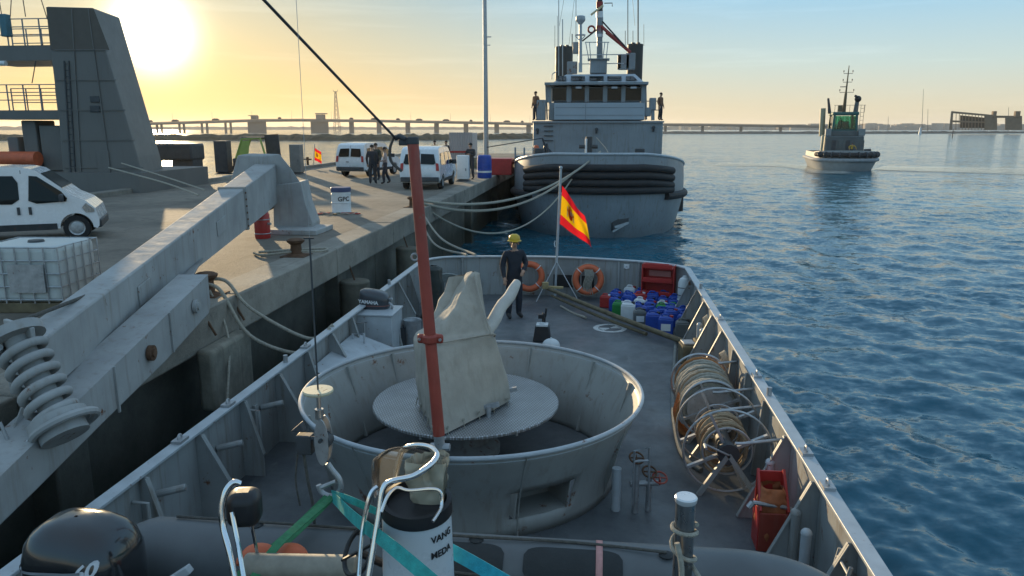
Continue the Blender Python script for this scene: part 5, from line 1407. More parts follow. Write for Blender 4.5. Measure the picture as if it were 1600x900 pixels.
# lower arm hung along the berth edge, nearer the ship
lf = ay(322, 432, 9.6); ln = ay(46, 700, 5.5)
mb = MB(); dl = (ln - lf).normalized(); sl = V(dl.y, -dl.x, 0).normalized(); sl = sl if sl.x > 0 else -sl
hts = ((-.02, .42), (.0, .52), (.35, .52), (.75, .44), (1.0, .40), (1.18, .36))
rows = []
for f_, h_ in hts:
    c = lf.lerp(ln, f_); rows.append([c, c - V(0, 0, h_), c - sl * .42 - V(0, 0, h_), c - sl * .42, c])
mb.grid(rows); n_ = len(mb.v); mb.f.append((n_ - 5, n_ - 4, n_ - 3, n_ - 2)); mb.m.append(0); mb.f.append((3, 2, 1, 0)); mb.m.append(0)
mb.build('lower_arm', M['boom'], boom, smooth=20, bevel=.015)
e0 = lf.lerp(ln, 1.10)
mb = MB(); mb.prism([e0 + V(0, 0, .08), e0 + V(-.2, -.5, .05), e0 + V(-.3, -.9, -.25), e0 + V(-.15, -.8, -.5), e0 + V(.02, -.2, -.5)], -sl * .3); mb.build('arm_end_plate', M['boom'], boom, smooth=20, bevel=.01)
rows = [[], []]
for i in range(9):
    f_ = i / 8; g_ = .50 + .5 * f_
    h_ = np.interp(g_, [q[0] for q in stations], [q[2] for q in stations])
    rows[0].append(farT.lerp(nearT, g_) - upn * (h_ - .05) - side * .15); rows[1].append(lf.lerp(ln, f_) - sl * .25 - V(0, 0, .1))
mb = MB(); mb.grid(rows); mb.build('web_plate', M['boom'], boom, smooth=30, solid=.03)
# splice flanges with bolts, cover plates and lugs on the girder's side
bolt_me = None
for f_ in (.30,):
    c = farT.lerp(nearT, f_); h_ = float(np.interp(f_, [q[0] for q in stations], [q[2] for q in stations])); w_ = float(np.interp(f_, [q[0] for q in stations], [q[1] for q in stations]))
    for dd_ in (-.04, .04):
        q = c + d * dd_; mb = MB(); mb.hexa([q + side * .035 - upn * (h_ + .03), q - side * (w_ + .035) - upn * (h_ + .03), q - side * (w_ + .035) - upn * (h_ + .03) + d * .02, q + side * .035 - upn * (h_ + .03) + d * .02,
            q + side * .035 + upn * .03, q - side * (w_ + .035) + upn * .03, q - side * (w_ + .035) + upn * .03 + d * .02, q + side * .035 + upn * .03 + d * .02]); mb.build('splice_flange', M['boom'], boom, smooth=0)
    for k in range(6):
        q = c + side * .03 - upn * (.08 + (h_ - .14) * k / 5) + d * .06; mb = MB(); mb.cyl(q, q + side * .02, .022, n=6); mb.build('bolt', M['rust'], boom)
for f_, s_ in ((.46, .34), (.78, .24)):
    c = farT.lerp(nearT, f_) - upn * .34; mb = MB(); mb.hexa([c - d * s_ - upn * .13, c + d * s_ - upn * .13, c + d * s_ - upn * .13 + side * .02, c - d * s_ - upn * .13 + side * .02, c - d * s_ + upn * .13, c + d * s_ + upn * .13, c + d * s_ + upn * .13 + side * .02, c - d * s_ + upn * .13 + side * .02]); mb.build('cover_plate', M['boom'], boom, smooth=0, bevel=.008)
for f_ in (.12, .45, .8):
    c = lf.lerp(ln, f_) - V(0, 0, .22) + sl * .01; mb = MB(); mb.cyl(c, c + sl * .05, .09, n=18); mb.cyl(c + sl * .05, c + sl * .07, .05, n=12); mb.build('pin_boss', M['boom'] if f_ != .45 else M['rust'], boom)
for f_ in (.3, .64):
    c = lf.lerp(ln, f_); mb = MB(); mb.bar(c + sl * .012, c + sl * .012 - V(0, 0, .5), .03, .02, up=sl); mb.build('stiffener', M['boom'], boom, smooth=0)
# the coil spring with its seats
s0 = ay(30, 535, 6.0); s1 = ay(88, 652, 5.8)
u, w, dd = basis(s1 - s0); L = (s1 - s0).length; pts = []
nt = 6.0
for i in range(int(nt * 22) + 1):
    t_ = i / (nt * 22); a_ = 2 * PI * nt * t_; pts.append(s0 + dd * (L * t_) + (u * math.cos(a_) + w * math.sin(a_)) * .175)
mb = MB(); mb.tube(pts, .04, 12); mb.build('coil_spring', M['boom'], boom)
mb = MB(); mb.cyl(s0 - dd * .12, s1 + dd * .05, .11, n=20); mb.build('spring_rod', M['boom'], boom)
mb = MB(); mb.cyl(s1, s1 + dd * .1, .245, n=28); mb.cyl(s1 + dd * .1, s1 + dd * .2, .2, n=24); mb.torus(s1 + V(.05, 0, .0) + dd * .08, .26, .035, dd, 28, 8); mb.build('spring_seat', M['boom'], boom)
mb = MB(); mb.cyl(s0 - dd * .12, s0 - dd * .03, .235, n=28); mb.build('spring_seat', M['boom'], boom)
mb = MB(); q = ay(30, 513, 6.1); mb.box(q, (.55, .04, .10), rz=-.5); mb.build('end_flange', M['boom'], boom, bevel=.01)
mb = MB(); a_ = ay(-10, 680, 6.2); b_ = ay(46, 672, 6.2); mb.tube([ay(-30, 722, 5.6), ay(46, 690, 5.6)], .02, 8); mb.tube([ay(18, 700, 5.6), ay(0, 660, 5.6)], .015, 8); mb.build('grease_pipe', M['galv'], boom)
# cable slung under the girder
mb = MB(); mb.tube(sag(ay(418, 330, 17.8), ay(-40, 528, 5.6), .12, 24), .022, 8); o = mb.build('slung_cable', M['ropedark'], None); tag(o, 'dark cable slung along the side of the landing boom', 'cable')
# fender pad hanging on the quay wall
fp = at(330, 520, 1.55)
t = thing('quay_fender', 'pale worn fender block hanging on the quay wall below the boom', 'fender', (QX + .1, 10.4, 1.2))
mb = MB(); mb.box((QX + .14, 10.2, 1.8), (.26, 1.2, .9)); mb.build('pad', mat('pale_worn_pad', (.24, .22, .175), .9, var=.35, scale=3, bump=.6, bscale=12, streak=.5), t, bevel=.06, seg=3)
for s in (-.45, .45):
    mb = MB(); mb.tube(sag((QX + .1, 10.5 + s, 2.35), (QX - .1, 10.5 + s, 2.72), 0, 6), .018, 6); mb.build('chain', M['rust'], t)
for yy, lb in ((16.4, 'pale round backed fender low on the quay wall behind the red post'), (21.3, 'far pale fender low on the quay wall')):
    t = thing('quay_fender', lb, 'fender', (QX, yy, .6)); mb = MB(); mb.cyl((QX + .1, yy, .4), (QX + .1, yy, 1.9), .34, n=20); mb.build('drum', mat('dull_fender', (.16, .145, .11), .9, var=.35, scale=3, bump=.4), t, bevel=.04)
    mb = MB(); mb.tube(sag((QX + .1, yy, 1.9), (QX - .1, yy, 2.5), 0, 4), .02, 6); mb.build('chain', M['rust'], t)

# ---- white van parked side-on
def van(kind, label):
    t = thing('van', label, 'van', group='white vans on the quay')
    big = kind == 'big'
    L, W, H = (4.9, 1.9, 1.95) if big else (4.15, 1.72, 1.80)
    # side profile, nose towards +X
    if big:
        top = [(-2.42, .45), (-2.45, .75), (-2.42, 1.05), (-2.36, 1.55), (-2.25, 1.86), (-2.05, 1.94), (-.5, 1.96), (.35, 1.93), (.62, 1.86), (1.18, 1.40), (1.40, 1.20), (1.72, 1.04), (1.93, .84), (2.0, .55), (1.98, .36)]
    else:
        top = [(-2.06, .42), (-2.08, .75), (-2.05, 1.0), (-1.98, 1.4), (-1.86, 1.68), (-1.62, 1.76), (-.3, 1.80), (.30, 1.74), (.55, 1.62), (1.05, 1.18), (1.3, 1.04), (1.75, .92), (2.0, .75), (2.07, .5), (2.05, .34)]
    wr = .33 if big else .30; wx = (1.45, -1.45) if big else (1.32, -1.32)
    zb = .30
    def arch(cx): return [(cx + (wr + .06) * math.cos(a_), max(zb, wr + (wr + .06) * math.sin(a_))) for a_ in np.linspace(0, PI, 13)]
    prof = top + [(top[-1][0] - .05, zb)] + arch(wx[0]) + arch(wx[1]) + [(top[0][0] + .06, zb)]
    def half(z):  # half width tapering towards the roof
        k = max(0, (z - (1.08 if big else 1.0)) / .95); return W / 2 * (1 - .15 * k ** 1.3) - (.04 if z < .45 else 0)
    n = len(prof); mb = MB()
    R = [V(x, -half(z), z) for x, z in prof]; Lf = [V(x, half(z), z) for x, z in prof]
    mb.add(R, [tuple(range(n))]); mb.add(Lf, [tuple(range(n - 1, -1, -1))])
    mb.grid([R + [R[0]], Lf + [Lf[0]]])
    mb.build('body', M['van'], t, smooth=25, bevel=.03, seg=2)
    def pane(poly, nm, m, par=t, lift=.012, th=.006):
        for s in (-1, 1):
            mb = MB(); mb.prism([V(x, s * (half(z) + lift), z) for x, z in poly], (0, -s * th, 0)); mb.build(nm, m, par, smooth=0)
    g = M['darkglass']
    if big:
        pane([(.42, 1.08), (.48, 1.72), (.66, 1.70), (1.18, 1.30), (1.30, 1.12), (1.28, 1.04), (.6, 1.0)], 'cab_window', g)
        pane([(-2.2, 1.05), (-2.16, 1.68), (-1.0, 1.74), (.12, 1.72), (.22, 1.55), (.22, 1.12), (.05, 1.0)], 'side_window', g)
        pane([(.30, .32), (.29, 1.86), (.305, 1.86), (.315, .32)], 'door_seam', M['dark'], lift=.008)
        pane([(-2.3, .30), (-2.3, .47), (-1.9, .47), (-1.9, .30)], 'side_trim', M['dark']); pane([(-1.0, .30), (-1.0, .47), (1.0, .47), (1.0, .30)], 'side_trim', M['dark'])
        for x in (.14, .40): pane([(x, .72), (x, .92), (x + .07, .92), (x + .07, .72)], 'door_handle', M['dark'], lift=.02)
        pane([(-1.7, .58), (-1.7, .66), (-1.3, .66), (-1.3, .58)], 'fuel_flap', M['greyplastic'])
        ws_ = [(.72, 1.78), (1.18, 1.40)]
        pane([(1.62, .86), (1.72, .98), (1.90, .82), (1.90, .74), (1.7, .74)], 'headlight', M['chrome'])
    else:
        pane([(.16, 1.0), (.2, 1.54), (.48, 1.52), (.96, 1.14), (.98, 1.02)], 'cab_window', M['glass']); pane([(-1.75, 1.04), (-1.68, 1.5), (-.95, 1.54), (-.9, 1.02)], 'side_window', M['glass']); pane([(-.75, 1.02), (-.75, 1.54), (.04, 1.55), (.02, 1.0)], 'side_window', M['glass'])
        pane([(-2.0, .30), (-2.0, .42), (-1.72, .42), (-1.72, .30)], 'side_trim', M['dark']); pane([(-.9, .30), (-.9, .45), (.9, .45), (.9, .30)], 'side_trim', M['dark'])
        ws_ = [(.62, 1.56), (1.08, 1.16)]
        # tail: rear windows, lamps, bumper, plate, handle
        def rear(poly, nm, m, lift=.012):
            xr = lambda z: -2.08 + (max(0, z - .75) / 1.0) ** 1.5 * .20 - lift
            mb = MB(); mb.prism([V(xr(z), y_, z) for y_, z in poly], (.006, 0, 0)); mb.build(nm, m, t, smooth=0)
        for s in (-1, 1):
            rear([(s * .05, 1.08), (s * .05, 1.50), (s * .60, 1.48), (s * .68, 1.12), (s * .6, 1.06)], 'rear_window', M['darkglass'], .03)
            rear([(s * .70, .80), (s * .68, 1.12), (s * .80, 1.10), (s * .83, .80)], 'tail_lamp', M['redplastic'], .035)
        rear([(-.006, .45), (-.006, 1.65), (.006, 1.65), (.006, .45)], 'door_seam', M['dark'], .02)
        rear([(-.50, .60), (-.50, .70), (-.12, .70), (-.12, .60)], 'number_plate', M['whiteplastic'], .03)
        rear([(.05, .78), (.05, .82), (.22, .82), (.22, .78)], 'door_handle', M['dark'], .035)
        mb = MB(); mb.box((-2.09, 0, .44), (.14, 1.62, .2)); mb.build('rear_bumper', M['dark'], t, bevel=.03)
    a_, b_ = ws_; mb = MB(); nx = .03
    mb.prism([V(a_[0] + nx, -half(a_[1]) + .08, a_[1]), V(a_[0] + nx, half(a_[1]) - .08, a_[1]), V(b_[0] + nx, half(b_[1]) - .06, b_[1]), V(b_[0] + nx, -half(b_[1]) + .06, b_[1])], (-.008, 0, -.008)); mb.build('windscreen', g, t, smooth=0)
    mb = MB(); mb.box((top[-2][0] - .04, 0, .42), (.16, W * .92, .22)); mb.build('front_bumper', M['dark'], t, bevel=.04)
    for x in wx:
        for s in (-1, 1):
            y_ = s * (W / 2 - .11)
            mb = MB(); mb.lathe([(wr * .6, -.10), (wr * .93, -.10), (wr, -.06), (wr, .06), (wr * .93, .10), (wr * .6, .10)], (0, 0, 0), 28, M=Matrix.Translation((x, y_, wr)) @ Matrix.Rotation(PI / 2, 4, 'X')); wl = mb.build('wheel', M['tyre'], t)
            mb = MB(); mb.lathe([(0, .085), (.08, .09), (wr * .5, .07), (wr * .62, .09)], (0, 0, 0), 24, M=Matrix.Translation((x, y_, wr)) @ Matrix.Rotation(s * -PI / 2 if False else (PI / 2 if s < 0 else -PI / 2), 4, 'X')); mb.build('rim', M['galv'], wl)
    for s in (-1, 1):
        mb = MB(); mb.box(((1.18 if big else .92), s * (half(1.15) + .12), 1.14 if big else 1.06), (.1, .2, .2)); mb.build('wing_mirror', M['dark'], t, bevel=.03)
    return t
bv = van('big', 'large white minibus parked side-on at the left of the quay')
c = at(128, 374, QZ); hd_ = .50
fx = V(math.cos(hd_), math.sin(hd_), 0); lat = V(-fx.y, fx.x, 0)
place(bv, c - fx * 1.32 + lat * .74, hd_, None, .87); bv.location.z = QZ
v2 = van('small', 'white small van seen from behind, just right of the red post'); v1 = copy_tree(v2)
c = at(666, 297, QZ); place(v2, V(c.x - .3, c.y + 2.05, QZ), PI / 2 + .02)
c = at(549, 277, QZ); place(v1, V(c.x + .4, c.y + 2.05, QZ), PI / 2 - .22, 'white small van further off at the far quay edge, left of the talking people')
# ---- water tank in its cage
c = at(55, 470, QZ); bx = V(-8.05, 10.0, QZ)
t = thing('water_tank', 'white plastic bulk tank in a wire cage on the quay behind the boom', 'tank', bx)
z0 = .14; w_, d_, h_ = 1.2, 1.0, 1.0
zt = ay(60, 385, 9.6).z - QZ
mb = MB(); mb.box(bx + V(0, 0, z0 + (zt - z0) / 2), (w_ - .05, d_ - .05, zt - z0), rz=.1); mb.build('bottle', mat('milky_plastic', (.55, .58, .56), .45, var=.08, scale=2), t, bevel=.08, seg=4)
mb = MB(); mb.lathe([(0, .03), (.10, .03), (.11, 0)], bx + V(0, 0, zt), 24); mb.build('filler_cap', M['dark'], t)
R_ = Matrix.Translation(bx) @ Matrix.Rotation(.1, 4, 'Z')
def cage(a, b, r=.011):
    mb.tube([R_ @ Vector(a), R_ @ Vector(b)], r, 6)
for k in range(5):
    z_ = z0 + .05 + k * (zt - z0 - .06) / 4; mb = MB()
    mb.tube([R_ @ Vector(q) for q in ((-w_ / 2, -d_ / 2, z_), (w_ / 2, -d_ / 2, z_), (w_ / 2, d_ / 2, z_), (-w_ / 2, d_ / 2, z_))], .011, 6, closed=True); mb.build('cage_hoop', M['galv'], t)
for k in range(7):
    for yy in (-d_ / 2, d_ / 2):
        x = -w_ / 2 + w_ * k / 6; mb = MB(); cage((x, yy, z0), (x, yy, zt)); mb.build('cage_bar', M['galv'], t)
for k in range(1, 5):
    for xx in (-w_ / 2, w_ / 2):
        y_ = -d_ / 2 + d_ * k / 5; mb = MB(); cage((xx, y_, z0), (xx, y_, zt)); mb.build('cage_bar', M['galv'], t)
mb = MB(); mb.box(bx + V(.2, -d_ / 2 - .02, z0 + (zt - z0) * .45), (.5, .01, .4), rz=.1); mb.build('data_plate', M['galv'], t)
mb = MB(); mb.box(bx + V(0, 0, .07), (1.2, 1.0, .14), rz=.1); mb.build('pallet', M['timber'], t, bevel=.01)
# ---- drum with lettering on its heap
c = at(534, 332, QZ); c.z = QZ
t = thing('drum', 'white drum with blue lid and lettering standing alone on the quay', 'drum', c)
mb = MB(); zl = .78; R_ = .29
mb.lathe([(0, .0), (R_, .0), (R_ + .01, .02), (R_, .04), (R_, .3), (R_ + .012, .315), (R_, .33), (R_, .56), (R_ + .012, .575), (R_, .59), (R_, zl - .12)], c, 36); mb.build('barrel', M['whiteplastic'], t)
mb = MB(); mb.lathe([(R_ + .012, zl - .14), (R_ + .018, zl - .02), (R_, zl), (0, zl)], c, 36); mb.build('lid', mat('faded_blue_lid', (.06, .08, .17), .5, var=.2), t)
vs, fs = text_mesh('GPC', .19, .002, .004)
mb = MB(); vv = []
for v in vs:
    a_ = -PI / 2 + .2 + .42 + v.x / R_; r_ = R_ + .004 + v.z; vv.append(V(c.x + r_ * math.cos(a_), c.y + r_ * math.sin(a_), c.z + .43 + v.y))
mb.add(vv, fs); mb.build('lettering', M['black'], t, smooth=0, fix=False)
rng = random.Random(5)
for k in range(5):
    p = c + V(rng.uniform(-.5, .6), -.45 + rng.uniform(-.15, .25), .02); rz_ = rng.uniform(0, 3)
    mb = MB(); mb.box(p, (rng.uniform(.3, .6), .12, .03), rz=rz_); o = mb.build('board_scrap', M['timber'] if k % 2 else M['redplastic'], None, bevel=.004)
    tag(o, ('dull red' if k % 2 == 0 else 'brown') + ' scrap board in the litter at the foot of the drum', 'board', 'scraps round the drum')
mb = MB(); pts = [c + V(.55 * math.cos(a_) * (1 + .15 * math.sin(3 * a_)), -.4 + .28 * math.sin(a_), .025 + .02 * math.sin(5 * a_)) for a_ in np.linspace(0, 12.0, 70)]
mb.tube(pts, .016, 6); o = mb.build('rope_heap', M['rope'], None); tag(o, 'tangle of pale rope round the foot of the drum', 'rope')
# ---- red fire hydrant beside the hinge
c = at(411, 372, QZ); c.z = QZ
t = thing('red_canister', 'stout red canister standing by the boom hinge', 'canister', c)
mb = MB(); mb.lathe([(0, 0), (.17, 0), (.18, .03), (.18, .55), (.15, .62), (.07, .67), (.06, .72), (0, .72)], c, 24); mb.build('body', M['redplastic'], t)
mb = MB(); mb.torus(c + V(0, 0, .45), .184, .012, n=24, k=6); mb.torus(c + V(0, 0, .12), .184, .012, n=24, k=6); mb.cyl(c + V(.15, -.05, .35), c + V(.25, -.08, .35), .03, n=10); mb.build('band', M['galv'], t)
# mooring lines lying on the quay and at bollards
def rope(label, pts, r=.035, m='rope', n=8, smooth_n=10):
    mb = MB(); P = spline(pts, smooth_n); mb.tube(P, r, n); o = mb.build('mooring_rope', M[m], None); tag(o, label, 'rope'); return o
def bollard(p, label, h=.34):
    t = thing('bollard', label, 'bollard', p)
    mb = MB(); mb.lathe([(.20, 0), (.20, .03), (.12, .06), (.105, h - .10), (.17, h - .05), (.18, h - .01), (.12, h + .02), (0, h + .03)], p, 24); mb.build('post', M['rust'], t)
    mb = MB(); mb.box(p + V(0, 0, .012), (.5, .5, .024)); mb.build('base_plate', M['rust'], t, bevel=.005); return t
B1 = V(QX - .45, 10.9, QZ); B2 = V(QX - .5, 14.6, QZ); B3 = V(QX - .45, 24.3, QZ); B4 = V(QX - .45, 44, QZ)
bollard(B1, 'low rusty bollard at the quay edge near the boom arm'); bollard(B2, 'rusty bollard with slack rope below the red canister'); bollard(B3, 'rusty bollard right of the red post holding the tug lines'); bollard(B4, 'far rusty bollard by the white cabinet')
rope('upper mooring rope from the near bollard to the port rail', [B1 + V(-.15, 0, .2), B1 + V(.25, .1, .22), B1 + V(.7, .0, -.2), V(LX - .35, 10.9, 2.1), V(LX, 11.05, RZ + .05)], .028)
rope('lower mooring rope from the near bollard, sagging to the port rail', [B1 + V(-.15, -.05, .15), B1 + V(.3, -.2, .15), B1 + V(.8, -.3, -.55), V(LX - .3, 10.6, 1.95), V(LX, 10.9, RZ + .04)], .028)
rope('slack rope falling from the near bollard into the gap', [B1 + V(.1, -.1, .1), B1 + V(.6, -.6, -.5), B1 + V(.95, -1.5, -1.4), B1 + V(1.2, -2.2, -2.4)], .018)
rope('slack rope bight lying on the quay edge', [B2 + V(-.9, .2, .03), B2 + V(-.3, .5, .04), B2 + V(.35, .7, .05), B2 + V(.42, .3, .06), B2 + V(0, -.05, .1), B2 + V(-.6, -.2, .04), B2 + V(-.95, .1, .03)], .025)
# ---- people on the quay
def qp(x, y): p = at(x, y, QZ); return (p.x, p.y, QZ)
dk = cloth('dark_jacket', (.035, .036, .042)); gr = cloth('dark_trousers', (.03, .034, .045)); dk2 = cloth('olive_jacket', (.055, .055, .04))
G = 'people standing on the quay'
person('person in a long dark coat with their back turned, left of the talking group', qp(583, 287), .1, 1.78, dk, dk, group=G)
person('person in a dark jacket standing behind the long dark coat', qp(589, 281), PI - .3, 1.80, dk2, gr, group=G)
person('person in a pale pinkish jacket and dark trousers in the talking group', qp(603, 287), PI / 2 + .4, 1.68, (.42, .32, .29), gr, group=G, arms={'l': ((-.19, 0, 1.43), (-.25, -.02, 1.16), (-.1, .2, 1.1))}, legs={'l': ((-.1, 0, .9), (-.11, .12, .5), (-.12, .1, .08), (-.13, .26, .035)), 'r': ((.1, 0, .9), (.11, -.05, .5), (.12, -.22, .1), (.13, -.06, .04))})
person('person in a dark shirt walking beyond the right hand van', qp(698, 263), PI / 2 + 1.0, 1.75, dk, gr, group=G, arms={'r': ((.19, 0, 1.43), (.33, .02, 1.2), (.36, .05, .95))})
person('person in dark clothes with folded arms behind the white cabinet', qp(736, 280), PI - .4, 1.80, dk, gr, group=G, arms={'l': ((-.19, 0, 1.43), (-.26, .04, 1.16), (-.05, .2, 1.22)), 'r': ((.19, 0, 1.43), (.26, .04, 1.16), (.05, .2, 1.2))})
person('person seen only by the head above the roof of the right hand van', qp(680, 262), PI, 1.75, dk, gr, group=G)
# ---- cabinets and posts
def cabinet(label, x, y, w, d, h, m, rz=.05, foot=True, cat='cabinet'):
    p = at(x, y, QZ); p.z = QZ; t = thing('service_cabinet', label, cat, p)
    mb = MB(); mb.box(p + V(0, 0, h / 2 + (.1 if foot else 0)), (w, d, h), rz=rz); mb.build('housing', m, t, bevel=.03)
    mb = MB(); mb.box(p + V(0, -d / 2 - .006, h * .5 + .1), (w * .8, .012, h * .75), rz=rz); mb.build('door', m, t, bevel=.006)
    mb = MB(); mb.box(p + V(w * .3, -d / 2 - .02, h * .5), (.03, .02, .12), rz=rz); mb.build('handle', M['dark'], t)
    if foot:
        mb = MB(); mb.hexa([p + V(-w * .6, -d * .6, 0), p + V(w * .6, -d * .6, 0), p + V(w * .6, d * .6, 0), p + V(-w * .6, d * .6, 0), p + V(-w * .3, -d * .3, .12), p + V(w * .3, -d * .3, .12), p + V(w * .3, d * .3, .12), p + V(-w * .3, d * .3, .12)]); mb.build('plinth', M['dark'], t)
    return t
cabinet('white service cabinet on a dark foot at the quay edge', 724, 283, .58, .5, 1.15, M['white'])
cabinet('slim grey service pillar at the far quay edge', 465, 272, .62, .55, 1.55, mat('mid_grey_paint', (.2, .2, .19), .6), 0)
cabinet('dark service pillar just left of the green cab', 351, 272, .75, .6, 1.75, M['dark'], 0)
c = at(757, 278, QZ); c.z = QZ
t = thing('drum', 'blue plastic drum beside the person with folded arms', 'drum', c)
mb = MB(); mb.lathe([(0, 0), (.36, 0), (.38, .05), (.38, .4), (.40, .42), (.38, .44), (.38, .9), (.36, 1.12), (.30, 1.18), (0, 1.18)], c, 28); mb.build('barrel', M['blue'], t)
mb = MB(); mb.lathe([(.384, .28), (.39, .3), (.39, .36), (.384, .38)], c, 28); mb.build('band', M['white'], t)
# ---- tall lamp post
lp = at(760, 262, QZ); lp.z = QZ
t = thing('lamp_post', 'tall tapering grey lamp mast rising beyond the quay cabinets', 'lamp post', lp)
mb = MB(); mb.cyl(lp, lp + V(-.05, 0, 15), .17, .10, n=16); mb.build('mast', M['galv'], t)
mb = MB(); mb.cyl(lp, lp + V(0, 0, .5), .24, .2, n=16); mb.box(lp + V(.22, 0, 8.2), (.3, .08, .06)); mb.box(lp + V(.2, 0, 7.7), (.22, .06, .05)); mb.build('bracket', M['galv'], t)
# ---- ribbed container, red skip and clutter at the far end
c = at(721, 252, QZ); 
t = thing('shipping_container', 'pale ribbed container with a red stripe at the far end of the quay', 'container', (c.x, c.y, QZ))
w0 = at(702, 252, QZ).x; w1 = at(739, 252, QZ).x; cy = c.y + 4
ztop = ay(720, 207, c.y).z
mb = MB(); n = 26; rows = []
for z_ in (QZ, ztop):
    rows.append([V(w0 + (w1 - w0) * i / n, c.y + (.06 if i % 2 else 0), z_) for i in range(n + 1)])
mb.grid(rows); mb.box(((w0 + w1) / 2, c.y + 1.3, (QZ + ztop) / 2 - .02), (w1 - w0 - .05, 2.4, ztop - QZ - .05)); mb.build('ribbed_wall', mat('pale_ribbed_steel', (.48, .42, .40), .55, var=.08, scale=.6), t, smooth=0)
mb = MB(); mb.box(((w0 + w1) / 2, c.y - .02, QZ + (ztop - QZ) * .33), (w1 - w0, .02, .14)); mb.build('red_stripe', M['redplastic'], t)
c = at(788, 276, QZ); c.z = QZ
t = thing('work_barge', 'red and grey steel deck machine at the quay edge beside the big tug', 'machine', c + V(0, 2, 0))
mb = MB(); mb.box(c + V(-.7, 2, .45), (1.9, 1.4, .9)); mb.build('red_skip', M['redplastic'], t, bevel=.04)
mb = MB(); mb.box(c + V(1.1, 2.4, .95), (1.5, 1.2, .2)); 
mb.build('platform', M['hull2'], t, bevel=.02)
for dx in (.4, .9, 1.4, 1.8):
    mb = MB(); mb.bar(c + V(dx, 1.8, 0), c + V(dx, 1.8, 1.5), .09, .09); mb.build('stanchion', M['hull2'], t)
mb = MB(); mb.tube([c + V(-1.2, 1.8, 1.5), c + V(1.9, 1.8, 2.0)], .03, 6); mb.tube([c + V(1.9, 1.8, 2.0), c + V(2.4, 2.4, .3)], .05, 6); mb.build('jib', M['dark'], t)
for k, (x_, y_, col, lb) in enumerate(((776, 268, 'ropedark', 'dark heap of nets at the quay edge by the red machine'), (745, 262, 'timber', 'brown heap behind the folded-arms person'))):
    p = at(x_, y_, QZ); rows = []; mb = MB()
    for j in range(7):
        ph = j / 6 * PI / 2; rows.append([V(p.x + math.cos(ph) * math.cos(a_) * (1.0 + .2 * mnoise.noise(Vector((a_ * 2, j, k)))), p.y + math.cos(ph) * math.sin(a_) * .7, QZ + math.sin(ph) * (.6 + .2 * mnoise.noise(Vector((a_ * 3, j * .8, k + 4))))) for a_ in np.linspace(0, 2 * PI, 21)])
    mb.grid(rows); o = mb.build('net_heap', M[col], None, smooth=0); tag(o, lb, 'heap')
# ---- green cab, dark machine and small flag by the far edge
c = at(402, 272, QZ); c.z = QZ; c = V(c.x, c.y, QZ)
t = thing('forklift', 'dark forklift with yellow green cab frame behind the boom', 'forklift', c)
gm = mat('lime_paint', (.32, .42, .10), .45, var=.1)
mb = MB(); mb.box(c + V(0, 0, .55), (2.2, 1.3, .7)); mb.build('chassis', M['dark'], t, bevel=.06)
hx = 1.15
for s in (-1, 1):
    mb = MB(); mb.tube([c + V(-.95, s * .55, .85), c + V(-.5, s * .55, 1.95), c + V(.55, s * .55, 2.0), c + V(.85, s * .55, .85)], .06, 8); mb.build('cab_post', gm, t)
mb = MB(); mb.box(c + V(.02, 0, 2.02), (1.15, 1.2, .07)); mb.build('cab_roof', M['dark'], t, bevel=.03)
mb = MB(); mb.prism([c + V(-.88, -.57, .9), c + V(-.48, -.57, 1.85), c + V(-.05, -.57, 1.88), c + V(-.2, -.57, .9)], (0, .01, 0)); mb.build('door_panel', gm, t, smooth=0)
mb = MB(); mb.bar(c + V(1.1, 0, .2), c + V(.98, 0, 2.2), .1, .8); mb.build('mast', M['dark'], t)
for dx in (-.75, .7):
    for s in (-.6, .6):
        mb = MB(); mb.cyl(c + V(dx, s - .1, .35), c + V(dx, s + .1, .35), .35, n=20); mb.build('wheel', M['tyre'], t)
c = at(268, 278, QZ); c.z = QZ
t = thing('cable_winch', 'big dark machine with a slab top on legs below the sun', 'machine', c)
wx_ = at(316, 278, QZ).x - c.x
mb = MB(); mb.box(c + V(0, 0, 1.35), (2 * wx_, 1.4, .85)); mb.build('slab', M['dark'], t, bevel=.12, seg=3)
mb = MB(); mb.box(c + V(wx_ * .62, 0, .5), (wx_ * .7, 1.0, 1.0)); mb.build('plinth', M['dark'], t, bevel=.05)
for dx in (-.75, -.45, .05):
    mb = MB(); mb.bar(c + V(dx * wx_, 0, 0), c + V((dx + .12) * wx_, 0, .98), .14, .14); mb.build('leg', M['dark'], t)
c = at(497, 262, QZ); c.z = QZ
t = thing('flagstaff', 'short thin staff carrying the small ensign on the far quay edge', 'flagpole', c)
f0 = ay(490, 264, c.y); f1 = ay(491.5, 225, c.y)
mb = MB(); mb.tube([V(f0.x, f0.y, QZ), f1], .025, 8); mb.build('pole', M['galv'], t)
mb = MB(); mb.cyl(V(f0.x - .3, f0.y - .2, QZ), V(f0.x - .3, f0.y - .2, QZ + .7), .08, n=12); mb.box(V(f0.x - .3, f0.y - .2, QZ + .55), (.5, .12, .1)); mb.build('base', M['rust'], t)
flag('small red and yellow ensign with crest on the far quay edge', ay(492, 231, c.y), ay(491.5, 250, c.y), ay(503, 256, c.y), ay(502, 238, c.y), .06, 2)
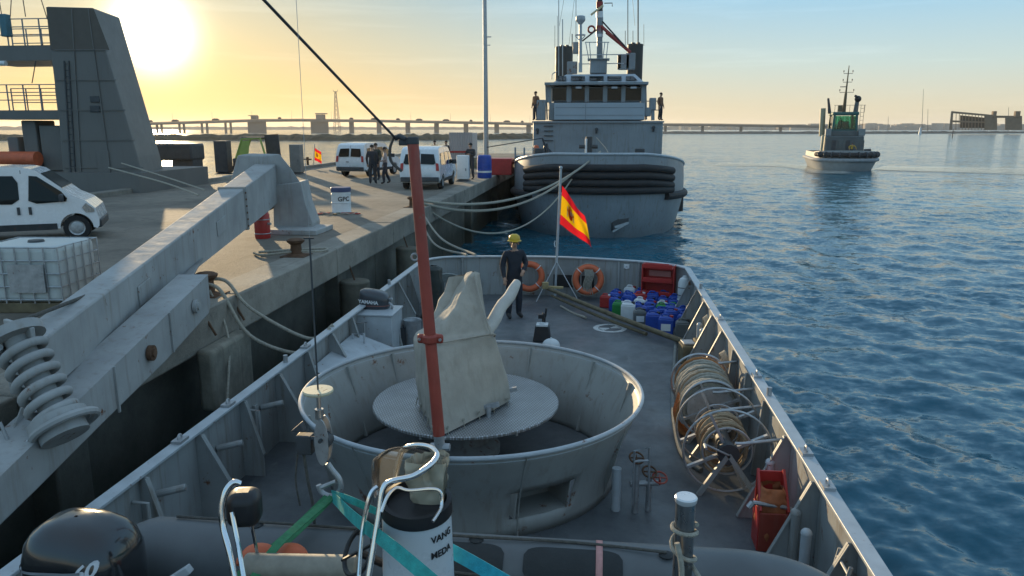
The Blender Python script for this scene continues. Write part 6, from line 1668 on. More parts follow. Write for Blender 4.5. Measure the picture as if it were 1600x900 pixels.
# ---- grey ship beyond the quay: raked funnel, gallery decks and rails
fy = 29.0
gs = thing('grey_ship', 'grey ship beyond the quay with a tall raked funnel and railed gallery decks', 'ship', (-24, fy, 0))
def FP(x, y, Y=fy): return ay(x, y, Y)
M['funnel'] = mat('funnel_grey', (.15, .145, .135), .55, var=.08, scale=.8, streak=.2)
poly = [FP(228, 300), FP(215, 245), FP(145, 12), FP(72, 10), FP(80, 90), FP(92, 190), FP(100, 300)]
mb = MB(); mb.prism(poly, V(-.6, 2.6, 0)); mb.build('funnel', M['funnel'], gs, smooth=0, bevel=.05)
mb = MB(); cp = [FP(146, 13, fy - .02), FP(171, 78, fy - .02), FP(79, 78, fy - .02), FP(72, 11, fy - .02)]; mb.prism(cp, V(-.01, .03, 0)); mb.build('funnel_band', mat('funnel_brown', (.10, .085, .07), .6, var=.1), gs, smooth=0)
# plating seams, ladder, door and vents on the funnel's face
def FL(x0, y0, x1, y1, w, nm, m='funnel'):
    mb = MB(); mb.bar(FP(x0, y0, fy - .03), FP(x1, y1, fy - .03), w, .03, up=(0, 1, 0)); mb.build(nm, M[m], gs, smooth=0)
for y_ in (78, 125, 172, 219, 262):
    FL(80 + (y_ - 20) * .08, y_, 148 + (y_ - 14) * .305, y_, .035, 'plate_seam')
for x0_, x1_ in ((112, 128), (138, 176)): FL(x0_, 14, x1_, 298, .04, 'plate_seam')
FL(100, 95, 112, 298, .05, 'ladder_stile', 'dark'); FL(107, 95, 119, 298, .05, 'ladder_stile', 'dark')
for k in range(20):
    y_ = 100 + k * 10; x_ = 100 + (y_ - 95) * .059; FL(x_, y_, x_ + 7, y_, .03, 'ladder_rung', 'dark')
for x_, y_, w_, h_ in ((150, 235, 24, 46), (140, 150, 16, 10), (140, 165, 16, 10)):
    p0 = FP(x_, y_, fy - .04); p1 = FP(x_ + w_, y_ + h_, fy - .04); mb = MB(); mb.box(((p0.x + p1.x) / 2, fy - .03, (p0.z + p1.z) / 2), (p1.x - p0.x, .06, p0.z - p1.z)); mb.build('door' if h_ > 20 else 'vent_grille', M['funnel'] if h_ > 20 else M['dark'], gs, bevel=.02)
for (ya, yb_) in ((70, 94), (172, 186)):
    mb = MB(); a_ = FP(-60, yb_); b_ = FP(92, yb_); zt_ = FP(80, ya).z
    mb.hexa([V(a_.x, fy + .07, b_.z), V(b_.x, fy + .07, b_.z), V(b_.x, fy + 3, b_.z), V(a_.x, fy + 3, b_.z), V(a_.x, fy + .07, zt_), V(b_.x, fy + .07, zt_), V(b_.x, fy + 3, zt_), V(a_.x, fy + 3, zt_)]); mb.build('gallery_deck', M['funnel'], gs, smooth=0)
    for yy in (fy + .05, fy + 2.9):
        for k in range(7):
            x_ = a_.x + (b_.x - a_.x) * k / 6.0; mb = MB(); mb.cyl((x_, yy, zt_), (x_, yy, zt_ + 1.0), .03, n=6); mb.build('rail_post', M['hull2'], gs)
        for z_ in (.4, .7, 1.0):
            mb = MB(); mb.cyl((a_.x, yy, zt_ + z_), (b_.x, yy, zt_ + z_), .022, n=6); mb.build('rail', M['hull2'], gs)
mb = MB(); q = FP(9, 40); mb.box(q, (.3, .3, .85)); mb.build('signal_lamp', mat('teal_box', (.05, .16, .2), .5), gs, bevel=.03)
mb = MB(); q = FP(4, 99); mb.cyl(q + V(-.4, 0, 0), q + V(.15, 0, 0), .1, n=12); mb.build('floodlight', M['white'], gs)
for x0_, x1_ in ((60, 74), (38, 40), (28, 16), (0, 3)):
    mb = MB(); mb.tube([FP(x1_, 30 if x1_ > 60 else 26), FP(x0_ - 8, -40)], .018, 5); mb.build('aerial_wire', M['dark'], gs)
mb = MB(); mb.tube([FP(56, 95), FP(50, 130)], .02, 5); mb.build('aerial_wire', M['dark'], gs)
mb = MB(); a_ = FP(-80, 205); b_ = FP(105, 205)
mb.hexa([V(a_.x, fy - .5, .0), V(FP(238, 300).x - .3, fy - .5, 0), V(FP(238, 300).x - .3, fy + 5, 0), V(a_.x, fy + 5, 0), V(a_.x, fy - .5, FP(0, 268).z), V(FP(238, 268).x - .3, fy - .5, FP(0, 268).z), V(FP(238, 268).x - .3, fy + 5, FP(0, 268).z), V(a_.x, fy + 5, FP(0, 268).z)])
mb.build('hull', M['funnel'], gs, smooth=0)
for x_, w_, yt in ((42, 22, 188), (75, 34, 196), (14, 16, 214)):
    a_ = FP(x_ - w_ / 2, 268); b_ = FP(x_ + w_ / 2, 268); zt_ = FP(x_, yt).z
    mb = MB(); mb.box(((a_.x + b_.x) / 2, fy + 1.0, (a_.z + zt_) / 2), (b_.x - a_.x, 1.2, zt_ - a_.z)); mb.build('deck_house', M['funnel'], gs, bevel=.05)
mb = MB(); q = FP(28, 248); mb.cyl(q - V(.8, 0, 0), q + V(.9, 0, 0), .3, n=14); mb.build('life_raft', M['orange'], gs)
# stern lines of the grey ship to the quay
rope('pale line from the grey ship down to the quay', [FP(170, 262, 27.5), ay(255, 285, 24), ay(310, 305, 22)], .03)
rope('second pale line from the grey ship, slightly higher', [FP(190, 255, 27.5), ay(260, 277, 24), ay(320, 297, 22)], .025)

# =================================================================== big grey tug moored ahead
TB = V(.05, 36.8, 0)
tug = thing('harbour_tug', 'large grey tug moored bow-on at the quay ahead, rubber rolls round its bow', 'tug', TB)
def plan(a, b, n=40, yend=34.0, e=2.5):
    # half-breadth a, bow length b: points from aft port round the bow to aft starboard, local (x, y), bow at y=0, aft +y
    pts = [(-a, yend)]
    for i in range(n + 1):
        t_ = -PI / 2 + PI * i / n
        c_, s_ = math.cos(t_), math.sin(t_)
        pts.append((a * abs(s_) ** (2 / e) * (1 if s_ > 0 else -1), b - b * abs(c_) ** (2 / e)))
    pts.append((a, yend)); return pts
def sheer(y, z): return z - min(1.0, max(0, (y - .5) / 8.5)) ** 1.0 * (1.05 if z > 2.5 else .35 * (z > 1.5))
levels = [(-.5, 4.2, 9.0, .9), (.0, 4.45, 9.2, .45), (1.0, 4.7, 9.4, .15), (2.0, 4.85, 9.4, .0), (3.2, 4.85, 9.3, .05), (4.05, 4.8, 9.1, .15)]
rows = []
for z, a, b, back in levels:
    rows.append([TB + V(x, y + back, sheer(y, z)) for x, y in plan(a, b)])
mb = MB(); mb.grid(rows); hull_ = mb.build('hull', M['hull2'], tug, smooth=40)
mb = MB(); mb.tube([p + V(0, 0, .02) for p in rows[-1]], .07, 8); mb.build('bulwark_cap', M['hulllight'], tug)
mb = MB(); dk_ = [TB + V(x * .97, y + .3, sheer(y, 4.05) - .75) for x, y in plan(4.8, 9.1)]; mb.add(dk_, [tuple(range(len(dk_)))]); mb.build('foredeck', M['deck'], tug, smooth=0)
# rubber rolls on the bow
for k in range(4):
    z = 3.42 - k * .36; pts = [TB + V(x, y - .10, sheer(y, z) + .04 * abs(x) / 4 * 0) for x, y in plan(4.86, 9.3, 60) if abs(x) < 3.75]
    mb = MB(); mb.tube(pts, .185, 14); mb.build('bow_fender_roll', M['rubber'], tug)
for s in (-1, 1):
    pts = [TB + V(x, y - .04, 2.05 - min(.4, y * .04)) for x, y in plan(4.9, 9.4, 60) if s * x > 3.3]
    mb = MB(); mb.tube(pts, .2, 10); mb.build('belt_fender', M['rubber'], tug)
    for yy in (10.5, 15.0):
        mb = MB(); mb.cyl(TB + V(s * 4.95, yy, .3), TB + V(s * 4.95, yy, 1.4), .28, n=14); mb.build('side_fender', M['rubber'], tug)
# anchor pocket on the starboard bow
pc_ = [ay(x_, y_, 39.0) for x_, y_ in ((956, 341), (980, 324), (980, 340), (956, 353))]
def on_hull(p):
    # push a point onto the shell at its height
    a_ = 4.62; x = max(-4.4, min(4.4, p.x - TB.x)); t_ = (1 - (abs(x) / a_) ** 2.5) ** (1 / 2.5); return V(p.x, TB.y + 9.3 - 9.3 * t_ + .2, p.z)
pk = [on_hull(p) for p in pc_]
mb = MB(); mb.prism([p + V(0, -.06, 0) for p in pk], V(-.05, .05, 0)); mb.build('anchor_pocket', M['dark'], hull_, smooth=0)
mb = MB(); mb.bar(pk[3] + V(0, -.12, -.02), pk[2] + V(0, -.12, -.02), .1, .07); mb.bar(pk[0] + V(.1, -.1, -.2), pk[2] + V(-.05, -.1, -.05), .16, .1); mb.build('anchor', M['hulllight'], hull_)
for x_, y_ in ((1022, 261), (1043, 268)):
    q = ay(x_, y_, 42.5 if x_ > 1030 else 40.6); mb = MB(); mb.torus(q, .17, .05, (-.6, -1, 0), 18, 6); mb.build('fairlead_ring', M['dark'], hull_)
# bow bitt with mooring turns
q = ay(920, 240, 39.4); q.z -= .1
mb = MB(); mb.cyl(q, q + V(0, 0, .95), .17, n=16); mb.cyl(q + V(-.5, 0, .45), q + V(.45, 0, .45), .10, n=12); mb.build('bow_bitt', M['dark'], tug)
mb = MB(); mb.cyl(q + V(-.14, -.12, .1), q + V(-.14, -.12, .85), .06, n=10); mb.build('bitt_post', M['white'], tug)
for dx in (-2.6, 2.6):
    mb = MB(); mb.box(q + V(dx, .6, .1), (.5, .4, .5)); mb.build('deck_winch', M['dark'], tug, bevel=.05)
# superstructure
sy = 46.3
def face(x0, y0, x1, y1, Y): return ay(x0, y0, Y), ay(x1, y1, Y)
a_, b_ = face(833, 189, 1034, 245, sy); zt = a_.z; xl, xr = a_.x, b_.x
mb = MB(); mb.box(((xl + xr) / 2, sy + 4, (zt + 2.6) / 2), (xr - xl, 8, zt - 2.6)); mb.build('deckhouse', M['hull2'], tug, bevel=.08)
mb = MB(); mb.box(((xl + xr) / 2, sy - .02, zt - .06), (xr - xl + .1, .2, .10)); mb.build('deckhouse_ledge', M['hull2'], tug)
for k in range(4):
    q = ay(857, 197 + k * 7.5, sy - .05); mb = MB(); mb.box(q, (.55, .08, .05)); mb.build('ladder_rung', M['dark'], tug)
for x_, y_ in ((932, 202), (1021, 199), (840, 203)):
    q = ay(x_, y_, sy - .05); mb = MB(); mb.cyl(q, q - V(0, .18, 0), .1, n=12); mb.box(q + V(0, 0, -.15), (.12, .1, .2)); mb.build('deck_lamp', M['dark'], tug)
for s, x_ in ((-1, 833), (1, 1034)):
    q = ay(x_, 215, sy); mb = MB(); mb.box((q.x - s * .0 + s * .012, sy + 1.2, q.z), (.03, .5, .9)); mb.build('side_window', M['darkglass'], tug)
sy2 = 47.6
a_ = ay(866, 161, sy2 - .5); b_ = ay(1007, 187, sy2 - .5)
mb = MB(); mb.box(((a_.x + b_.x) / 2, sy2 - .45, (a_.z + b_.z) / 2), (b_.x - a_.x, .08, a_.z - b_.z)); mb.build('wing_screen', mat('screen_grey', (.33, .38, .42), .4, var=.06, scale=1), tug, bevel=.02)
mb = MB(); xs_ = ay(915, 174, sy2 - .5); mb.box((xs_.x, sy2 - .50, xs_.z), (.05, .03, a_.z - b_.z)); mb.build('screen_seam', M['hull2'], tug)
for y_ in (168, 180):
    q0_ = ay(868, y_, sy2 - .5); q1_ = ay(1005, y_, sy2 - .5); mb = MB(); mb.bar(V(q0_.x, sy2 - .497, q0_.z), V(q1_.x, sy2 - .497, q1_.z), .02, .04); mb.build('screen_rib', M['hull2'], tug)
# wheelhouse: windows between mullions
zb_ = ay(930, 160, sy2).z; zw1 = ay(930, 134, sy2).z; xl2 = ay(858, 145, sy2).x; xr2 = ay(1008, 145, sy2).x
zbase = ay(930, 188, sy2).z
mb = MB(); mb.box(((xl2 + xr2) / 2, sy2 + 2.2, (zbase + zb_) / 2), (xr2 - xl2, 4.4, zb_ - zbase)); mb.build('wheelhouse_wall', M['hull2'], tug, bevel=.03)
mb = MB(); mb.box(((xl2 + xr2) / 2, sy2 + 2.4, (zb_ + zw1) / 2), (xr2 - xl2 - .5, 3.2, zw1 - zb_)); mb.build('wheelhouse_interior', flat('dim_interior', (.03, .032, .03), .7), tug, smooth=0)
wins = [(863, 885), (893, 914), (920, 942), (949, 971), (977, 1002)]
for x0, x1 in wins:
    p0 = ay(x0, 137, sy2); p1 = ay(x1, 158, sy2)
    mb = MB(); mb.box(((p0.x + p1.x) / 2, sy2 + .06, (p0.z + p1.z) / 2), (p1.x - p0.x + .06, .03, p0.z - p1.z + .06)); w_ = mb.build('window', M['darkglass'], tug)
    mb = MB(); mb.tube([V(p0.x, sy2 + .03, p0.z), V(p1.x, sy2 + .03, p0.z), V(p1.x, sy2 + .03, p1.z), V(p0.x, sy2 + .03, p1.z)], .03, 6, closed=True); mb.build('window_frame', M['hull2'], w_)
edges = [858, 889, 917, 945.5, 974, 1006]
for x_ in edges:
    q = ay(x_, 146, sy2); mb = MB(); mb.box((q.x, sy2 + .05, (zb_ + zw1) / 2), (.26 if x_ not in (858, 1006) else .3, .16, zw1 - zb_)); mb.build('mullion', M['hull2'], tug, bevel=.015)
for s, xx in ((-1, xl2), (1, xr2)):
    mb = MB(); mb.box((xx - s * .03, sy2 + 2.3, (zb_ + zw1) / 2), (.06, 3.8, zw1 - zb_ - .1)); mb.build('window', M['darkglass'], tug)
# eyebrow and sloped skylight roof
zr = ay(930, 131, sy2).z; e0 = ay(851, 132, sy2 - .3).x; e1 = ay(1013, 132, sy2 - .3).x
mb = MB(); mb.box(((e0 + e1) / 2, sy2 + 2.0, zr), (e1 - e0, 5.0, .16)); mb.build('eyebrow', M['hull2'], tug, bevel=.02)
zr2 = ay(930, 116, sy2 + 1.2).z; s0_ = ay(885, 116, sy2 + 1.2).x; s1_ = ay(992, 116, sy2 + 1.2).x; l0 = ay(864, 131, sy2 - .1).x; l1 = ay(1006, 131, sy2 - .1).x
mb = MB(); mb.hexa([V(l0, sy2 - .1, zr + .08), V(l1, sy2 - .1, zr + .08), V(l1, sy2 + 4.2, zr + .08), V(l0, sy2 + 4.2, zr + .08), V(s0_, sy2 + 1.2, zr2), V(s1_, sy2 + 1.2, zr2), V(s1_, sy2 + 4, zr2), V(s0_, sy2 + 4, zr2)]); mb.build('sloped_roof', mat('roof_grey', (.36, .41, .45), .4, var=.06), tug, smooth=0)
for i, (x0, x1) in enumerate(((871, 885), (892, 914), (921, 943), (949, 971), (978, 993))):
    def rp(x, y):
        # on the sloping front between (y=131, sy2-.1) and (y=116, sy2+1.2)
        f_ = (131 - y) / 15.0; p = ay(x, y, sy2 - .1 + 1.3 * f_); return p + V(0, -.06, .13)
    t0 = 6 if i == 0 else 0; t1 = 6 if i == 4 else 0
    mb = MB(); mb.prism([rp(x0 - (3 if i == 0 else 0), 129), rp(x1 + (3 if i == 4 else 0), 129), rp(x1 - t1 * .6, 122.5), rp(x0 + t0 * .6, 122.5)], V(0, .02, -.01)); mb.build('skylight', M['darkglass'], tug, smooth=0)
for x_ in (938, 904, 960, 990):
    q = ay(x_, 130 if x_ == 938 else 137, sy2 - .4); mb = MB(); mb.box(q, (.26 if x_ == 938 else .36, .12, .22 if x_ == 938 else .12)); mb.build('floodlight', M['white'] if x_ == 938 else M['hulllight'], tug, bevel=.02)
# bridge wings: rails and boxes
for x_, y0, y1, w in ((846, 156, 188, .55), (1020, 153, 172, .4), (1012, 168, 182, .4)):
    p0 = ay(x_, y0, sy2); p1 = ay(x_, y1, sy2); mb = MB(); mb.box((p0.x, sy2, (p0.z + p1.z) / 2), (w, .4, p0.z - p1.z)); mb.build('wing_box', M['hull2'], tug, bevel=.05)
for x_ in (1020,):
    p0 = ay(x_, 172, sy2); p1 = ay(x_, 188, sy2); mb = MB(); mb.bar(p1, p0, .2, .2); mb.build('wing_box_leg', M['hull2'], tug)
for s, (xa, xb) in ((-1, (833, 858)), (1, (1008, 1034))):
    for y_ in (158, 172):
        mb = MB(); mb.tube([ay(xa, y_, sy2 + .4), ay(xb, y_, sy2 + .4)], .03, 6); mb.build('wing_rail', M['hull2'], tug)
    for k in range(3):
        x_ = xa + (xb - xa) * k / 2; mb = MB(); mb.tube([ay(x_, 188, sy2 + .4), ay(x_, 157, sy2 + .4)], .03, 6); mb.build('wing_rail_post', M['hull2'], tug)
# stays from eyebrow to wings
for x_ in (853, 1009):
    mb = MB(); mb.tube([ay(x_, 133, sy2), ay(x_ + (2 if x_ < 900 else 1), 187, sy2)], .05, 6); mb.build('eyebrow_stay', M['hull2'], tug)
# funnels
for x0, x1, yt in ((867, 894, 72), (981, 1004, 68)):
    Yf = 53.0; p0 = ay(x0, yt, Yf); p1 = ay(x1, 126, Yf)
    mb = MB(); mb.lathe([((p1.x - p0.x) / 2, 0), ((p1.x - p0.x) / 2, p0.z - p1.z), ((p1.x - p0.x) / 2 - .08, p0.z - p1.z + .02), ((p1.x - p0.x) / 2 - .1, p0.z - p1.z - .3)], ((p0.x + p1.x) / 2, Yf + .6, p1.z), 24); mb.build('funnel', mat('sooty_funnel', (.035, .038, .037), .6, var=.2, scale=1, streak=.3), tug)
    for dx in (-.15, .2):
        mb = MB(); mb.cyl(((p0.x + p1.x) / 2 + dx, Yf + .6, p0.z - .4), ((p0.x + p1.x) / 2 + dx, Yf + .6, p0.z + .12), .12, n=10); mb.build('exhaust_pipe', M['black'], tug)
# mast, tripod and red radar arm
Ym = 49.6
mb = MB(); pA = ay(937, 113, Ym); pB = ay(937, 48, Ym); pC = ay(936, -60, Ym); mb.cyl(pA, pB, .20, .17, n=14); mb.cyl(pB + V(0, 0, -.2), pB + V(0, 0, .8), .22, .2, n=14); mb.build('mast_lower', M['hull2'], tug)
M['mastred'] = mat('mast_red_paint', (.30, .03, .025), .5, var=.15)
mb = MB(); mb.cyl(pB + V(0, 0, .8), pC, .19, .14, n=14); mb.build('mast_upper', M['black'], tug)
for y0, y1, m in ((58, 53, 'white'), (28, 18, 'white'), (12, 3, 'mastred'), (50, 40, 'mastred')):
    mb = MB(); mb.cyl(ay(937, y0, Ym), ay(937, y1, Ym), .215, n=14); mb.build('mast_band', M[m], tug)
p = ay(937, 47, Ym); mb = MB(); mb.tube([p + V(.1, -.15, .2), ay(985, 82, Ym - 1)], .10, 8); mb.tube([p + V(.4, -.15, -.2), ay(978, 77, Ym - 1)], .06, 8); mb.build('radar_arm', M['mastred'], tug)
mb = MB(); mb.tube([p + V(.15, -.1, .5), ay(978, 74, Ym - 1)], .05, 6); mb.tube([p + V(-.2, -.1, 0), ay(910, 64, Ym - .5)], .05, 6); mb.build('mast_stay', M['black'], tug)
p = ay(924, 46, Ym); mb = MB(); mb.torus(p, .2, .06, (0, 1, 0), 18, 8); mb.build('horn_ring', M['mastred'], tug)
p = ay(936, 19, Ym); mb = MB(); mb.bar(p + V(-.5, -.3, -.2), p + V(.25, -.3, .35), .12, .12); mb.build('radar_scanner', mat('cream_scanner', (.6, .5, .3), .5), tug, bevel=.02)
mb = MB(); p = ay(944, 5, Ym); mb.tube([p, p + V(.5, 0, 0), p + V(.5, 0, -.2)], .03, 6); mb.build('yard', M['black'], tug)
p0 = ay(922, 93, Ym - .2); p1 = ay(948, 115, Ym - .2); mb = MB(); mb.box(((p0.x + p1.x) / 2, Ym, (p0.z + p1.z) / 2), (p1.x - p0.x, 1, p0.z - p1.z)); mb.build('mast_house', M['hull2'], tug, bevel=.05)
mb = MB(); mb.box(((p0.x + p1.x) / 2, Ym, p0.z), (p1.x - p0.x + .3, 1.3, .06)); mb.build('mast_platform', M['hull2'], tug)
for xa, xb in ((915, 920), (921, 923), (945, 942), (950, 947)):
    mb = MB(); mb.tube([ay(xa, 66, Ym - .4), ay(xb, 93, Ym - .4)], .03, 6); mb.build('platform_rail_post', M['hulllight'], tug)
mb = MB(); mb.tube([ay(914, 66, Ym - .4), ay(952, 66, Ym - .4)], .03, 6); mb.tube([ay(902, 86, Ym - .4), ay(980, 85, Ym - .4)], .03, 6); mb.tube([ay(908, 100, Ym), ay(975, 99, Ym)], .03, 6); mb.build('roof_rail', M['hulllight'], tug)
# satellite dome mast
Ys = 48.8; p0 = ay(907, 113, Ys); p1 = ay(907, 36, Ys); mb = MB(); mb.cyl(p0, p1, .11, .09, n=12); mb.tube([p1 + V(-.3, 0, -.75), p1 + V(0, 0, -1.05), p1 + V(.3, 0, -.75)], .03, 6); mb.torus(p1 + V(0, 0, -.7), .3, .03, (0, 0, 1), 16, 6); mb.build('dome_mast', M['hulllight'], tug)
mb = MB(); mb.lathe([(.08, -.1), (.28, .12), (.30, .2), (.28, .38), (.2, .43), (0, .45)], p1, 20); mb.build('satellite_dome', M['hulllight'], tug)
for x_, y_, w, h, nm, m in ((894, 106, .65, .75, 'roof_locker', 'hull2'), (900, 75, .4, .7, 'radar_drum', 'hull2'), (975, 97, .7, .95, 'roof_locker', 'hull2'), (985, 96, .6, 1.0, 'roof_locker', 'hull2'), (968, 97, .25, .9, 'roof_vent', 'black')):
    q = ay(x_, y_, 50.2); mb = MB(); mb.box(q, (w, .5, h)); mb.build(nm, M[m], tug, bevel=.05)
for x_, yb, yt, r in ((873, 118, -40, .028), (879, 118, 30, .035), (867, 75, 40, .015), (871, 80, 25, .012), (900, 70, -40, .02), (894, 75, 53, .035), (997, 70, -40, .045), (981, 70, -40, .03), (989, 70, 48, .02), (1006, 72, 38, .014), (977, 72, 48, .02)):
    mb = MB(); mb.cyl(ay(x_, yb, 50.5), ay(x_, yt, 50.5), r, n=6); mb.build('whip_aerial', M['hulllight'] if yb > 100 else M['dark'], tug)
for x0, y0, x1, y1 in ((874, 40, 888, -40), (889, 70, 902, -40), (992, 40, 985, -40)):
    mb = MB(); mb.cyl(ay(x0, y0, 50.5), ay(x1, y1, 50.5), .010, n=5); mb.build('halyard', M['dark'], tug)
mb = MB(); mb.tube(spline([ay(862, 124, sy2 + .5), ay(863, 116, sy2 + .6), ay(870, 112, sy2 + 1)], 5), .03, 6); mb.build('roof_grab_rail', M['hull2'], tug)
# bollards and lookouts
camo = cloth('camouflage_cloth', (.20, .10, .055))
z_w = ay(840, 188, sy2).z
p = ay(837, 188, sy2); person('person in brown camouflage on the port bridge wing of the big tug', (p.x, p.y, p.z), PI - .7, 1.72, camo, gr, group='lookouts on the big tug')
p = ay(1031, 188, sy2); person('person in brown camouflage on the starboard bridge wing of the big tug', (p.x, p.y, p.z), PI + .9, 1.62, camo, gr, group='lookouts on the big tug')
for x_, y_, lb, w in ((838, 236, 'red and white buoy on the port side of the tug foredeck', 'orange'), (853, 237, 'dark winch cover on the port side of the tug foredeck', 'black')):
    p = ay(x_, y_, 43.0); mb = MB(); mb.lathe([(0, -.5), (.18, -.5), (.22, 0), (.12, .3), (0, .34)] if w == 'orange' else [(0, -.5), (.5, -.5), (.45, -.1), (.15, .2), (.1, .45), (0, .46)], p, 16); o = mb.build('foredeck_buoy' if w == 'orange' else 'winch_cover', M[w], None); tag(o, lb, 'buoy' if w == 'orange' else 'cover')
# mooring lines of the tug
bowp = ay(925, 241, 38.6); bow2 = ay(938, 237, 38.2)
def sagpts(a, b, s): return [Vector(q) for q in sag(a, b, s, 8)]
rope('upper pale mooring line sagging from the tug bow to the quay bollard', sagpts(B3 + V(.1, 0, .25), bow2, 1.0), .05)
rope('lower pale mooring line sagging from the tug bow to the quay bollard', sagpts(B3 + V(.1, -.1, .2), bowp, 1.25), .05)
rope('deeply sagging slack line between the quay bollard and the tug', sagpts(B3 + V(.1, .1, .18), ay(905, 262, 37.6), 2.0), .035)
rope('pair of lines from the quay bollard down to the patrol boat stern, upper one', [B3 + V(.1, 0, .2), B3.lerp(V(-2.9, 17.9, RZ), .5) + V(0, 0, -.25), V(-2.9, 17.9, RZ + .05)], .03)
rope('pair of lines from the quay bollard down to the patrol boat stern, lower one', [B3 + V(.1, -.1, .15), B3.lerp(V(-3.1, 17.85, RZ), .5) + V(-.1, 0, -.4), V(-3.1, 17.85, RZ + .05)], .03)
rope('thin line from the tug foredeck bitt to the bow', [ay(932, 215, 39.6), ay(945, 230, 39), ay(950, 238, 38.4)], .02)

# =================================================================== small tug under way
M['tugdark'] = mat('dark_tug_paint', (.105, .12, .12), .5, var=.15, scale=1.2, streak=.5, rust=.05)
M['tugmid'] = mat('mid_tug_paint', (.26, .28, .28), .5, var=.12, scale=1.2, streak=.4)
st = thing('small_tug', 'small grey tug with a green glazed wheelhouse and tyre fenders under way on the right', 'tug')
# local: bow towards -Y, origin at waterline centre
rows = []
for z, a, b, back in ((-.4, 3.1, 4.0, .7), (.0, 3.35, 4.2, .4), (.9, 3.75, 4.4, .1), (1.25, 3.9, 4.5, .0), (1.3, 3.75, 4.4, .1), (2.2, 3.7, 4.4, .15)):
    rows.append([V(x, y - 6.5 + back, z + (.35 * max(0, 1 - y / 5) if z > 2 else 0)) for x, y in plan(a, b, 30, 13.0, 2.3)])
    
mb = MB(); mb.grid(rows); mb.add([rows[-1][0], rows[-1][-1], rows[0][-1], rows[0][0]], [(0, 1, 2, 3)])
sh = mb.build('hull', mat('pale_tug_hull', (.34, .345, .34), .5, var=.12, scale=.8, streak=.3), st, smooth=40)
mb = MB(); dk_ = [V(x * .97, y - 6.3, 1.75) for x, y in plan(3.7, 4.4, 30, 13.0, 2.3)]; mb.add(dk_, [tuple(range(len(dk_)))]); mb.build('deck', M['deck'], st, smooth=0)
pts = [V(x, y - 6.75, 1.35) for x, y in plan(3.95, 4.5, 30, 13, 2.3)]; mb = MB(); mb.tube(pts, .22, 8); mb.build('belt_fender', mat('grey_belt', (.3, .31, .32), .7, var=.2), st)
pl = [V(x, y - 6.62, 2.0) for x, y in plan(3.85, 4.45, 40, 13, 2.3) if abs(x) < 3.6]
mb = MB(); mb.tube(pl, .3, 12); mb.build('bow_fender_roll', M['rubber'], st)
ac = 0; prev = pl[0]
for i, p in enumerate(pl[1:]):
    ac += (p - prev).length
    if ac > .85:
        ac = 0; dd = (p - prev).normalized(); mb = MB(); mb.torus(p + V(0, -.02, 0), .31, .10, dd, 18, 8); mb.build('tyre', M['dark'], st)
    prev = p
mb = MB(); mb.box((0, .5, 3.0), (4.6, 5.0, 2.6)); mb.build('deckhouse', M['tugdark'], st, bevel=.12)
mb = MB(); mb.box((0, .8, 4.6), (3.6, 3.8, .7)); mb.build('upper_house', M['tugdark'], st, bevel=.1)
gmat = mat('teal_wheelhouse', (.03, .12, .11), .4, var=.15)
for s in (-1, 1):
    for yy in (-.9, 2.6):
        mb = MB(); mb.bar((s * 1.45, yy, 4.9), (s * 1.35, yy, 7.0), .28, .28); mb.build('wheelhouse_post', gmat, st)
    mb = MB(); mb.box((s * 1.42, .85, 5.95), (.03, 3.3, 1.7)); mb.build('side_pane', glass('green_glass', (.25, .62, .52), .03, .33), st)
mb = MB(); mb.box((0, .85, 7.15), (3.2, 4.0, .4)); mb.build('wheelhouse_roof', gmat, st, bevel=.08)
mb = MB(); mb.box((0, .85, 5.05), (3.0, 3.6, .3)); mb.build('wheelhouse_base', gmat, st)
gg = glass('green_front_glass', (.25, .65, .55), .03, .33)
for x0, x1 in ((-1.3, -.5), (-.42, .42), (.5, 1.3)):
    for yy in (-.95, 2.65):
        mb = MB(); mb.box(((x0 + x1) / 2, yy, 5.98), (x1 - x0, .03, 1.75)); mb.build('front_pane', gg, st)
mb = MB(); mb.box((-.05, .2, 5.6), (1.3, .7, 1.1)); mb.build('helm_console', gmat, st, bevel=.05)
for x, z0, z1, r in ((-2.35, 4.2, 7.9, .35),):
    mb = MB(); mb.cyl((x, 2.2, z0), (x - .1, 2.2, z1), r, n=14); mb.build('funnel', mat('cream_funnel', (.42, .37, .25), .5, var=.1), st)
mb = MB(); mb.cyl((-1.6, 1.9, 7.2), (-1.95, 1.9, 9.2), .22, .14, n=10); mb.build('exhaust_stack', M['dark'], st)
mb = MB(); mb.cyl((1.25, -.2, 7.3), (1.35, -.2, 8.7), .3, .25, n=12); mb.build('monitor_base', M['tugdark'], st)
mb = MB(); mb.ball((1.4, -.3, 9.0), (.42, .42, .42), 14, 8); mb.cyl((1.4, -.3, 9.2), (.95, -1.0, 9.35), .16, n=10); mb.build('fire_monitor', M['black'], st)
mb = MB(); mb.cyl((0, .9, 7.3), (.05, .9, 9.8), .24, .16, n=10); mb.cyl((.05, .9, 9.8), (.15, .9, 13.3), .12, .05, n=8); mb.build('mast', M['timber'], st)
for z, w in ((12.3, .55), (11.2, .55), (9.9, .85)):
    mb = MB(); mb.tube([V(.12 - w, .9, z + .25), V(.12 - w, .9, z), V(.12 + w, .9, z), V(.12 + w, .9, z + .25)], .035, 6); mb.build('mast_yard', M['dark'], st)
    for s in (-1, 1):
        mb = MB(); mb.box((.12 + s * w, .9, z + .3), (.12, .12, .2)); mb.build('navigation_light', M['dark'], st)
mb = MB(); mb.bar((-.75, .7, 10.6), (.1, .7, 10.6), .08, .1); mb.build('radar_scanner', M['dark'], st)
mb = MB(); mb.box((-.55, .6, 7.8), (.5, .5, .8)); mb.build('roof_box', M['timber'], st)
for k in range(5):
    mb = MB(); x = -1.4 + k * .9; mb.cyl((x, -1.0, 7.3), (x, -1.0, 8.2), .025, n=5); mb.build('roof_rail_post', M['dark'], st)
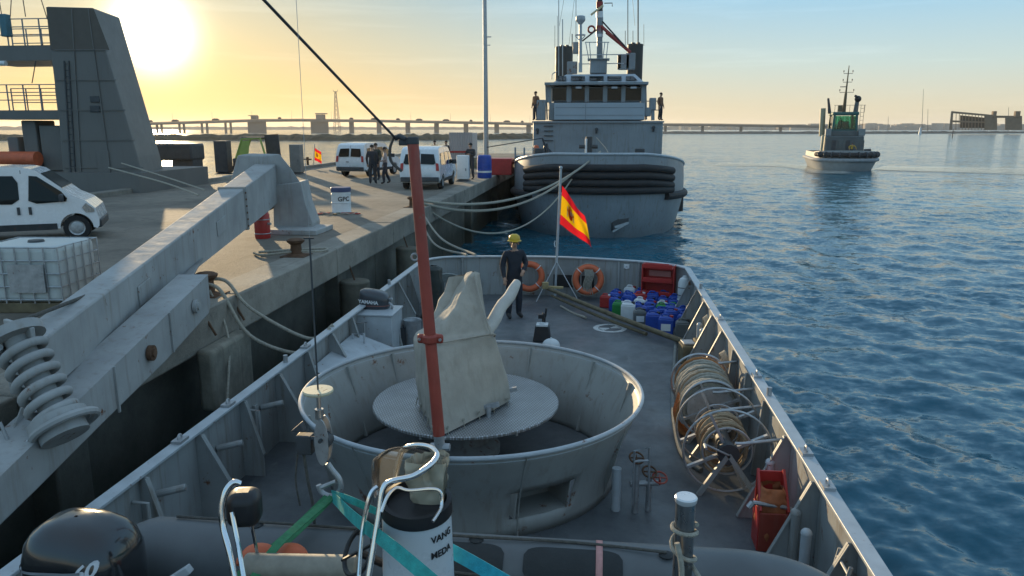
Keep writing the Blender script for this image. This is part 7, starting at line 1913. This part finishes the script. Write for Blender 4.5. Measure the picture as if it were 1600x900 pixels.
mb = MB(); mb.tube([V(-1.5, -1.0, 8.2), V(2.3, -1.0, 8.2)], .025, 5); mb.tube([V(2.3, 0, 5.0), V(2.3, 0, 8.2)], .025, 5); mb.tube([V(1.9, 0, 5.0), V(1.9, 0, 8.2)], .025, 5)
for k in range(6): mb.tube([V(1.9, 0, 5.3 + k * .5), V(2.3, 0, 5.3 + k * .5)], .02, 5)
mb.build('roof_ladder', M['dark'], st)
for x, w, z in ((-2.0, .7, 4.75), (2.05, .8, 4.75)):
    mb = MB(); mb.box((x, -1.2, z), (w, .8, .9)); mb.build('side_locker', M['tugmid'], st, bevel=.05)
for x in (-2.2, -1.3, -.5, .4, 1.4, 2.1):
    mb = MB(); mb.box((x, -2.03, 2.9), (.5 if x not in (-2.2,) else .35, .08, 1.7)); mb.build('house_panel', M['dark'] if x in (-1.3, .4) else M['tugdark'], st, bevel=.02)
for x in (-2.7, -2.3):
    mb = MB(); mb.cyl((x, -1.4, 1.75), (x + .1, -1.3, 4.4), .16, n=10); mb.build('vent_trunk', mat('cream_paint', (.5, .44, .3), .5, var=.1), st)
mb = MB(); mb.box((2.2, -4.2, 2.2), (1.0, .8, .6)); mb.cyl((2.0, -4.4, 2.4), (2.8, -4.4, 2.45), .3, n=12); mb.build('deck_winch', M['black'], st, bevel=.05)
tp = at(1330, 267, 0)
place(st, V(tp.x + .3, tp.y + 5.6, 0), .16 + math.atan2(-tp.x, tp.y))
yel = cloth('yellow_jacket', (.55, .34, .04)); 
q = st.matrix_basis @ V(.55, -4.2, 1.75)
person('person in a yellow jacket crouching over the foredeck of the small tug', (q.x, q.y, q.z), PI + .2, 1.7, yel, gr, lean=.12, arms={'l': ((-.19, .1, 1.43), (-.45, .12, 1.25), (-.5, .25, 1.0)), 'r': ((.19, .1, 1.43), (.45, .12, 1.25), (.45, .25, 1.0))})
q = st.matrix_basis @ V(-.2, 1.3, 5.2)
person('person silhouetted at the helm inside the green wheelhouse', (q.x, q.y, q.z - .35), PI, 1.7, dk, gr)
# wake
def sheen():
    m = bpy.data.materials.new('wake_sheen'); m.use_nodes = True; t = m.node_tree; t.nodes.clear()
    # flattened water whose pale base colour stands in for mirrored low sky
    out = N(t, 'ShaderNodeOutputMaterial'); d = N(t, 'ShaderNodeBsdfPrincipled'); d.inputs['Base Color'].default_value = (.45, .52, .52, 1); d.inputs['Roughness'].default_value = .10; d.inputs['IOR'].default_value = 1.333; tr = N(t, 'ShaderNodeBsdfTransparent'); mx = N(t, 'ShaderNodeMixShader')
    tc = N(t, 'ShaderNodeTexCoord').outputs['Object']
    n1 = noise(t, tc, .9, 7, .7, (.35, 1.0, 1)); uv = N(t, 'ShaderNodeAttribute'); uv.attribute_name = 'edge'
    mu = N(t, 'ShaderNodeMath', operation='MULTIPLY'); lk(t, ramp(t, n1, ((.25, .1), (.55, .95))), mu.inputs[0]); lk(t, uv.outputs['Fac'], mu.inputs[1])
    lk(t, mu.outputs[0], mx.inputs[0]); lk(t, tr.outputs[0], mx.inputs[1]); lk(t, d.outputs[0], mx.inputs[2]); lk(t, mx.outputs[0], out.inputs[0]); return m
def wake(label, pts, w0, w1):
    P = spline(pts, 10); n = len(P); cols = [-1, -.6, 0, .6, 1]; rows = [[] for _ in cols]
    for i, p in enumerate(P):
        d = (P[min(i + 1, n - 1)] - P[max(i - 1, 0)]).normalized(); nr = V(-d.y, d.x, 0) * (w0 + (w1 - w0) * i / n)
        for r, c in zip(rows, cols): r.append(p + nr * c)
    mb = MB(); mb.grid(rows); o = mb.build('wake', M['sheen'], None, smooth=0); tag(o, None, None, None, 'stuff')
    at_ = o.data.attributes.new('edge', 'FLOAT', 'POINT')
    vals = []
    for c in cols: vals += [0.0 if abs(c) == 1 else max(0.0, 1 - .5 * i / n) for i in range(n)]
    at_.data.foreach_set('value', vals)
    return o
M['sheen'] = sheen()
wz_ = .06
wake('wake', [at(1372, 262, wz_), at(1450, 264, wz_), at(1540, 266, wz_), at(1640, 268, wz_), at(1800, 270, wz_)], 6.5, 12.0)
wake('wake', [at(1300, 271, wz_), at(1275, 262, wz_), at(1230, 258, wz_), at(1120, 256, wz_)], 2.5, 7)

# =================================================================== far background
M['farconcrete'] = mat('bridge_concrete', (.24, .20, .17), .9, var=.12, scale=.03)
br = thing('road_bridge', 'long low road bridge on square piers crossing the water behind everything', 'bridge', far_pt(600, 900))
def bp3(x, y, D):
    # picture point at horizontal distance D
    d = ray(x, y); k = D / math.hypot(d.x, d.y); return EYE + d * k
DBR = 950.0
deck_pts = [(150, 195), (210, 192.5), (300, 190), (400, 187), (470, 186.5), (600, 188), (760, 191), (830, 192.5), (1030, 193.5), (1120, 194), (1250, 196), (1330, 198)]
P = [bp3(x, y, DBR) for x, y in deck_pts]
mb = MB()
for a_, b_ in zip(P[:-1], P[1:]): mb.bar(a_ - V(0, 0, 1.3), b_ - V(0, 0, 1.3), 12, 2.6)
mb.build('bridge_deck', M['farconcrete'], br, smooth=0)
mb = MB()
for a_, b_ in zip(P[:-1], P[1:]): mb.bar(a_ + V(0, 0, .45), b_ + V(0, 0, .45), 12.4, .5)
mb.build('parapet', M['farconcrete'], br, smooth=0)
def decky(x): return float(np.interp(x, [q[0] for q in deck_pts], [q[1] for q in deck_pts]))
def pier(x, w, nm='pier', y1=207):
    a_ = bp3(x, decky(x) + 2, DBR); mb = MB(); wd = w / F * DBR * 1.03
    mb.box((a_.x, a_.y, a_.z / 2 - 2), (wd, 7, a_.z + 3), rz=math.atan2(a_.y, a_.x) - PI / 2); mb.build(nm, M['farconcrete'], br, smooth=0)
for x in (214, 220, 245, 252, 280, 287, 315, 323, 352, 360): pier(x, 3.2)
for x in (401, 499): pier(x, 25, 'bascule_pier')
for x in (549, 592, 637, 682, 728, 776, 826): pier(x, 7)
for x in (1040, 1098, 1158, 1220): pier(x, 4)
a_ = bp3(501, 183, DBR); mb = MB(); mb.box((a_.x, a_.y, a_.z), (9, 8, 6)); mb.box((a_.x + 1, a_.y, a_.z + 4), (12, 9, 1.2)); mb.build('control_tower', M['farconcrete'], br, smooth=0)
a_ = bp3(398, 184, DBR); mb = MB(); mb.box((a_.x, a_.y, a_.z), (7, 6, 4)); mb.box((a_.x - 2, a_.y, a_.z + 2.5), (9, 7, .8)); mb.build('control_tower', M['farconcrete'], br, smooth=0)
for x in range(270, 830, 62):
    a_ = bp3(x, decky(x), DBR); mb = MB(); mb.cyl(a_, a_ + V(0, 0, 10), .16, .1, n=5); mb.build('lamp_standard', M['farconcrete'], br)
rng = random.Random(3)
for k, x in enumerate((236, 274, 337, 437, 549, 585, 622, 655, 697, 736, 792, 816)):
    a_ = bp3(x, decky(x), DBR); mb = MB(); L_ = rng.choice((3.5, 4.5, 8)); mb.box(a_ + V(0, 0, 1.4), (L_, 2, 1.6)); mb.box(a_ + V(0, 0, 2.4), (L_ * .6, 1.8, .8)); o = mb.build('far_vehicle', M['dark'], None, bevel=.2); tag(o, 'tiny vehicle silhouette crossing the far bridge', 'vehicle', 'vehicles on the far bridge')
# lattice pylon
pb_ = bp3(527, 205, 1300); pt_ = bp3(526, 143, 1300)
py_ = thing('lattice_pylon', 'tall thin lattice pylon standing behind the bridge', 'pylon', (pb_.x, pb_.y, 0))
H_ = pt_.z; corners = lambda f: [V(pb_.x + sx * (4.6 * (1 - f) + 1.0 * f), pb_.y + sy_ * (4.6 * (1 - f) + 1.0 * f), H_ * f) for sx, sy_ in ((-1, -1), (1, -1), (1, 1), (-1, 1))]
for i in range(4):
    mb = MB(); mb.cyl(corners(0)[i], corners(1)[i], .45, .35, n=5); mb.build('leg', M['farconcrete'], py_)
for k in range(9):
    a_, b_ = corners(k / 9.), corners((k + 1) / 9.); mb = MB()
    for i in range(4):
        mb.cyl(a_[i], b_[(i + 1) % 4], .22, n=4); mb.cyl(a_[i], a_[(i + 1) % 4], .22, n=4)
    mb.build('brace', M['farconcrete'], py_)
mb = MB(); t_ = corners(1)[0]; mb.bar(V(pb_.x - 3.5, pb_.y, H_), V(pb_.x + 3.5, pb_.y, H_), .7, .7); mb.bar(V(pb_.x - 3, pb_.y, H_), V(pb_.x - 4, pb_.y, H_ + 3), .5, .5); mb.bar(V(pb_.x + 3, pb_.y, H_), V(pb_.x + 4, pb_.y, H_ + 3), .5, .5); mb.build('crossarm', M['farconcrete'], py_)
# timber pavilion on the right breakwater
DP = 820.0
pv = thing('pavilion', 'brown slatted pavilion with a sloping roof on the right breakwater', 'building', bp3(1540, 202, DP))
def pvp(x, y, D=DP): return bp3(x, y, D)
wood = mat('brown_cladding', (.20, .145, .10), .8, var=.15, scale=.4)
dv = (pvp(1560, 200) - pvp(1500, 200)); dv.z = 0; dv.normalize(); bk = V(-dv.y, dv.x, 0) * 14
mb = MB(); mb.prism([pvp(1487, 173.5), pvp(1552, 179.5), pvp(1552, 182), pvp(1487, 176.5)], bk); mb.build('sloping_roof', wood, pv, smooth=0)
mb = MB(); mb.prism([pvp(1486, 174), pvp(1489, 174), pvp(1487, 203), pvp(1483, 203)], bk); mb.build('end_wall', wood, pv, smooth=0)
mb = MB(); mb.prism([pvp(1538, 180), pvp(1558, 181), pvp(1558, 203), pvp(1538, 203)], bk); mb.build('wall', wood, pv, smooth=0)
mb = MB(); mb.prism([pvp(1571, 182), pvp(1597, 181), pvp(1597, 203), pvp(1571, 203)], bk); mb.build('wall', wood, pv, smooth=0)
mb = MB(); mb.prism([pvp(1550, 180.5), pvp(1597, 181), pvp(1597, 184), pvp(1550, 184)], bk); mb.build('flat_roof', wood, pv, smooth=0)
mb = MB(); mb.prism([pvp(1489, 188), pvp(1540, 190), pvp(1540, 192), pvp(1487, 191)], bk); mb.build('gallery', wood, pv, smooth=0)
mb = MB(); mb.prism([pvp(1500, 180), pvp(1540, 184), pvp(1540, 200), pvp(1500, 200)], bk * .9, M=Matrix.Translation(bk * .08)); mb.build('glazed_hall', M['darkglass'], pv, smooth=0)
for x in range(1494, 1540, 5):
    mb = MB(); y0 = 174.5 + (x - 1487) * 6 / 65.; mb.bar(pvp(x, y0 + 2), pvp(x - .6, 203), .5, .5); mb.build('slat_post', wood, pv, smooth=0)
for x, w_, h_ in ((1553, 3, 5), (1589, 4, 5)):
    a_ = pvp(x, 180); mb = MB(); mb.box(a_ + V(0, 0, 1), (w_, 3, h_)); mb.build('roof_plant', wood, pv, smooth=0)
# light skyline, masts, trees
M['skyline'] = mat('far_buildings', (.42, .37, .32), .9, var=.15, scale=.02)
rng = random.Random(8)
mb = MB()
for k in range(150):
    x = rng.uniform(1030, 1600) if k < 125 else rng.uniform(1120, 1480); D = rng.uniform(2150, 2500); h = rng.uniform(8, 18) * (1.0 if x > 1180 else .7); w = rng.uniform(12, 38)
    p = far_pt(x, D); mb.box((p.x, p.y, h / 2), (w, 14, h), rz=rng.uniform(0, 1))
o = mb.build('far_town', M['skyline'], None, smooth=0); o['kind'] = 'stuff'
for x, yt, lb in ((1441, 139, 'tallest hair-thin aerial mast above the right breakwater'), (1450, 170, 'shorter mast just right of the tallest one'), (1388, 182, 'thin mast right of the small tug, far off'), (1576, 168, 'thin mast above the brown pavilion')):
    a_ = bp3(x, 200, 1000); b_ = bp3(x + (2 if x == 1441 else 0), yt, 1000); mb = MB(); mb.cyl(V(a_.x, a_.y, 0), b_, .35, .2, n=6)
    o = mb.build('aerial_mast', M['farconcrete'], None); tag(o, lb, 'mast')
t = thing('beacon', 'white beacon with an orange top on the breakwater left of the pavilion', 'beacon', at(1438, 206, 2))
a_ = bp3(1438, 204, 800); mb = MB(); mb.lathe([(1.3, -3), (.9, 1), (.9, 2.5), (0, 3)], a_, 12); mb.build('tower', M['white'], t)
mb = MB(); mb.box(a_ + V(1.6, 0, 3.2), (3.4, 1.5, 1.2)); mb.build('top_mark', M['skyline'], t)
t = thing('channel_post', 'thin dark post standing in the water left of the pavilion', 'post', at(1489, 214, 0))
a_ = at(1488, 215, 0); mb = MB(); mb.cyl(a_ - V(0, 0, 1), a_ + V(0, 0, 4.5), .3, .2, n=8); mb.build('pile', M['dark'], t)
mb = MB(); mb.cyl(a_ + V(0, 0, 4.5), a_ + V(0, 0, 6), .1, n=6); mb.build('spike', M['white'], t)

# =================================================================== evening haze over the water
mb = MB(); mb.box((0, 0, 36.0), (19400, 19400, 80))
hz = mb.build('haze', None, None, smooth=0)
hm = bpy.data.materials.new('haze_air'); hm.use_nodes = True; ht = hm.node_tree; ht.nodes.clear()
ho = N(ht, 'ShaderNodeOutputMaterial'); hv = N(ht, 'ShaderNodeVolumePrincipled')
hv.inputs['Color'].default_value = (.95, .93, .90, 1); hv.inputs['Density'].default_value = .00009; hv.inputs['Anisotropy'].default_value = .4
lk(ht, hv.outputs[0], ho.inputs['Volume'])
hz.data.materials.clear(); hz.data.materials.append(hm); hz['kind'] = 'stuff'
